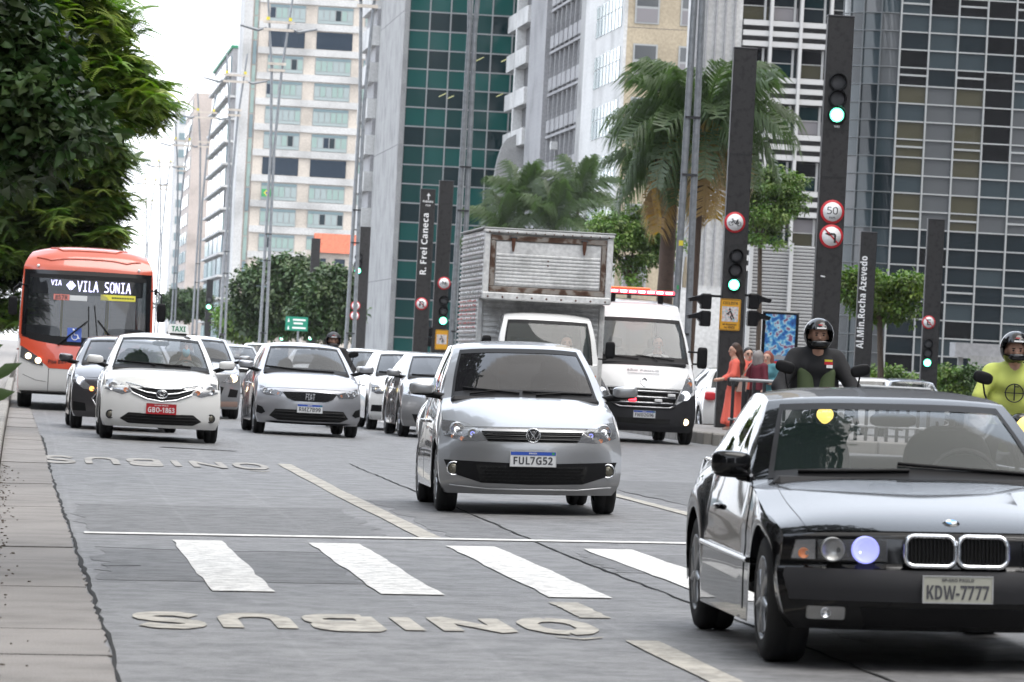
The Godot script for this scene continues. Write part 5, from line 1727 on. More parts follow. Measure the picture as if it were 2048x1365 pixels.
	for k in 21:
		rg.append(Vector3(0.65, 1.3, -0.9) + Basis(Vector3.RIGHT, -0.9) * Vector3(cos(TAU * k / 20) * 0.23, sin(TAU * k / 20) * 0.23, 0))
	mb.tube(rg, [0.018], 6, false)
	build(mb, "steering_wheel", mat.black_trim, o)
	plate_at(o, c.f.call(Vector2(0, 0.58), 0.012), "", "red")
	put(o, onz(164, 800, -95.0).x, -95.0, 0.0)

# ---------------------------------------------------------------- buildings
var unit := BoxMesh.new()
func bx(parent: Node, called: String, m: String, c: Vector3, s: Vector3, b := Basis()) -> MeshInstance3D:
	return inst(unit, called, mat[m], parent, Transform3D(b * Basis.from_scale(s), c))

func spn(parent: Node, called: String, m: String, lo: Vector3, hi: Vector3) -> MeshInstance3D:
	return bx(parent, called, m, (lo + hi) / 2.0, (hi - lo).abs())

func z_for(px: float, py: float, x: float) -> float:       # where the sight line through a pixel crosses the plane at x along the road
	var d := ray(px, py)
	return cam.position.z + d.z * ((x - cam.position.x) / d.x)

func buildings() -> void:
	curtain_wall()
	louvred_block()
	cream_block()
	grey_block()
	teal_block()
	beige_block()
	far_blocks()
	street_sides()

func street_sides() -> void:      # the unseen block rows beside the camera, and towers added behind to darken reflections
	for a in [[-20.0, -34.0, 150.0, 4.0, 34.0, "wall_darkgrey", "long grey banded office block beside the near pavement before the crossing"], [-20.0, -34.0, 0.0, -42.0, 36.0, "wall_darkgrey", "tall dark office block beside the near pavement at the crossing"], [-20.0, -34.0, -46.0, -92.0, 26.0, "wall_darkgrey", "concrete office block behind the feathery pavement tree"], [-20.0, -34.0, -97.0, -160.0, 30.0, "wall_darkgrey", "grey office block behind the drooping pavement tree"],
			[43.0, 60.0, 150.0, -38.0, 50.0, "wall_grey", "beige block across the avenue from the camera"], [43.0, 60.0, -46.0, -108.0, 60.0, "wall_darkgrey", "dark block across the avenue from the crossing"], [44.0, 60.0, -118.0, -180.0, 48.0, "wall_concrete", "concrete block before the dark glass curtain wall block"],
			[-20.0, 12.0, 200.0, 175.0, 60.0, "wall_darkgrey", "unseen dark tower added behind the camera to darken reflections"], [16.0, 50.0, 260.0, 230.0, 80.0, "wall_grey", "unseen grey tower added far behind the camera to darken reflections"]]:
		var o := thing("office_building", a[6], "building")
		spn(o, "core", a[5], Vector3(a[0], 0, a[3]), Vector3(a[1], a[4], a[2]))
		if a[2] > 190.0:
			for f in int(a[4] / 3.3) - 1:
				spn(o, "window_band", "glass_dark" if f % 3 else "glass_slate", Vector3(a[0] + 0.6, 4.0 + f * 3.3, a[3] - 0.08), Vector3(a[1] - 0.6, 5.8 + f * 3.3, a[3] + 0.1))
			continue
		var s := -1.0 if a[0] > 0 else 1.0
		for f in int(a[4] / 3.3):
			spn(o, "window_band", "glass_dark" if f % 3 else "glass_slate", Vector3(a[0] + 0.06 * s, 4.0 + f * 3.3, a[3] + 0.6), Vector3(a[0] - 0.1 * s, 5.8 + f * 3.3, a[2] - 0.6))

func curtain_wall() -> void:
	var z := -217.0
	var o := thing("office_building", "dark glass curtain wall office block with a rounded corner", "building")
	var x0 := onz(1794.8, 205, z).x
	var h0 := onz(1800, 26.4, z).y
	var cw := 1.286
	var rh := 0.788
	var top := h0 + rh * 3.0
	var xr := x0 + cw * 8.0
	var R := 2.2
	spn(o, "core", "wall_darkgrey", Vector3(x0, 0, z - R - 1.2), Vector3(xr, top + 0.3, z - 0.45))
	spn(o, "side_core", "wall_darkgrey", Vector3(x0 - R + 0.4, 0, z - R - 1.2), Vector3(x0 + 0.2, top + 0.3, z - R))
	var r := RandomNumberGenerator.new()
	r.seed = 11
	for j in 24:
		var y1 := h0 + rh * (3 - j)
		var fl := (j + 1) / 4
		var q := (j + 1) % 4
		for i in 8:
			var m := "glass_dark"
			var v := r.randf()
			if fl < 2:
				m = "glass_black" if (v < 0.45 and q != 0) else "glass_slate" if v < 0.8 else "glass_dark"
			elif fl < 4:
				m = "glass_olive" if (i % 2 == 0 and i < 4 and q != 1) else "glass_grey" if (i % 2 == 1 and i < 3) else "glass_black" if (i > 2 and i < 4 and fl == 2) else "glass_grey" if v < 0.5 else "glass_slate"
			else:
				m = "glass_dark" if v < 0.6 else "glass_slate" if v < 0.85 else "glass_black"
			spn(o, "pane", m, Vector3(x0 + i * cw + 0.03, y1 - rh + 0.03, z - 0.10 - r.randf() * 0.01), Vector3(x0 + (i + 1) * cw - 0.03, y1 - 0.03, z - 0.06))
			if q == 3 and i % 2 == 0 and j < 20:
				var y := y1 - rh * 0.42
				spn(o, "sash_frame", "mullion", Vector3(x0 + i * cw + 0.035, y - 0.04, z - 0.05), Vector3(x0 + (i + 1) * cw - 0.035, y + 0.04, z + 0.03))
		# rounded corner panes
		for k in 4:
			var a0 := PI / 2 * k / 4.0
			var a1 := PI / 2 * (k + 1) / 4.0
			var mb := MB.new()
			mb.g = 1
			var c := Vector3(x0, 0, z - R)
			for t in 3:
				var p := a0 + (a1 - a0) * t / 3.0
				var p2 := a0 + (a1 - a0) * (t + 1) / 3.0
				mb.quad(c + Vector3(-sin(p) * R, y1 - rh + 0.03, cos(p) * R - 0.08), c + Vector3(-sin(p2) * R, y1 - rh + 0.03, cos(p2) * R - 0.08), c + Vector3(-sin(p2) * R, y1 - 0.03, cos(p2) * R - 0.08), c + Vector3(-sin(p) * R, y1 - 0.03, cos(p) * R - 0.08), true)
			build(mb, "pane", mat[["glass_slate", "glass_grey", "glass_slate", "glass_dark"][(k + fl) % 4]], o)
	for i in 9:
		spn(o, "mullion", "mullion", Vector3(x0 + i * cw - 0.035, 0, z - 0.08), Vector3(x0 + i * cw + 0.035, top, z + 0.06))
	for j in 25:
		var y := h0 + rh * (3 - j)
		spn(o, "transom", "mullion", Vector3(x0, y - 0.03, z - 0.08), Vector3(xr, y + 0.03, z + 0.03 + 0.002 * (j % 2)))
		var pts := []
		for k in 9:
			var a := PI / 2 * k / 8.0
			pts.append(Vector3(x0 - sin(a) * R, y, z - R + cos(a) * R))
		var mb := MB.new()
		mb.tube(pts, [0.03], 5)
		build(mb, "transom", mat.mullion_dark, o)
	for k in 4:
		var a := PI / 2 * (k + 1) / 4.0
		var mb := MB.new()
		mb.tube([Vector3(x0 - sin(a) * R, 0, z - R + cos(a) * R), Vector3(x0 - sin(a) * R, top, z - R + cos(a) * R)], [0.035], 5)
		build(mb, "mullion", mat.mullion_dark, o)
	spn(o, "upper_storeys", "wall_darkgrey", Vector3(x0 - R + 0.6, top + 0.3, z - R - 1.2), Vector3(xr, 62.0, z - 0.3))
	# low canopy in front
	var cn := thing("canopy", "pale grey canopy slab in front of the dark glass block", "canopy")
	var p := onz(1905, 685, -206)
	var p2 := onz(2060, 722, -206)
	spn(cn, "slab", "wall_grey", Vector3(p.x, p2.y, -206.5), Vector3(p2.x + 2, p.y, -205.2))
	spn(cn, "post", "mullion", Vector3(p.x + 0.3, 0.0, -206.2), Vector3(p.x + 0.5, p2.y, -206.0))
	spn(cn, "post", "mullion", Vector3(p.x + 2.6, 0.0, -206.2), Vector3(p.x + 2.8, p2.y, -206.0))
	var nb := onz(1975, 735, -204.0)
	var bd := thing("notice_panel", "pale weathered notice panel under the grey canopy", "panel", Vector3(nb.x, 0, -204.0))
	bx(bd, "board", "wall_concrete", Vector3(0, nb.y, 0), Vector3(1.6, 0.9, 0.05))
	for sx in [-0.5, 0.5]:
		bx(bd, "post", "mullion_dark", Vector3(sx, nb.y / 2, -0.06), Vector3(0.06, nb.y, 0.06))

func louvred_block() -> void:
	var z := -262.0
	var o := thing("office_building", "white banded office block with horizontal sun louvres", "building")
	var xl := onz(1488, 50, z).x
	var xm := onz(1543, 53, z).x
	var cw := 1.6
	var yb := onz(1560, 158, z).y          # underside of a band
	var fh := 2.98
	var xr := xl + 11.0
	spn(o, "core", "wall_darkgrey", Vector3(xl, 0, z - 3), Vector3(xr, 70, z - 0.9))
	spn(o, "end_wall", "wall_white", Vector3(xl - 2.6, 0, z - 3), Vector3(xl - 0.05, 70, z - 0.2))
	for k in 5:
		spn(o, "fin", "wall_grey", Vector3(xl - 2.5 + k * 0.5, 6, z - 0.2), Vector3(xl - 2.42 + k * 0.5, 34, z + 0.05))
	var r := RandomNumberGenerator.new()
	r.seed = 5
	for f in range(-3, 6):
		var y := yb + f * fh
		if y < 5.0:
			continue
		for k in 3:
			var yy := y - 0.05 - k * 0.55
			spn(o, "louvre", "mullion_white", Vector3(xl, yy - 0.15, z - 0.35), Vector3(xr, yy + 0.13, z))
		for i in 7:
			var xa := xm + (i - 1) * cw
			for h in 2:
				spn(o, "pane", ["glass_dark", "glass_teal_dark", "blind", "glass_olive", "glass_black"][r.randi() % 5], Vector3(xa + 0.12, y + 0.14 + h * 0.74, z - 0.6), Vector3(xa + cw - 0.12, y + 0.83 + h * 0.74, z - 0.5))
			spn(o, "window_frame", "mullion_white", Vector3(xa + cw - 0.36, y + 0.1, z - 0.62), Vector3(xa + cw - 0.24, y + 1.62, z - 0.42))
			spn(o, "sill_bar", "mullion_white", Vector3(xa + 0.1, y + 0.84, z - 0.61), Vector3(xa + cw - 0.36, y + 0.88, z - 0.44))
	for i in 7:
		spn(o, "mullion", "mullion_white", Vector3(xm + i * cw - 0.08, 6, z - 0.3), Vector3(xm + i * cw + 0.08, 34, z + 0.14))
	# slatted screen wall at its foot
	z = -240.0
	var s := thing("slatted_wall", "grey white wall of horizontal slats behind the cyclist signal pillar", "wall")
	var a := onz(1503, 486, z)
	var xe := onz(1668, 486, z).x
	spn(s, "backing", "wall_darkgrey", Vector3(a.x, 0, z - 0.6), Vector3(xe, a.y, z - 0.3))
	for k in 42:
		var y := a.y - 0.09 - k * 0.166
		bx(s, "slat", "mullion_white", Vector3((a.x + xe) / 2, y, z - 0.1), Vector3(xe - a.x, 0.10, 0.05), Basis(Vector3.RIGHT, 0.5))
	for px in [1503, 1583]:
		var x := onz(px, 500, z).x
		spn(s, "post", "mullion_white", Vector3(x - 0.08, 0, z - 0.1), Vector3(x + 0.10, a.y + 0.1, z + 0.1))

func cream_block() -> void:
	var z := -330.0
	var o := thing("office_building", "cream faced office block with white window walled side", "building")
	var xc := onz(1250, 75, z).x
	var xr := xc + 9.0
	var zf := z_for(1192, 60, xc)
	spn(o, "front_wall", "wall_cream", Vector3(xc + 0.1, 0, zf), Vector3(xr, 80, z))
	spn(o, "side_wall", "wall_white", Vector3(xc - 0.1, 0, zf - 6.0), Vector3(xc + 0.12, 80, z + 0.02))
	var yb := onz(1290, 46, z).y
	var fh := 3.55
	for f in range(-8, 4):
		var y := yb + f * fh
		if y < 2:
			continue
		for i in 2:
			var x := onz(1270, 30, z).x + i * 3.05
			var w := bx(o, "window", "mullion", Vector3(x + 0.82, y + 1.05, z + 0.03), Vector3(1.64, 2.2, 0.10))
			inst(unit, "pane", mat.blind, w, Transform3D(Basis.from_scale(Vector3(0.86, 0.42, 0.5)), Vector3(0, -0.25, 0.4)))
			inst(unit, "pane", mat.glass_grey, w, Transform3D(Basis.from_scale(Vector3(0.86, 0.42, 0.5)), Vector3(0, 0.24, 0.4)))
		for k in 5:
			spn(o, "panel_joint", "wall_darkgrey", Vector3(xc + 0.1, y - 0.35, z - 0.1), Vector3(xr, y - 0.32, z + 0.008))
			break
		var n := 8
		for i in n:
			var za := lerpf(z - 1.0, zf + 1.0, (i + 0.12) / n)
			var zb := lerpf(z - 1.0, zf + 1.0, (i + 0.82) / n)
			spn(o, "side_pane", "glass_pale" if i % 3 else "glass_blue", Vector3(xc - 0.16, y - 0.2, zb), Vector3(xc - 0.08, y + 1.05, za))
			spn(o, "side_pane", "glass_pale", Vector3(xc - 0.16, y + 1.12, zb), Vector3(xc - 0.08, y + 2.0, za))

func grey_block() -> void:
	var o := thing("office_building", "grey office block with white balcony fronts and dark ribbed windows", "building")
	var X := 39.2
	var z0 := z_for(1196, 100, X)
	var z1 := z_for(1165, 67, X)
	var z2 := z_for(1098, 101, X)
	var z3 := z_for(1066, 101, X)
	var z4 := z_for(1026, 101, X)
	spn(o, "core", "wall_darkgrey", Vector3(X + 0.8, 0, z4 - 4), Vector3(X + 20, 90, z0))
	spn(o, "end_wall", "wall_concrete", Vector3(X - 0.1, 0, z1 - 0.5), Vector3(X + 20, 90, z0 + 1.2))
	spn(o, "pier", "wall_grey", Vector3(X - 0.3, 0, z3), Vector3(X + 0.9, 46, z2))
	var yb := onz(1165, 60, z1).y
	var fh := 3.25
	for f in range(-9, 5):
		var y := yb + f * fh
		if y < 4:
			continue
		var n := 7
		for i in n:
			var za := lerpf(z1 - 0.6, z2, float(i) / n)
			var zb := lerpf(z1 - 0.6, z2, (i + 0.8) / n)
			spn(o, "spandrel", "wall_grey", Vector3(X, y - 0.1, zb), Vector3(X + 0.5, y + 0.85, za))
			spn(o, "pane", "glass_black" if (i + f) % 4 else "glass_grey", Vector3(X + 0.55, y - 2.3, zb), Vector3(X + 0.7, y - 0.5, za))
			spn(o, "fin", "wall_grey", Vector3(X + 0.1, y - 2.3, zb - 0.3), Vector3(X + 0.72, y - 0.1, zb))
		spn(o, "ledge", "wall_grey", Vector3(X + 0.02, y - 0.5, z2), Vector3(X + 0.72, y - 0.3, z1 - 0.55))
		spn(o, "balcony_front", "wall_white", Vector3(X - 0.5, y - 0.4, lerpf(z3, z4, 0.55)), Vector3(X + 0.8, y + 0.95, z3 - 0.5))
		spn(o, "balcony_front", "wall_white", Vector3(X - 0.5, y - 0.4, z4), Vector3(X + 0.8, y + 0.95, lerpf(z3, z4, 0.62)))
		spn(o, "balcony_wall", "wall_darkgrey", Vector3(X + 0.3, y + 0.95, z4), Vector3(X + 0.79, y + 2.9, z3 - 0.5))
	spn(o, "corner_pier", "wall_white", Vector3(X - 0.45, 0, lerpf(z3, z4, 0.62)), Vector3(X + 0.8, 46, lerpf(z3, z4, 0.55)))
	var ac := onz(1116, 292, z2 + 8)
	bx(o, "air_conditioner", "wall_white", Vector3(X - 0.1, ac.y, lerpf(z2, z1, 0.35)), Vector3(0.5, 0.6, 0.8))

func teal_block() -> void:
	var z := -415.0
	var o := thing("office_building", "teal green glass office tower with a concrete side wall", "building")
	var xl := onz(820, 10, z).x
	var cw := 1.74
	var rh := 1.60
	var n := 6
	var top := 84.0
	spn(o, "core", "wall_darkgrey", Vector3(xl, 0, z - 28), Vector3(xl + cw * n, top, z - 0.4))
	var zf := z_for(763, 100, xl - 0.2)
	spn(o, "side_wall", "wall_concrete", Vector3(xl - 0.4, 0, zf), Vector3(xl - 0.02, top, z + 0.1))
	var r := RandomNumberGenerator.new()
	r.seed = 3
	var yb := onz(850, 23, z).y
	for j in range(-18, 3):
		var y := yb + j * rh
		if y < 0.3:
			continue
		for i in n:
			var v := r.randf()
			var m := "glass_teal" if (j % 2 == 0 and v < 0.75) else "glass_teal_dark" if v < 0.65 else "glass_teal_mid"
			spn(o, "pane", m, Vector3(xl + i * cw + 0.06, y + 0.06, z - 0.15 - 0.01 * v), Vector3(xl + (i + 1) * cw - 0.06, y + rh - 0.06, z - 0.08))
		spn(o, "transom", "mullion", Vector3(xl, y - 0.05, z - 0.12), Vector3(xl + cw * n, y + 0.05, z + 0.02))
		if j % 7 == 0:
			spn(o, "wall_joint", "wall_darkgrey", Vector3(xl - 0.41, y, zf), Vector3(xl - 0.3, y + 0.05, z))
	for i in n + 1:
		spn(o, "mullion", "mullion", Vector3(xl + i * cw - 0.05, 0, z - 0.12), Vector3(xl + i * cw + 0.05, top, z + 0.06))
	for a in [[1060, 115], [885, 190], [900, 195], [1010, 120], [960, 118], [1000, 190]]:
		var p := onz(a[0], a[1], z)
		bx(o, "ceiling_lamp", "office_lamp", Vector3(p.x, p.y, z - 0.065), Vector3(0.7, 0.05, 0.02), Basis(Vector3.BACK, 0.5))
	# balcony stack at the far end of the side wall
	var zb := z_for(738, 100, xl - 0.4)
	for f in 10:
		var y := 3.0 + f * 3.25
		spn(o, "balcony_front", "wall_white", Vector3(xl - 1.2, y, zb), Vector3(xl - 0.3, y + 1.75, zf - 0.3))
	spn(o, "balcony_core", "wall_grey", Vector3(xl - 0.7, 0, zb), Vector3(xl + 8, top, zf - 0.35))
	# curved concrete wall beside it
	var cvw := thing("curved_wall", "pale concrete wall with a rounded shoulder beside the teal tower", "wall")
	var b := onz(980, 460, -400.0)
	var t := onz(1020, 275, -400.0)
	var pl := PackedVector2Array([Vector2(b.x, 0), Vector2(b.x + 6, 0), Vector2(b.x + 6, t.y + 0.5), Vector2(t.x + 0.5, t.y + 0.3)])
	for k in 8:
		var a := PI / 2 * k / 8.0
		pl.append(Vector2(lerpf(t.x, b.x, sin(a)), lerpf(b.y + 2.0, t.y, cos(a))))
	var mb := MB.new()
	mb.prism(pl, Transform3D(Basis(), Vector3(0, 0, -400.5)), 0.6)
	build(mb, "slab", mat.wall_concrete, cvw)

func beige_block() -> void:
	var z := -590.0
	var o := thing("apartment_building", "tall beige apartment block with wide grid windows", "building")
	var xl := onz(520, 30, z).x
	var xr := onz(775, 30, z).x
	spn(o, "wall", "wall_beige", Vector3(xl, 0, z - 18), Vector3(xr, 52, z - 0.4))
	var yb := onz(600, 45, z).y
	var fh := 3.02
	var r := RandomNumberGenerator.new()
	r.seed = 8
	var xa := onz(540, 30, z).x
	for f in range(-13, 3):
		var y := yb + f * fh
		if y < 3.0:
			continue
		spn(o, "floor_band", "wall_white", Vector3(xl - 0.05, y - 0.85, z - 0.5), Vector3(xr, y - 0.05, z - 0.15))
		for i in 3:
			var x := xa + i * 5.65
			var dark: bool = (f == -1 or f == -6) and i < 2
			var w := Node3D.new()
			w.name = "window"
			o.add_child(w, true)
			spn(w, "recess", "glass_navy" if dark else "mullion", Vector3(x, y, z - 0.42), Vector3(x + 4.25, y + 2.05, z - 0.33))
			for k in 6:
				var v := r.randf()
				spn(w, "pane", "glass_navy" if dark or v < 0.07 else "glass_mint" if v < 0.55 else "glass_pale" if v < 0.93 else "glass_slate", Vector3(x + 0.06 + k * 0.70, y + 0.45, z - 0.32), Vector3(x + 0.64 + k * 0.70, y + 1.62, z - 0.28))
			spn(w, "lower_panes", "glass_navy" if dark else "glass_pale", Vector3(x + 0.06, y + 0.06, z - 0.32), Vector3(x + 4.18, y + 0.38, z - 0.28))
			spn(w, "upper_panes", "glass_navy" if dark else "glass_blue", Vector3(x + 0.06, y + 1.69, z - 0.32), Vector3(x + 4.18, y + 2.0, z - 0.28))
	# a flag hung in one window
	var fp := onz(533, 386, z + 0.2)
	var fl := thing("window_flag", "green flag with a yellow diamond hung in an apartment window", "flag", fp)
	bx(fl, "cloth", "flag_green", Vector3.ZERO, Vector3(1.2, 0.9, 0.03))
	bx(fl, "diamond", "flag_yellow", Vector3(0, 0, 0.02), Vector3(0.5, 0.5, 0.02), Basis(Vector3.BACK, PI / 4))
	bx(fl, "disc", "flag_blue", Vector3(0, 0, 0.035), Vector3(0.25, 0.25, 0.02))
	# glazed stair strip and pale edge on its left
	var xs := onz(503, 120, z).x
	spn(o, "stair_wall", "wall_pink", Vector3(xs - 0.2, 0, z - 16), Vector3(xl, 52, z - 0.6))
	for f in 12:
		spn(o, "stair_pane", "glass_mint" if f % 3 else "glass_blue", Vector3(xs + 0.1, 9.0 + f * 2.9, z - 0.6), Vector3(xl - 0.2, 11.75 + f * 2.9, z - 0.5))
	spn(o, "stair_panel", "roof_tile", Vector3(xs + 0.5, 2.0, z - 0.6), Vector3(xl - 0.3, 8.9, z - 0.52))
	spn(o, "edge_column", "wall_white", Vector3(xs - 1.1, 0, z - 14), Vector3(xs - 0.1, 52, z - 0.3))
	# low house with a tiled roof in front
	var hz := -520.0
	var a := onz(612, 500, hz)
	var b := onz(705, 476, hz)
	var h := thing("low_house", "low house with an orange tiled roof before the beige block", "house")
	spn(h, "wall", "wall_beige", Vector3(a.x, 0, hz - 8), Vector3(b.x + 3, a.y, hz))
	var mb := MB.new()
	mb.prism(pv([hz + 0.5, a.y - 0.2, hz - 4, b.y + 0.4, hz - 8.5, a.y - 0.2]), Transform3D(Basis(Vector3(0, 0, 1), Vector3.UP, Vector3(-1, 0, 0)), Vector3(b.x + 3.5, 0, 0)), b.x - a.x + 2.5)
	build(mb, "roof", mat.roof_tile, h)
	for k in 3:
		spn(h, "window", "glass_navy", Vector3(a.x + 1 + k * 2.0, a.y - 2.2, hz - 0.1), Vector3(a.x + 2.1 + k * 2.0, a.y - 0.8, hz + 0.05))

func far_blocks() -> void:
	# narrow block with balconies
	var z := -690.0
	var o := thing("apartment_building", "narrow grey apartment block with balconies beside the beige block", "building")
	var xc := onz(466, 110, z).x
	var xr := onz(505, 110, z).x
	var zf := z_for(428, 160, xc)
	var top := onz(470, 96, z).y
	spn(o, "wall", "wall_grey", Vector3(xc, 0, zf), Vector3(xr, top, z))
	spn(o, "roof_edge", "green_print", Vector3(xc - 0.3, top, zf), Vector3(xr, top + 0.4, z + 0.2))
	for f in 13:
		var y := top - 3.4 - f * 3.1
		if y < 1:
			continue
		spn(o, "slab", "wall_white", Vector3(xc - 0.7, y - 0.35, zf), Vector3(xr, y - 0.05, z + 0.5))
		for i in 4:
			spn(o, "side_pane", ["glass_blue", "glass_pale", "glass_grey", "glass_mint"][(i + f) % 4], Vector3(xc - 0.2, y + 0.0, lerpf(z - 1, zf + 1, (i + 0.9) / 4.0)), Vector3(xc + 0.05, y + 2.4, lerpf(z - 1, zf + 1, (i + 0.1) / 4.0)))
		spn(o, "balcony_opening", "glass_navy", Vector3(xc + 0.7, y + 0.2, z - 0.1), Vector3(xc + 1.7, y + 2.3, z + 0.06))
		spn(o, "balcony_glass", "glass_mint", Vector3(xc + 0.6, y, z + 0.35), Vector3(xr, y + 0.8, z + 0.42))
	# pink tower and its white neighbour
	z = -820.0
	var t := thing("apartment_building", "far pinkish tower block with a plain side wall", "building")
	xc = onz(386, 240, z).x
	xr = onz(445, 240, z).x
	zf = z_for(372, 240, xc)
	top = onz(400, 186, z).y
	spn(t, "wall", "wall_pink", Vector3(xc, 0, zf), Vector3(xr, top, z))
	for f in 14:
		var y := top - 3.0 - f * 3.1
		if y < 1:
			continue
		for i in 3:
			spn(t, "side_pane", "glass_blue" if i % 2 else "glass_pale", Vector3(xc - 0.15, y, lerpf(z - 1, zf + 1, (i + 0.85) / 3.0)), Vector3(xc + 0.05, y + 1.9, lerpf(z - 1, zf + 1, (i + 0.2) / 3.0)))
	z = -960.0
	var w := thing("apartment_building", "far white tower block fading into haze behind the pinkish tower", "building")
	var wl := onz(352, 300, z).x
	var wr := onz(385, 300, z).x
	top = onz(365, 215, z).y
	spn(w, "wall", "wall_white", Vector3(wl, 0, z - 20), Vector3(wr, top, z))
	for f in 16:
		var y := top - 3.2 - f * 3.2
		if y > 1:
			spn(w, "window_band", "glass_blue", Vector3(wl + 0.4, y, z - 0.1), Vector3(wr - 0.3, y + 1.5, z + 0.06))

# ---------------------------------------------------------------- poles, signals, signs
func totem(label: String, z: float, px: float, py: float, wpx: float, seams := []) -> Dictionary:
	var t := onz(px, py, z)
	var s := F / (absf(z) * cos(deg_to_rad(5.6)) + t.x * sin(deg_to_rad(5.6)))
	var w := wpx / s
	var base := 0.22 if z < -92 and t.x > 13.0 and t.x < 17.5 else 0.0
	var o := thing("signal_pillar", label, "pillar", Vector3(t.x, base, z))
	var mb := MB.new()
	mb.cbox(Vector3(0, (t.y - base) / 2, 0), Vector3(w, t.y - base, w * 0.45), 0.02)
	build(mb, "shaft", mat.pole_black, o)
	for y in seams:
		var h := onz(px, y, z).y - base
		bx(o, "seam", "black_print", Vector3(0, h, 0.006), Vector3(w * 0.94, 0.025, w * 0.45))
	mb = MB.new()
	mb.cbox(Vector3(0, t.y - base + 0.01, 0), Vector3(w * 1.02, 0.04, w * 0.47), 0.01)
	build(mb, "cap", mat.dark_metal, o)
	return {"o": o, "s": s, "w": w, "f": w * 0.225, "z": z, "base": Vector3(t.x, base, z)}

func spot(t: Dictionary, px: float, py: float) -> Vector3:     # a pixel on the pillar's face, in the pillar's own axes
	return onz(px, py, t.z + t.f) - t.base

func signal_lamps(t: Dictionary, list: Array, r: float, visor := true) -> void:
	for a in list:
		var p := spot(t, a[0], a[1])
		var mb := MB.new()
		mb.lathe([[r * 1.28, -0.02], [r * 1.3, 0.05], [r * 1.05, 0.06], [r * 1.02, 0.03], [r * 0.98, 0.02]], p, Vector3.BACK, 24)
		var n := build(mb, "signal_head", mat.black_trim, t.o)
		mb = MB.new()
		mb.lathe([[0, 0.045], [r * 0.5, 0.04], [r * 0.9, 0.02], [r, 0.012]], p, Vector3.BACK, 24)
		build(mb, "signal_lens", mat["signal_green" if a[2] else "wall_darkgrey"], n)
		if a[2]:
			mb = MB.new()
			mb.lathe([[0, 0.052], [r * 0.45, 0.048], [r * 0.72, 0.036]], p, Vector3.BACK, 20)
			build(mb, "signal_core", mat.signal_core, n)
		if visor:
			mb = MB.new()
			var rows := []
			for k in 13:
				var an := PI * k / 12.0
				rows.append(PackedVector3Array([p + Vector3(cos(an) * r * 1.25, sin(an) * r * 1.25, 0.03), p + Vector3(cos(an) * r * 1.2, sin(an) * r * 1.2, 0.03 + r * 1.1 * sin(an) + 0.02)]))
			mb.grid(rows)
			build(mb, "visor", mat.black_trim, n)

func round_sign(t: Dictionary, px: float, py: float, rpx: float, kind: String) -> void:
	var p := spot(t, px, py)
	var r: float = rpx / t.s
	var mb := MB.new()
	mb.lathe([[0, 0.022], [r * 0.98, 0.022], [r, 0.015], [r, -0.02]], p, Vector3.BACK, 32)
	var n := build(mb, "road_sign", mat.red_print, t.o)
	mb = MB.new()
	mb.lathe([[0, 0.026], [r * 0.80, 0.026], [r * 0.80, 0.02]], p, Vector3.BACK, 32)
	build(mb, "sign_face", mat.white_print, n)
	var z := Vector3(0, 0, 0.0275)
	var q := func(x: float, y: float) -> Vector3: return p + z + Vector3(x * r, y * r, 0)
	mb = MB.new()
	var th := r * 0.045
	match kind:
		"50", "50s":
			words("50", r * 0.92, r * 0.62, mat.black_print, n, Transform3D(Basis(), p + z + Vector3(0, r * 0.10, 0)), 0.004, "lettering", "Droid Sans", false)
			words("km/h", r * 0.5, r * 0.16, mat.black_print, n, Transform3D(Basis(), p + z + Vector3(0, -r * 0.48, 0)), 0.004)
		"bike":
			for sx in [-0.38, 0.38]:
				var c := []
				for k in 17:
					c.append(q.call(sx + cos(TAU * k / 16) * 0.20, -0.12 + sin(TAU * k / 16) * 0.20))
				mb.tube(c, [th * 0.6], 5, false)
			for l in [[-0.38, -0.12, -0.18, 0.15], [-0.18, 0.15, 0.24, 0.12], [-0.18, 0.15, 0.04, -0.15], [0.04, -0.15, 0.24, 0.12], [0.04, -0.15, 0.38, -0.12], [0.38, -0.12, 0.24, 0.12], [-0.18, 0.15, -0.24, 0.30], [-0.34, 0.30, -0.16, 0.32], [0.24, 0.12, 0.26, 0.22], [0.18, 0.23, 0.34, 0.23]]:
				mb.tube([q.call(l[0], l[1]), q.call(l[2], l[3])], [th], 5)
			build(mb, "bicycle_symbol", mat.black_print, n)
		"noleft", "nouturn", "nopark", "arrow":
			var tri := []
			if kind == "noleft":
				mb.tube([q.call(0.30, -0.55), q.call(0.30, 0.12), q.call(0.24, 0.20), q.call(-0.2, 0.20)], [r * 0.09], 6)
				tri = [-0.58, 0.2, -0.15, 0.02, -0.15, 0.38]
			elif kind == "nouturn":
				mb.tube([q.call(0.28, -0.5), q.call(0.28, 0.2), q.call(0.15, 0.38), q.call(-0.15, 0.38), q.call(-0.28, 0.2), q.call(-0.28, -0.1)], [r * 0.09], 6)
				tri = [-0.28, -0.5, -0.06, -0.1, -0.5, -0.1]
			elif kind == "arrow":
				mb.tube([q.call(-0.45, 0), q.call(0.2, 0)], [r * 0.08], 6)
				tri = [0.5, 0.0, 0.12, 0.24, 0.12, -0.24]
			else:
				words("E", r * 0.55, r * 0.85, mat.black_print, n, Transform3D(Basis(), p + z), 0.004)
			if tri.size():
				var pl := pv(tri)
				for k in pl.size():
					pl[k] = pl[k] * r
				mb.prism(pl, Transform3D(Basis(), p + z - Vector3(0, 0, 0.002)), 0.006)
				build(mb, "arrow_symbol", mat.black_print, n)
			if kind != "arrow":
				var b2 := MB.new()
				b2.box(p + z + Vector3(0, 0, 0.004), Vector3(r * 1.62, r * 0.13, 0.004), Basis(Vector3.BACK, -PI / 4))
				build(b2, "bar", mat.red_print, n)

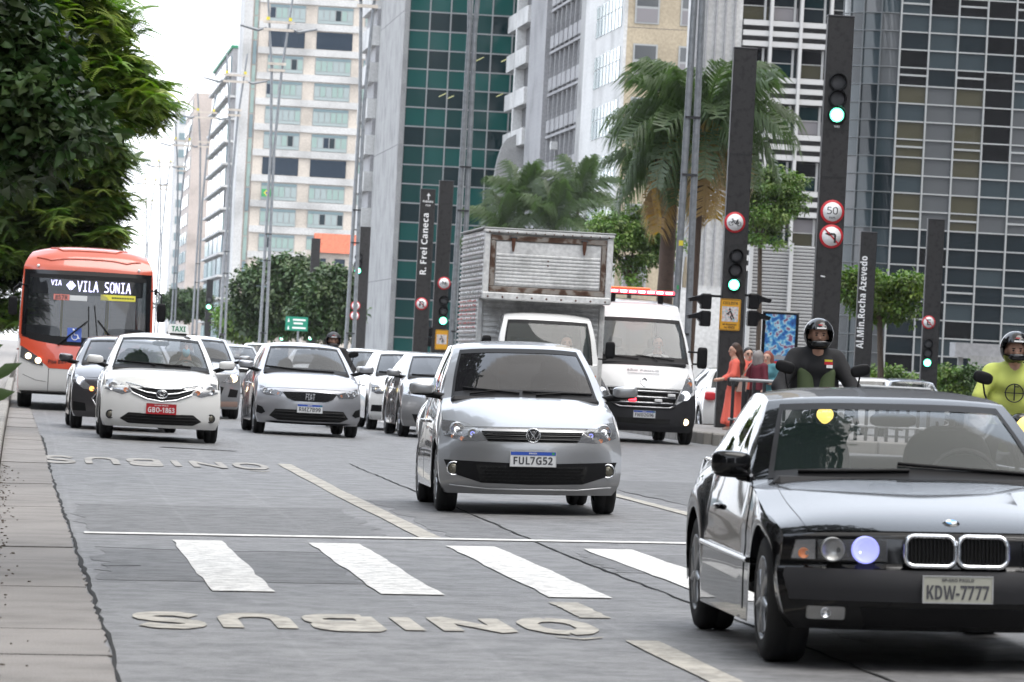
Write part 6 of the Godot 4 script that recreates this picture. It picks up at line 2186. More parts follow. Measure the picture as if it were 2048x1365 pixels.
func cyclist_plate(t: Dictionary, px: float, py: float, wpx: float, hpx: float, lettered: bool) -> void:
	var p := spot(t, px, py) + Vector3(0, 0, 0.012)
	var w: float = wpx / t.s
	var h: float = hpx / t.s
	var mb := MB.new()
	mb.prism(rrect(Vector2.ZERO, w, h, w * 0.08), Transform3D(Basis(), p), 0.012)
	var n := build(mb, "cyclist_plate", mat.sign_orange, t.o)
	var line := []
	for v in rrect(Vector2.ZERO, w * 0.93, h * 0.95, w * 0.06):
		line.append(p + Vector3(v.x, v.y, 0.013))
	line.append(line[0])
	mb = MB.new()
	mb.tube(line, [w * 0.012], 4, false)
	build(mb, "border", mat.black_print, n)
	bx(n, "sticker_panel", "sticker_art", p + Vector3(0, h * 0.02, 0.014), Vector3(w * 0.78, h * 0.48, 0.004))
	# cyclist figure
	mb = MB.new()
	var q := func(x: float, y: float) -> Vector3: return p + Vector3(x * w, y * w, 0.018)
	mb.lathe([[0, 0.004], [w * 0.05, 0.003]], q.call(-0.02, 0.26), Vector3.BACK, 12)
	for l in [[0.0, 0.18, 0.1, 0.02], [0.1, 0.02, 0.02, -0.12], [0.02, -0.12, 0.1, -0.22], [0.0, 0.16, -0.12, 0.05], [-0.18, 0.05, -0.05, 0.02], [0.1, 0.0, 0.18, -0.18]]:
		mb.tube([q.call(l[0], l[1]), q.call(l[2], l[3])], [w * 0.03], 5)
	build(mb, "cyclist_symbol", mat.black_print, n)
	if lettered:
		words("CICLISTA", w * 0.72, h * 0.085, mat.black_print, n, Transform3D(Basis(), p + Vector3(0, h * 0.37, 0.014)), 0.003)
		words("só Atravesse", w * 0.66, h * 0.075, mat.black_print, n, Transform3D(Basis(), p + Vector3(0, -h * 0.30, 0.014)), 0.003)
		words("no VERDE", w * 0.5, h * 0.075, mat.black_print, n, Transform3D(Basis(), p + Vector3(0, -h * 0.40, 0.014)), 0.003)

func walk_signal(t: Dictionary, px: float, py: float, side: int) -> void:     # pedestrian signal bracketed to the pillar, turned aside
	var p := spot(t, px, py)
	var n := Node3D.new()
	n.name = "walk_signal"
	t.o.add_child(n, true)
	n.position = p - Vector3(0, 0, 0.1)
	for k in 2:
		var mb := MB.new()
		mb.cbox(Vector3(0, -k * 0.36, 0), Vector3(0.22, 0.33, 0.30), 0.03)
		build(mb, "housing", mat.black_trim, n)
		mb = MB.new()
		mb.prism(pv([0.0, 0.14, 0.30 * side, 0.05, 0.27 * side, -0.02, 0.10 * side, 0.0, 0.0, -0.1]), Transform3D(Basis(), Vector3(0.08 * side, -k * 0.36, -0.12)), 0.24)
		build(mb, "visor", mat.black_trim, n)
	bx(n, "bracket", "black_trim", Vector3(-0.16 * side, 0.12, 0), Vector3(0.34, 0.05, 0.05))

func vlamp_mesh() -> Dictionary:
	var out := {}
	var prof := [[0.0, 0.17], [4.0, 0.13], [11.0, 0.08], [15.0, 0.25], [17.0, 0.45], [18.7, 0.62]]
	for sx in [-1, 1]:
		var mb := MB.new()
		var pts := []
		for a in prof:
			pts.append(Vector3(a[1] * sx, a[0], 0))
		mb.tube(pts, [0.082, 0.08, 0.075, 0.07, 0.06, 0.05], 10)
		out["tube%d" % sx] = mb.mesh()
	return out

func street_furniture() -> void:
	# lamp masts on the median
	var tubes := vlamp_mesh()
	var k := 0
	for z in [-112.0, -148.0, -198.0, -247.0, -297.0, -346.0, -396.0, -445.0, -495.0]:
		var o := thing("lamp_mast", "twin tube steel lamp mast with crossbars standing on the median", "lamp post", Vector3(onz(1366, 600, z).x if z > -120.0 else onz(932, 300, z).x if z > -150.0 else onz(722, 250, z).x if z > -200.0 else 11.85, 0.2, z), "lamp masts along the median")
		for sx in [-1, 1]:
			inst(tubes["tube%d" % sx], "mast_tube", mat.galvanised, o)
		for a in [[15.0, 0.42, 0.0], [15.32, 0.45, 0.0], [17.0, 0.75, 0.0], [17.38, 0.78, 0.0]]:
			bx(o, "crossbar", "wall_beige", Vector3(0, a[0], 0.09), Vector3(a[1] * 2, 0.13, 0.08))
		for sx in [-1, 1]:
			var mb := MB.new()
			mb.tube([Vector3(0.6 * sx, 17.1, 0), Vector3(1.0 * sx, 16.95, 0), Vector3(1.9 * sx, 17.15, 0)], [0.05, 0.09, 0.06], 6)
			build(mb, "lamp_arm", mat.galvanised, o)
			bx(o, "beacon", "flag_yellow", Vector3(0.55 * sx, 17.55, 0.0), Vector3(0.16, 0.16, 0.16))
		for y in [2.0, 5.6, 6.9]:
			bx(o, "clamp", "dark_metal", Vector3(0, y, 0), Vector3(0.34, 0.05, 0.19))
		if k == 0:
			o.set_meta("label", "near twin tube steel lamp mast between ambulance and cyclist pillar")
			o.remove_meta("group")
			var mb := MB.new()
			mb.tube([Vector3(0.0, 3.05, 0.09), Vector3(0.0, 3.3, 0.10), Vector3(0.01, 3.75, 0.1)], [0.045, 0.05, 0.02], 8)
			build(mb, "wooden_float", mat.wall_cream, o)
			bx(o, "flag_sticker", "flag_yellow", Vector3(-0.12, 4.05, 0.085), Vector3(0.10, 0.12, 0.004))
			bx(o, "flag_sticker", "flag_green", Vector3(-0.14, 3.05, 0.085), Vector3(0.05, 0.09, 0.004))
		elif k < 6:
			o.set_meta("label", ["", "twin tube steel lamp mast rising before the teal glass tower", "twin tube steel lamp mast beside the pillar with a straight ahead arrow sign", "twin tube lamp mast with crossbars before the beige apartment windows", "twin tube lamp mast with crossbars before the narrow balcony block", "twin tube lamp mast with crossbars before the far pinkish tower"][k])
			o.remove_meta("group")
		else:
			o.set_meta("label", "far thin twin tube lamp mast against the open sky")
		k += 1
	# pillars with signals and signs
	var t := totem("tall dark signal pillar with a 50 speed sign and no left turn sign", -100.0, 1682, 34, 53, [261, 356])
	signal_lamps(t, [[1676, 165, false], [1675, 198, false], [1674, 230, true]], 0.145)
	round_sign(t, 1665, 424, 24, "50")
	round_sign(t, 1663, 473, 24, "noleft")
	words("1682", 0.12, 0.045, mat.white_print, t.o, Transform3D(Basis(), spot(t, 1674, 253) + Vector3(0, 0, 0.006)), 0.004)
	bx(t.o, "sticker", "white_print", spot(t, 1646, 553) + Vector3(0, 0, 0.004), Vector3(0.09, 0.025, 0.006), Basis(Vector3.BACK, -0.15))
	t = totem("dark cyclist signal pillar with a bicycle sign and orange plate", -104.0, 1491, 98, 47, [310])
	round_sign(t, 1470, 445, 21, "bike")
	signal_lamps(t, [[1473, 512, false], [1471, 541, false], [1468, 570, true]], 0.115)
	cyclist_plate(t, 1460, 630, 42, 63, true)
	walk_signal(t, 1413, 603, -1)
	walk_signal(t, 1508, 603, 1)
	t = totem("dark street name pillar lettered in white beside the small tree", -140.0, 1738, 466, 33)
	words("Al.Min.Rocha Azevedo", 2.62, 0.215, mat.white_print, t.o, Transform3D(Basis(Vector3.BACK, PI / 2), spot(t, 1724, 605) + Vector3(0, 0, 0.006)), 0.004)
	t = totem("dark bicycle signal pillar with a no parking sign before the glass block", -150.0, 1873, 440, 34)
	round_sign(t, 1858, 645, 13.5, "nopark")
	signal_lamps(t, [[1857, 688, false], [1856, 707, false], [1855, 726, true]], 0.115)
	t = totem("dark street name pillar with an arrow and no u turn sign", -175.0, 856, 380, 30)
	words("R. Frei Caneca", 2.15, 0.24, mat.white_print, t.o, Transform3D(Basis(Vector3.BACK, PI / 2), spot(t, 848, 488) + Vector3(0, 0, 0.006)), 0.004)
	words("Próxima", 0.36, 0.085, mat.white_print, t.o, Transform3D(Basis(), spot(t, 856, 403) + Vector3(0, 0, 0.006)), 0.004)
	words("rua", 0.16, 0.06, mat.white_print, t.o, Transform3D(Basis(), spot(t, 856, 411) + Vector3(0, 0, 0.006)), 0.004)
	var mb := MB.new()
	var ap := spot(t, 857, 392) + Vector3(0, 0, 0.004)
	mb.box(ap + Vector3(0, -0.06, 0), Vector3(0.03, 0.16, 0.006))
	mb.prism(pv([-0.07, 0.0, 0.07, 0.0, 0.0, 0.1]), Transform3D(Basis(), ap), 0.006)
	build(mb, "arrow_symbol", mat.white_print, t.o)
	round_sign(t, 843, 608, 12.5, "nouturn")
	t = totem("dark cyclist signal pillar beside the box truck with bicycle sign", -178.0, 893, 363, 29)
	round_sign(t, 888, 567, 13, "bike")
	signal_lamps(t, [[888, 601, false], [887, 622, false], [886, 642, true]], 0.135)
	cyclist_plate(t, 883, 680, 26, 40, false)
	walk_signal(t, 858, 664, -1)
	t = totem("dark signal pillar with a 50 sign and a straight arrow sign", -240.0, 730, 455, 23)
	signal_lamps(t, [[717, 515, false], [716, 528, false], [715, 542, true]], 0.15)
	round_sign(t, 711, 612, 9.5, "50s")
	round_sign(t, 709, 632, 9.5, "arrow")
	t = totem("dark cyclist signal pillar before the round dark tree", -290.0, 632, 478, 18)
	round_sign(t, 624, 624, 8.5, "bike")
	signal_lamps(t, [[623, 648, false], [622, 661, false], [621, 674, true]], 0.18, false)
	t = totem("far thin dark signal pillar lit green beyond the taxi roof", -430.0, 420, 560, 13)
	signal_lamps(t, [[418, 600, false], [417, 614, true]], 0.2, false)
	t = totem("far short signal pillar lit green beside the green road sign", -420.0, 567, 655, 8)
	signal_lamps(t, [[564, 677, true]], 0.18, false)
	# green direction sign
	var g := onz(593, 648, -268.0)
	var gs := thing("direction_sign", "green direction sign on a pole before the round dark tree", "sign", Vector3(g.x, 0, -268.0))
	bx(gs, "panel", "sign_green", Vector3(0, g.y, 0), Vector3(1.2, 0.75, 0.05))
	bx(gs, "pole", "galvanised", Vector3(0.1, g.y / 2, -0.08), Vector3(0.10, g.y, 0.10))
	for a in [[0.13, 0.21, 0.68], [0.08, 0.02, 0.5], [0.13, -0.22, 0.72]]:
		bx(gs, "text_line", "white_print", Vector3(a[0], g.y + a[1], 0.03), Vector3(a[2], 0.09, 0.012))
	for y in [0.18, -0.22]:
		mb = MB.new()
		mb.prism(pv([-0.50, y - 0.1, -0.38, y - 0.1, -0.44, y + 0.12]), Transform3D(Basis(), Vector3(0, g.y, 0.025)), 0.012)
		build(mb, "arrow_symbol", mat.white_print, gs)
	# guard railing on the island
	var rl := thing("guard_railing", "black barred railing with grey rails on the median island", "railing", Vector3(0, 0.22, -93.6))
	for y in [[1.03, 0.032], [0.28, 0.03]]:
		mb = MB.new()
		mb.tube([Vector3(13.35, y[0], 0), Vector3(17.2, y[0], 0)], [y[1]], 8)
		build(mb, "rail", mat.rail_grey, rl)
	for q in 20:
		mb = MB.new()
		mb.cbox(Vector3(13.42 + q * 0.198, 0.5, 0), Vector3(0.062, 1.0, 0.05), 0.008)
		build(mb, "bar", mat.rail_black, rl)
	# advertising panel with a lit clock below it
	var a := onz(1559, 684, -150.0)
	var ad := thing("advertising_panel", "black framed advertising panel with a blue poster", "panel", Vector3(a.x, 0, -150.0))
	mb = MB.new()
	mb.cbox(Vector3(0, a.y, 0), Vector3(1.12, 1.85, 0.16), 0.03)
	build(mb, "case", mat.black_gloss, ad)
	bx(ad, "poster", "poster_art", Vector3(0, a.y + 0.05, 0.085), Vector3(0.92, 1.55, 0.01))
	bx(ad, "poster_strip", "red_print", Vector3(0, a.y - 0.66, 0.092), Vector3(0.92, 0.13, 0.006))
	bx(ad, "poster_title", "grey_print", Vector3(0, a.y - 0.48, 0.092), Vector3(0.7, 0.12, 0.006))
	bx(ad, "leg", "black_trim", Vector3(0, (a.y - 0.9) / 2, 0), Vector3(0.6, maxf(a.y - 0.92, 0.1), 0.14))
	words("3:59", 0.55, 0.2, mat.led_text, ad, Transform3D(Basis(), Vector3(-0.25, onz(1545, 743, -150).y, 0.09)), 0.01, "clock_digits")

# ---------------------------------------------------------------- trees
func leaf_spray(n: int, length: float, width: float, spread: float, sd: int) -> ArrayMesh:      # a twig end with n folded leaves
	var r := RandomNumberGenerator.new()
	r.seed = sd
	var mb := MB.new()
	for k in n:
		var a := r.randf() * TAU
		var el := r.randf_range(-0.9, 0.7)
		var d := Vector3(cos(a) * cos(el), sin(el), sin(a) * cos(el))
		var base := d * spread * r.randf_range(0.1, 0.6)
		var side := d.cross(Vector3.UP if absf(d.y) < 0.9 else Vector3.RIGHT).normalized().rotated(d, r.randf_range(-0.8, 0.8))
		var up := side.cross(d)
		var l := length * r.randf_range(0.7, 1.2)
		var w := width * r.randf_range(0.8, 1.2)
		var m1 := base + d * l * 0.35 + up * w * 0.25
		var m2 := base + d * l * 0.7 + up * w * 0.1
		var tip := base + d * l - up * l * 0.15
		mb.g += 1
		mb.tri(base, m1 - side * w * 0.5 + up * w * 0.15, m1, true)
		mb.tri(base, m1, m1 + side * w * 0.5 + up * w * 0.15, true)
		mb.quad(m1 - side * w * 0.5 + up * w * 0.15, m2 - side * w * 0.4 + up * w * 0.1, m2, m1, true)
		mb.quad(m1, m2, m2 + side * w * 0.4 + up * w * 0.1, m1 + side * w * 0.5 + up * w * 0.15, true)
		mb.tri(m2 - side * w * 0.4 + up * w * 0.1, tip, m2, true)
		mb.tri(m2, tip, m2 + side * w * 0.4 + up * w * 0.1, true)
	return mb.mesh()

func feather_spray(n: int, length: float, leaflet: float, sd: int) -> ArrayMesh:       # a few feathered leaves
	var r := RandomNumberGenerator.new()
	r.seed = sd
	var mb := MB.new()
	for k in n:
		var a := TAU * k / n + r.randf() * 0.8
		var d := Vector3(cos(a), r.randf_range(-0.35, 0.25), sin(a)).normalized()
		var side := d.cross(Vector3.UP).normalized()
		for q in 9:
			var t := (q + 1) / 9.0
			var p := d * length * t - Vector3.UP * length * 0.35 * t * t
			for sx in [-1, 1]:
				var e: Vector3 = p + (side * sx * 0.9 + d * 0.5 - Vector3.UP * 0.25) * leaflet * (1.1 - 0.5 * t)
				var wv := d * leaflet * 0.22
				mb.quad(p - wv, e - wv * 0.4, e + wv * 0.4, p + wv)
	return mb.mesh()

func crown(parent: Node, mesh: Mesh, m: String, blobs: Array, sd: int, scl := Vector2(0.8, 1.25), tint := Vector2(0.6, 1.35)) -> void:    # blobs: [centre, radii, clumps, sprays per clump, clump radius]
	var r := RandomNumberGenerator.new()
	r.seed = sd
	var xf := []
	var col := []
	for b in blobs:
		for c in b[2]:
			var v := Vector3(r.randfn(), r.randfn(), r.randfn()).normalized() * pow(r.randf(), 0.33)
			var cc: Vector3 = b[0] + v * b[1]
			var tone := r.randf_range(tint.x, tint.y)
			for k in b[3]:
				var p: Vector3 = cc + Vector3(r.randfn(), r.randfn() * 0.6, r.randfn()) * b[4] * 0.55
				var bs := Basis(Vector3.UP, r.randf() * TAU) * Basis(Vector3.RIGHT, r.randfn() * 0.35)
				xf.append(Transform3D(bs.scaled(Vector3.ONE * r.randf_range(scl.x, scl.y)), p))
				var q := tone * r.randf_range(0.8, 1.2)
				col.append(Color(q * r.randf_range(0.85, 1.25), q, q * 0.9))
	var mm := MultiMesh.new()
	mm.transform_format = MultiMesh.TRANSFORM_3D
	mm.use_colors = true
	mm.mesh = mesh
	mm.instance_count = xf.size()
	for k in xf.size():
		mm.set_instance_transform(k, xf[k])
		mm.set_instance_color(k, col[k])
	var o := MultiMeshInstance3D.new()
	o.name = "crown"
	o.multimesh = mm
	o.material_override = mat[m]
	o.set_meta("kind", "stuff")
	parent.add_child(o, true)

func limbs(parent: Node, base: Vector3, fork: Vector3, ends: Array, r0: float, m := "bark") -> void:
	var mb := MB.new()
	var mid := base.lerp(fork, 0.5) + Vector3(0.05, 0, 0.04) * r0 * 4.0
	mb.tube([base, base + Vector3(0, 0.25, 0), mid, fork], [r0 * 1.35, r0 * 1.05, r0 * 0.9, r0 * 0.75], 10)
	build(mb, "trunk", mat[m], parent)
	for e in ends:
		mb = MB.new()
		var q: Vector3 = fork.lerp(e, 0.5) + Vector3(0, fork.distance_to(e) * 0.12, 0)
		mb.tube([fork - (fork - base).normalized() * r0, q, e, e + (e - q) * 0.4], [r0 * 0.6, r0 * 0.38, r0 * 0.2, r0 * 0.06], 7)
		build(mb, "limb", mat[m], parent)

func frond_mesh(length: float, droop: float, leaflet: float, sd: int, n := 84) -> Array:
	var r := RandomNumberGenerator.new()
	r.seed = sd
	var pts := []
	for k in 13:
		var t := k / 12.0
		pts.append(Vector3(length * (t - 0.18 * t * t * droop), length * (0.55 * t - droop * 0.85 * t * t), 0))
	var rb := MB.new()
	rb.tube(pts, [0.045, 0.04, 0.035, 0.03, 0.025, 0.02, 0.015, 0.012, 0.01], 5)
	var mb := MB.new()
	for k in n:
		var t := 0.12 + 0.88 * k / n
		var f := t * 12.0
		var i := mini(int(f), 11)
		var p: Vector3 = pts[i].lerp(pts[i + 1], f - i)
		var d: Vector3 = (pts[i + 1] - pts[i]).normalized()
		for sx in [-1, 1]:
			var l := leaflet * (0.55 + 0.9 * sin(PI * minf(1.0, t * 0.95))) * r.randf_range(0.8, 1.15)
			var out := (Vector3(0, 0, sx) * 0.75 + d * 0.55 + Vector3(0, r.randf_range(-0.2, 0.55), 0)).normalized()
			var mid := p + out * l * 0.55 + Vector3(0, 0.04 * l, 0)
			var tip := p + out * l * 0.9 + Vector3(0, -r.randf_range(0.4, 0.95) * l, 0)
			var wv := d * 0.036
			mb.quad(p - wv * 0.6, mid - wv, mid + wv, p + wv * 0.6)
			mb.tri(mid - wv, tip, mid + wv)
	return [rb.mesh(), mb.mesh()]

func palm(label: String, base: Vector3, height: float, count: int, fl: float, leaflet: float, r0: float, sd: int, upright := 0.0, dead := 0) -> Node3D:
	var o := thing("palm_tree", label, "palm", base)
	var r := RandomNumberGenerator.new()
	r.seed = sd
	var mb := MB.new()
	var pts := []
	var rad := []
	for k in 15:
		var t := k / 14.0
		pts.append(Vector3(sin(t * 2.0) * 0.12, height * t, cos(t * 3.0) * 0.08))
		rad.append(r0 * (1.15 - 0.25 * t) * (1.0 + 0.05 * (k % 2)))
	mb.tube(pts, rad, 10)
	build(mb, "trunk", mat.bark_red, o)
	var kinds := [frond_mesh(fl, 0.55 - upright * 0.3, leaflet, sd), frond_mesh(fl * 1.05, 0.85 - upright * 0.3, leaflet, sd + 1), frond_mesh(fl * 0.95, 1.15 - upright * 0.4, leaflet, sd + 2)]
	for k in count + dead:
		var a := k * 2.39996 + r.randf() * 0.3
		var age := float(k) / (count + dead)
		var kd: Array = kinds[mini(2, int(age * 3.0))]
		var pitch := lerpf(0.75 + upright * 0.4, -0.35 + upright * 0.6, age)
		var old := k >= count
		var b := Basis(Vector3.UP, a) * Basis(Vector3.BACK, pitch - (0.35 if old else 0.0))
		var f := inst(kd[1], "frond", mat["palm_yellow" if old and k % 2 else "palm_brown" if old else "palm_green"], o, Transform3D(b, Vector3(pts[-1])))
		inst(kd[0], "rachis", mat["palm_brown" if old else "palm_green"], f)
	return o

func trees() -> void:
	for k in ["leaf_dark", "leaf_mid", "leaf_light", "leaf_fine", "leaf_deep"]:
		mat[k].vertex_color_use_as_albedo = true
	var broad := leaf_spray(7, 0.105, 0.052, 0.16, 3)
	var fine := feather_spray(5, 0.24, 0.075, 4)
	var mid := leaf_spray(9, 0.22, 0.13, 0.4, 5)
	# broad leaved tree whose branches hang in from the near pavement
	var o := thing("street_tree", "near broad leaved tree with dark glossy hanging leaves", "tree")
	limbs(o, Vector3(-2.5, 0, -33), Vector3(-2.2, 3.6, -33), [Vector3(-0.8, 4.4, -33.5), Vector3(-0.4, 8.2, -32.5), Vector3(1.8, 8.8, -31.5), Vector3(-3.2, 8.2, -31.5), Vector3(-1.2, 3.9, -32.4), Vector3(-2.6, 6.4, -33)], 0.17)
	var bl := []
	for a in [[10, 50, 0.26, 13], [50, 100, 0.24, 13], [30, 180, 0.26, 15], [85, 190, 0.22, 13], [0, 250, 0.28, 13], [60, 255, 0.26, 14], [125, 245, 0.17, 9], [-20, 20, 0.3, 10], [-20, 130, 0.3, 10], [150, 275, 0.10, 4], [100, 285, 0.14, 6], [15, 320, 0.16, 5], [10, 370, 0.10, 2]]:
		var p := onz(a[0], a[1], -33.0)
		bl.append([p, Vector3(a[2], a[2] * 0.85, 0.7), a[3], 11, 0.15])
	for a in [[-1.8, 5.2, -32.0, 0.9, 34], [-2.6, 6.4, -33.0, 1.4, 60], [-1.2, 6.4, -30.5, 1.2, 50], [-3.4, 5.6, -34.0, 1.2, 40]]:
		bl.append([Vector3(a[0], a[1], a[2]), Vector3.ONE * a[3], a[4], 12, 0.3])
	crown(o, broad, "leaf_dark", bl, 12, Vector2(0.8, 1.25), Vector2(0.5, 1.9))
	crown(o, mid, "leaf_dark", [[Vector3(0.4, 8.6, -32.0), Vector3(2.0, 1.2, 2.6), 46, 10, 0.45], [Vector3(2.9, 9.2, -29.8), Vector3(2.0, 1.0, 3.0), 62, 10, 0.4], [Vector3(-2.4, 9.4, -33.0), Vector3(2.0, 1.4, 2.6), 50, 10, 0.45]], 14)
	# feathery trees further along the pavement
	o = thing("street_tree", "feathery light green tree leaning over the bus lane", "tree")
	limbs(o, Vector3(-3.0, 0, -72), Vector3(-2.6, 4.0, -72), [Vector3(-0.6, 6.4, -73), Vector3(-1.4, 7.2, -70), Vector3(0.6, 6.2, -74), Vector3(-4.0, 6.6, -72), Vector3(-1.0, 5.0, -71)], 0.22)
	bl = []
	for a in [[180, 60, 0.5, 22], [120, 40, 0.8, 34], [230, 130, 0.45, 22], [180, 140, 0.6, 34], [270, 180, 0.36, 20], [210, 200, 0.5, 26], [300, 205, 0.20, 10], [60, 60, 1.0, 50], [100, 150, 0.8, 40], [160, 230, 0.5, 22], [250, 225, 0.3, 12], [90, 0, 0.8, 34], [165, 10, 0.4, 16]]:
		var p := onz(a[0], a[1], -72.0)
		bl.append([p, Vector3(a[2], a[2] * 0.5, 1.2), int(a[3] * 0.75), 16, 0.26])
	crown(o, fine, "leaf_fine", bl, 22, Vector2(0.7, 1.2), Vector2(0.7, 1.4))
	o = thing("street_tree", "drooping green tree behind the bus with dark inner shade", "tree")
	limbs(o, Vector3(-3.4, 0, -104), Vector3(-2.8, 3.0, -104), [Vector3(-0.6, 4.6, -104), Vector3(-1.6, 5.4, -106), Vector3(-0.2, 3.9, -103), Vector3(-4.0, 5.0, -104)], 0.24)
	bl = []
	for a in [[60, 330, 1.1, 44], [150, 330, 0.8, 36], [40, 430, 1.0, 44], [130, 430, 0.8, 36], [200, 400, 0.4, 20], [20, 520, 0.9, 36], [190, 350, 0.5, 22], [215, 460, 0.25, 14], [180, 480, 0.4, 16], [90, 500, 0.8, 30], [205, 310, 0.4, 18], [15, 620, 0.5, 16]]:
		var p := onz(a[0], a[1], -103.0)
		bl.append([p, Vector3(a[2], a[2] * 0.6, 1.5), int(a[3] * 0.75), 15, 0.3])
	crown(o, fine, "leaf_mid", bl, 32, Vector2(0.9, 1.5), Vector2(0.5, 1.5))
	# tree standing before the crossing; the cars mirror it
	o = thing("street_tree", "tall leafy pavement tree standing ahead of the crossing", "tree")
	limbs(o, Vector3(-2.6, 0, -14), Vector3(-2.3, 3.6, -14), [Vector3(-0.5, 6.5, -15), Vector3(-3.6, 6.8, -13), Vector3(-1.4, 8.0, -14), Vector3(-1.0, 6.0, -11)], 0.2)
	crown(o, mid, "leaf_dark", [[Vector3(-1.2, 7.2, -14.5), Vector3(1.6, 1.6, 2.6), 90, 10, 0.4], [Vector3(-3.2, 7.4, -13.0), Vector3(1.8, 1.8, 2.4), 80, 10, 0.4], [Vector3(-1.4, 9.0, -14.0), Vector3(1.7, 1.2, 2.0), 60, 10, 0.4], [Vector3(-0.6, 6.6, -9.5), Vector3(1.4, 1.2, 1.8), 50, 10, 0.4]], 52)
	o = thing("street_tree", "tall pavement tree arching high over the bus lane at the crossing", "tree")
	limbs(o, Vector3(-3.0, 0, -51), Vector3(-2.8, 5.5, -51), [Vector3(-0.6, 8.6, -52), Vector3(-4.4, 9.0, -50), Vector3(-2.6, 10.5, -51), Vector3(-1.2, 8.0, -49.5)], 0.24)
	crown(o, mid, "leaf_dark", [[Vector3(-1.4, 8.8, -51.5), Vector3(1.8, 1.6, 2.6), 80, 10, 0.4], [Vector3(-4.2, 9.2, -50.5), Vector3(2.0, 2.0, 2.6), 80, 10, 0.4], [Vector3(-2.6, 11.2, -51.0), Vector3(2.2, 1.5, 2.4), 80, 10, 0.4], [Vector3(1.4, 9.8, -51.5), Vector3(2.0, 1.1, 2.2), 60, 9, 0.35]], 62)
	# trees down the avenue
	for a in [["round dark tree behind the green direction sign", -300.0, 575, 600, 3.3, 2.6, "leaf_deep", 690], ["small dark tree beyond the taxi roof", -480.0, 372, 610, 2.6, 1.4, "leaf_deep", 660], ["yellow green bush tree beside the round dark tree", -330.0, 490, 640, 1.6, 1.2, "leaf_mid", 690], ["dark tree behind the straight arrow pillar", -280.0, 655, 610, 1.7, 2.0, "leaf_deep", 690]]:
		var c := onz(a[2], a[3], a[1])
		o = thing("avenue_tree", a[0], "tree", Vector3(c.x, 0, a[1]))
		limbs(o, Vector3.ZERO, Vector3(0, c.y - a[5] * 0.5, 0), [Vector3(-a[4] * 0.5, c.y, 0.3), Vector3(a[4] * 0.5, c.y, -0.3), Vector3(0, c.y + a[5] * 0.5, 0)], 0.2)
		crown(o, mid, a[6], [[Vector3(0, c.y, 0), Vector3(a[4], a[5], 2.0), 110, 12, 0.45], [Vector3(-a[4] * 0.5, c.y - a[5] * 0.35, 0.6), Vector3(a[4] * 0.55, a[5] * 0.5, 1.2), 30, 12, 0.4], [Vector3(a[4] * 0.3, c.y + a[5] * 0.5, 0.4), Vector3(a[4] * 0.5, a[5] * 0.45, 1.2), 30, 12, 0.4]], int(a[2]), Vector2(0.9, 1.6))
	# trees below the big palm
	for a in [["dark leafy tree left of the palm trunk", -205.0, 1262, 490, 1.7, 1.7], ["dark leafy tree reaching right behind the cyclist pillar", -200.0, 1525, 400, 1.5, 1.9], ["small bright leafed tree beside the street name pillar", -165.0, 1762, 590, 1.25, 0.85]]:
		var c := onz(a[2], a[3], a[1])
		o = thing("street_tree", a[0], "tree", Vector3(c.x, 0, a[1]))
		limbs(o, Vector3(0.2, 0, 0), Vector3(0, c.y - a[5] * 0.9, 0), [Vector3(-a[4] * 0.6, c.y, 0.3), Vector3(a[4] * 0.6, c.y, -0.3), Vector3(0.2, c.y + a[5] * 0.5, 0), Vector3(-a[4] * 0.2, c.y - 0.2, 0.5)], 0.12)
		var bright: bool = a[1] > -170.0
		crown(o, mid, "leaf_light" if bright else "leaf_mid", [[Vector3(0, c.y, 0), Vector3(a[4], a[5], 1.2), 70, 11, 0.35], [Vector3(a[4] * 0.7, c.y + 0.3, 0.2), Vector3(a[4] * 0.5, a[5] * 0.4, 0.8), 20, 10, 0.3], [Vector3(-a[4] * 0.6, c.y + a[5] * 0.4, 0), Vector3(a[4] * 0.5, a[5] * 0.4, 0.8), 20, 10, 0.3]], int(a[2]), Vector2(0.5, 0.9), Vector2(0.5, 1.3))
	# palms
	var p := onz(1402, 235, -190.0)
	palm("big feathery palm with drooping yellowed fronds behind the lamp mast", Vector3(p.x, 0, -190.0), p.y - 0.6, 34, 4.1, 0.85, 0.13, 41, 0.0, 4)
	p = onz(1338, 330, -192.0)
	o = palm("thick trunked palm hung with dry fronds beside the big palm", Vector3(p.x, 0, -192.0), p.y - 0.3, 18, 3.0, 0.7, 0.30, 43, 0.0, 3)
	var fr := onz(1416, 262, -188.5)
	var fb := thing("palm_fruit", "hanging bunch of yellow palm fruit against the trunk", "fruit", fr)
	var mb := MB.new()
	for k in 46:
		var v := Vector3(rng.randfn() * 0.16, 0, rng.randfn() * 0.12)
		mb.tube([Vector3(0, 0.5, 0), v * 1.4 + Vector3(0, 0.1, 0), v + Vector3(0, -0.45 + rng.randf_range(-0.2, 0.2), 0)], [0.03, 0.045, 0.02], 5)
	build(mb, "strands", mat.palm_yellow, fb)
	var i := 0
	for a in [[1040, 455, 340, 7], [1150, 450, 330, 8], [1000, 455, 400, 6], [1095, 455, 380, 8]]:
		p = onz(a[0], a[2] + 70, -310.0)
		palm(["young palm with arching fronds above the box truck", "young palm with upright fronds behind the box truck roof", "low palm leaning out beside the curved wall", "bushy palm between the two young palms"][i], Vector3(p.x, 0, -310.0 + i), p.y - 0.5, a[3] + 4, 3.4, 0.8, 0.12, 60 + i, 0.7)
		i += 1
	# hedges at the foot of the glass block
	var hi := 0
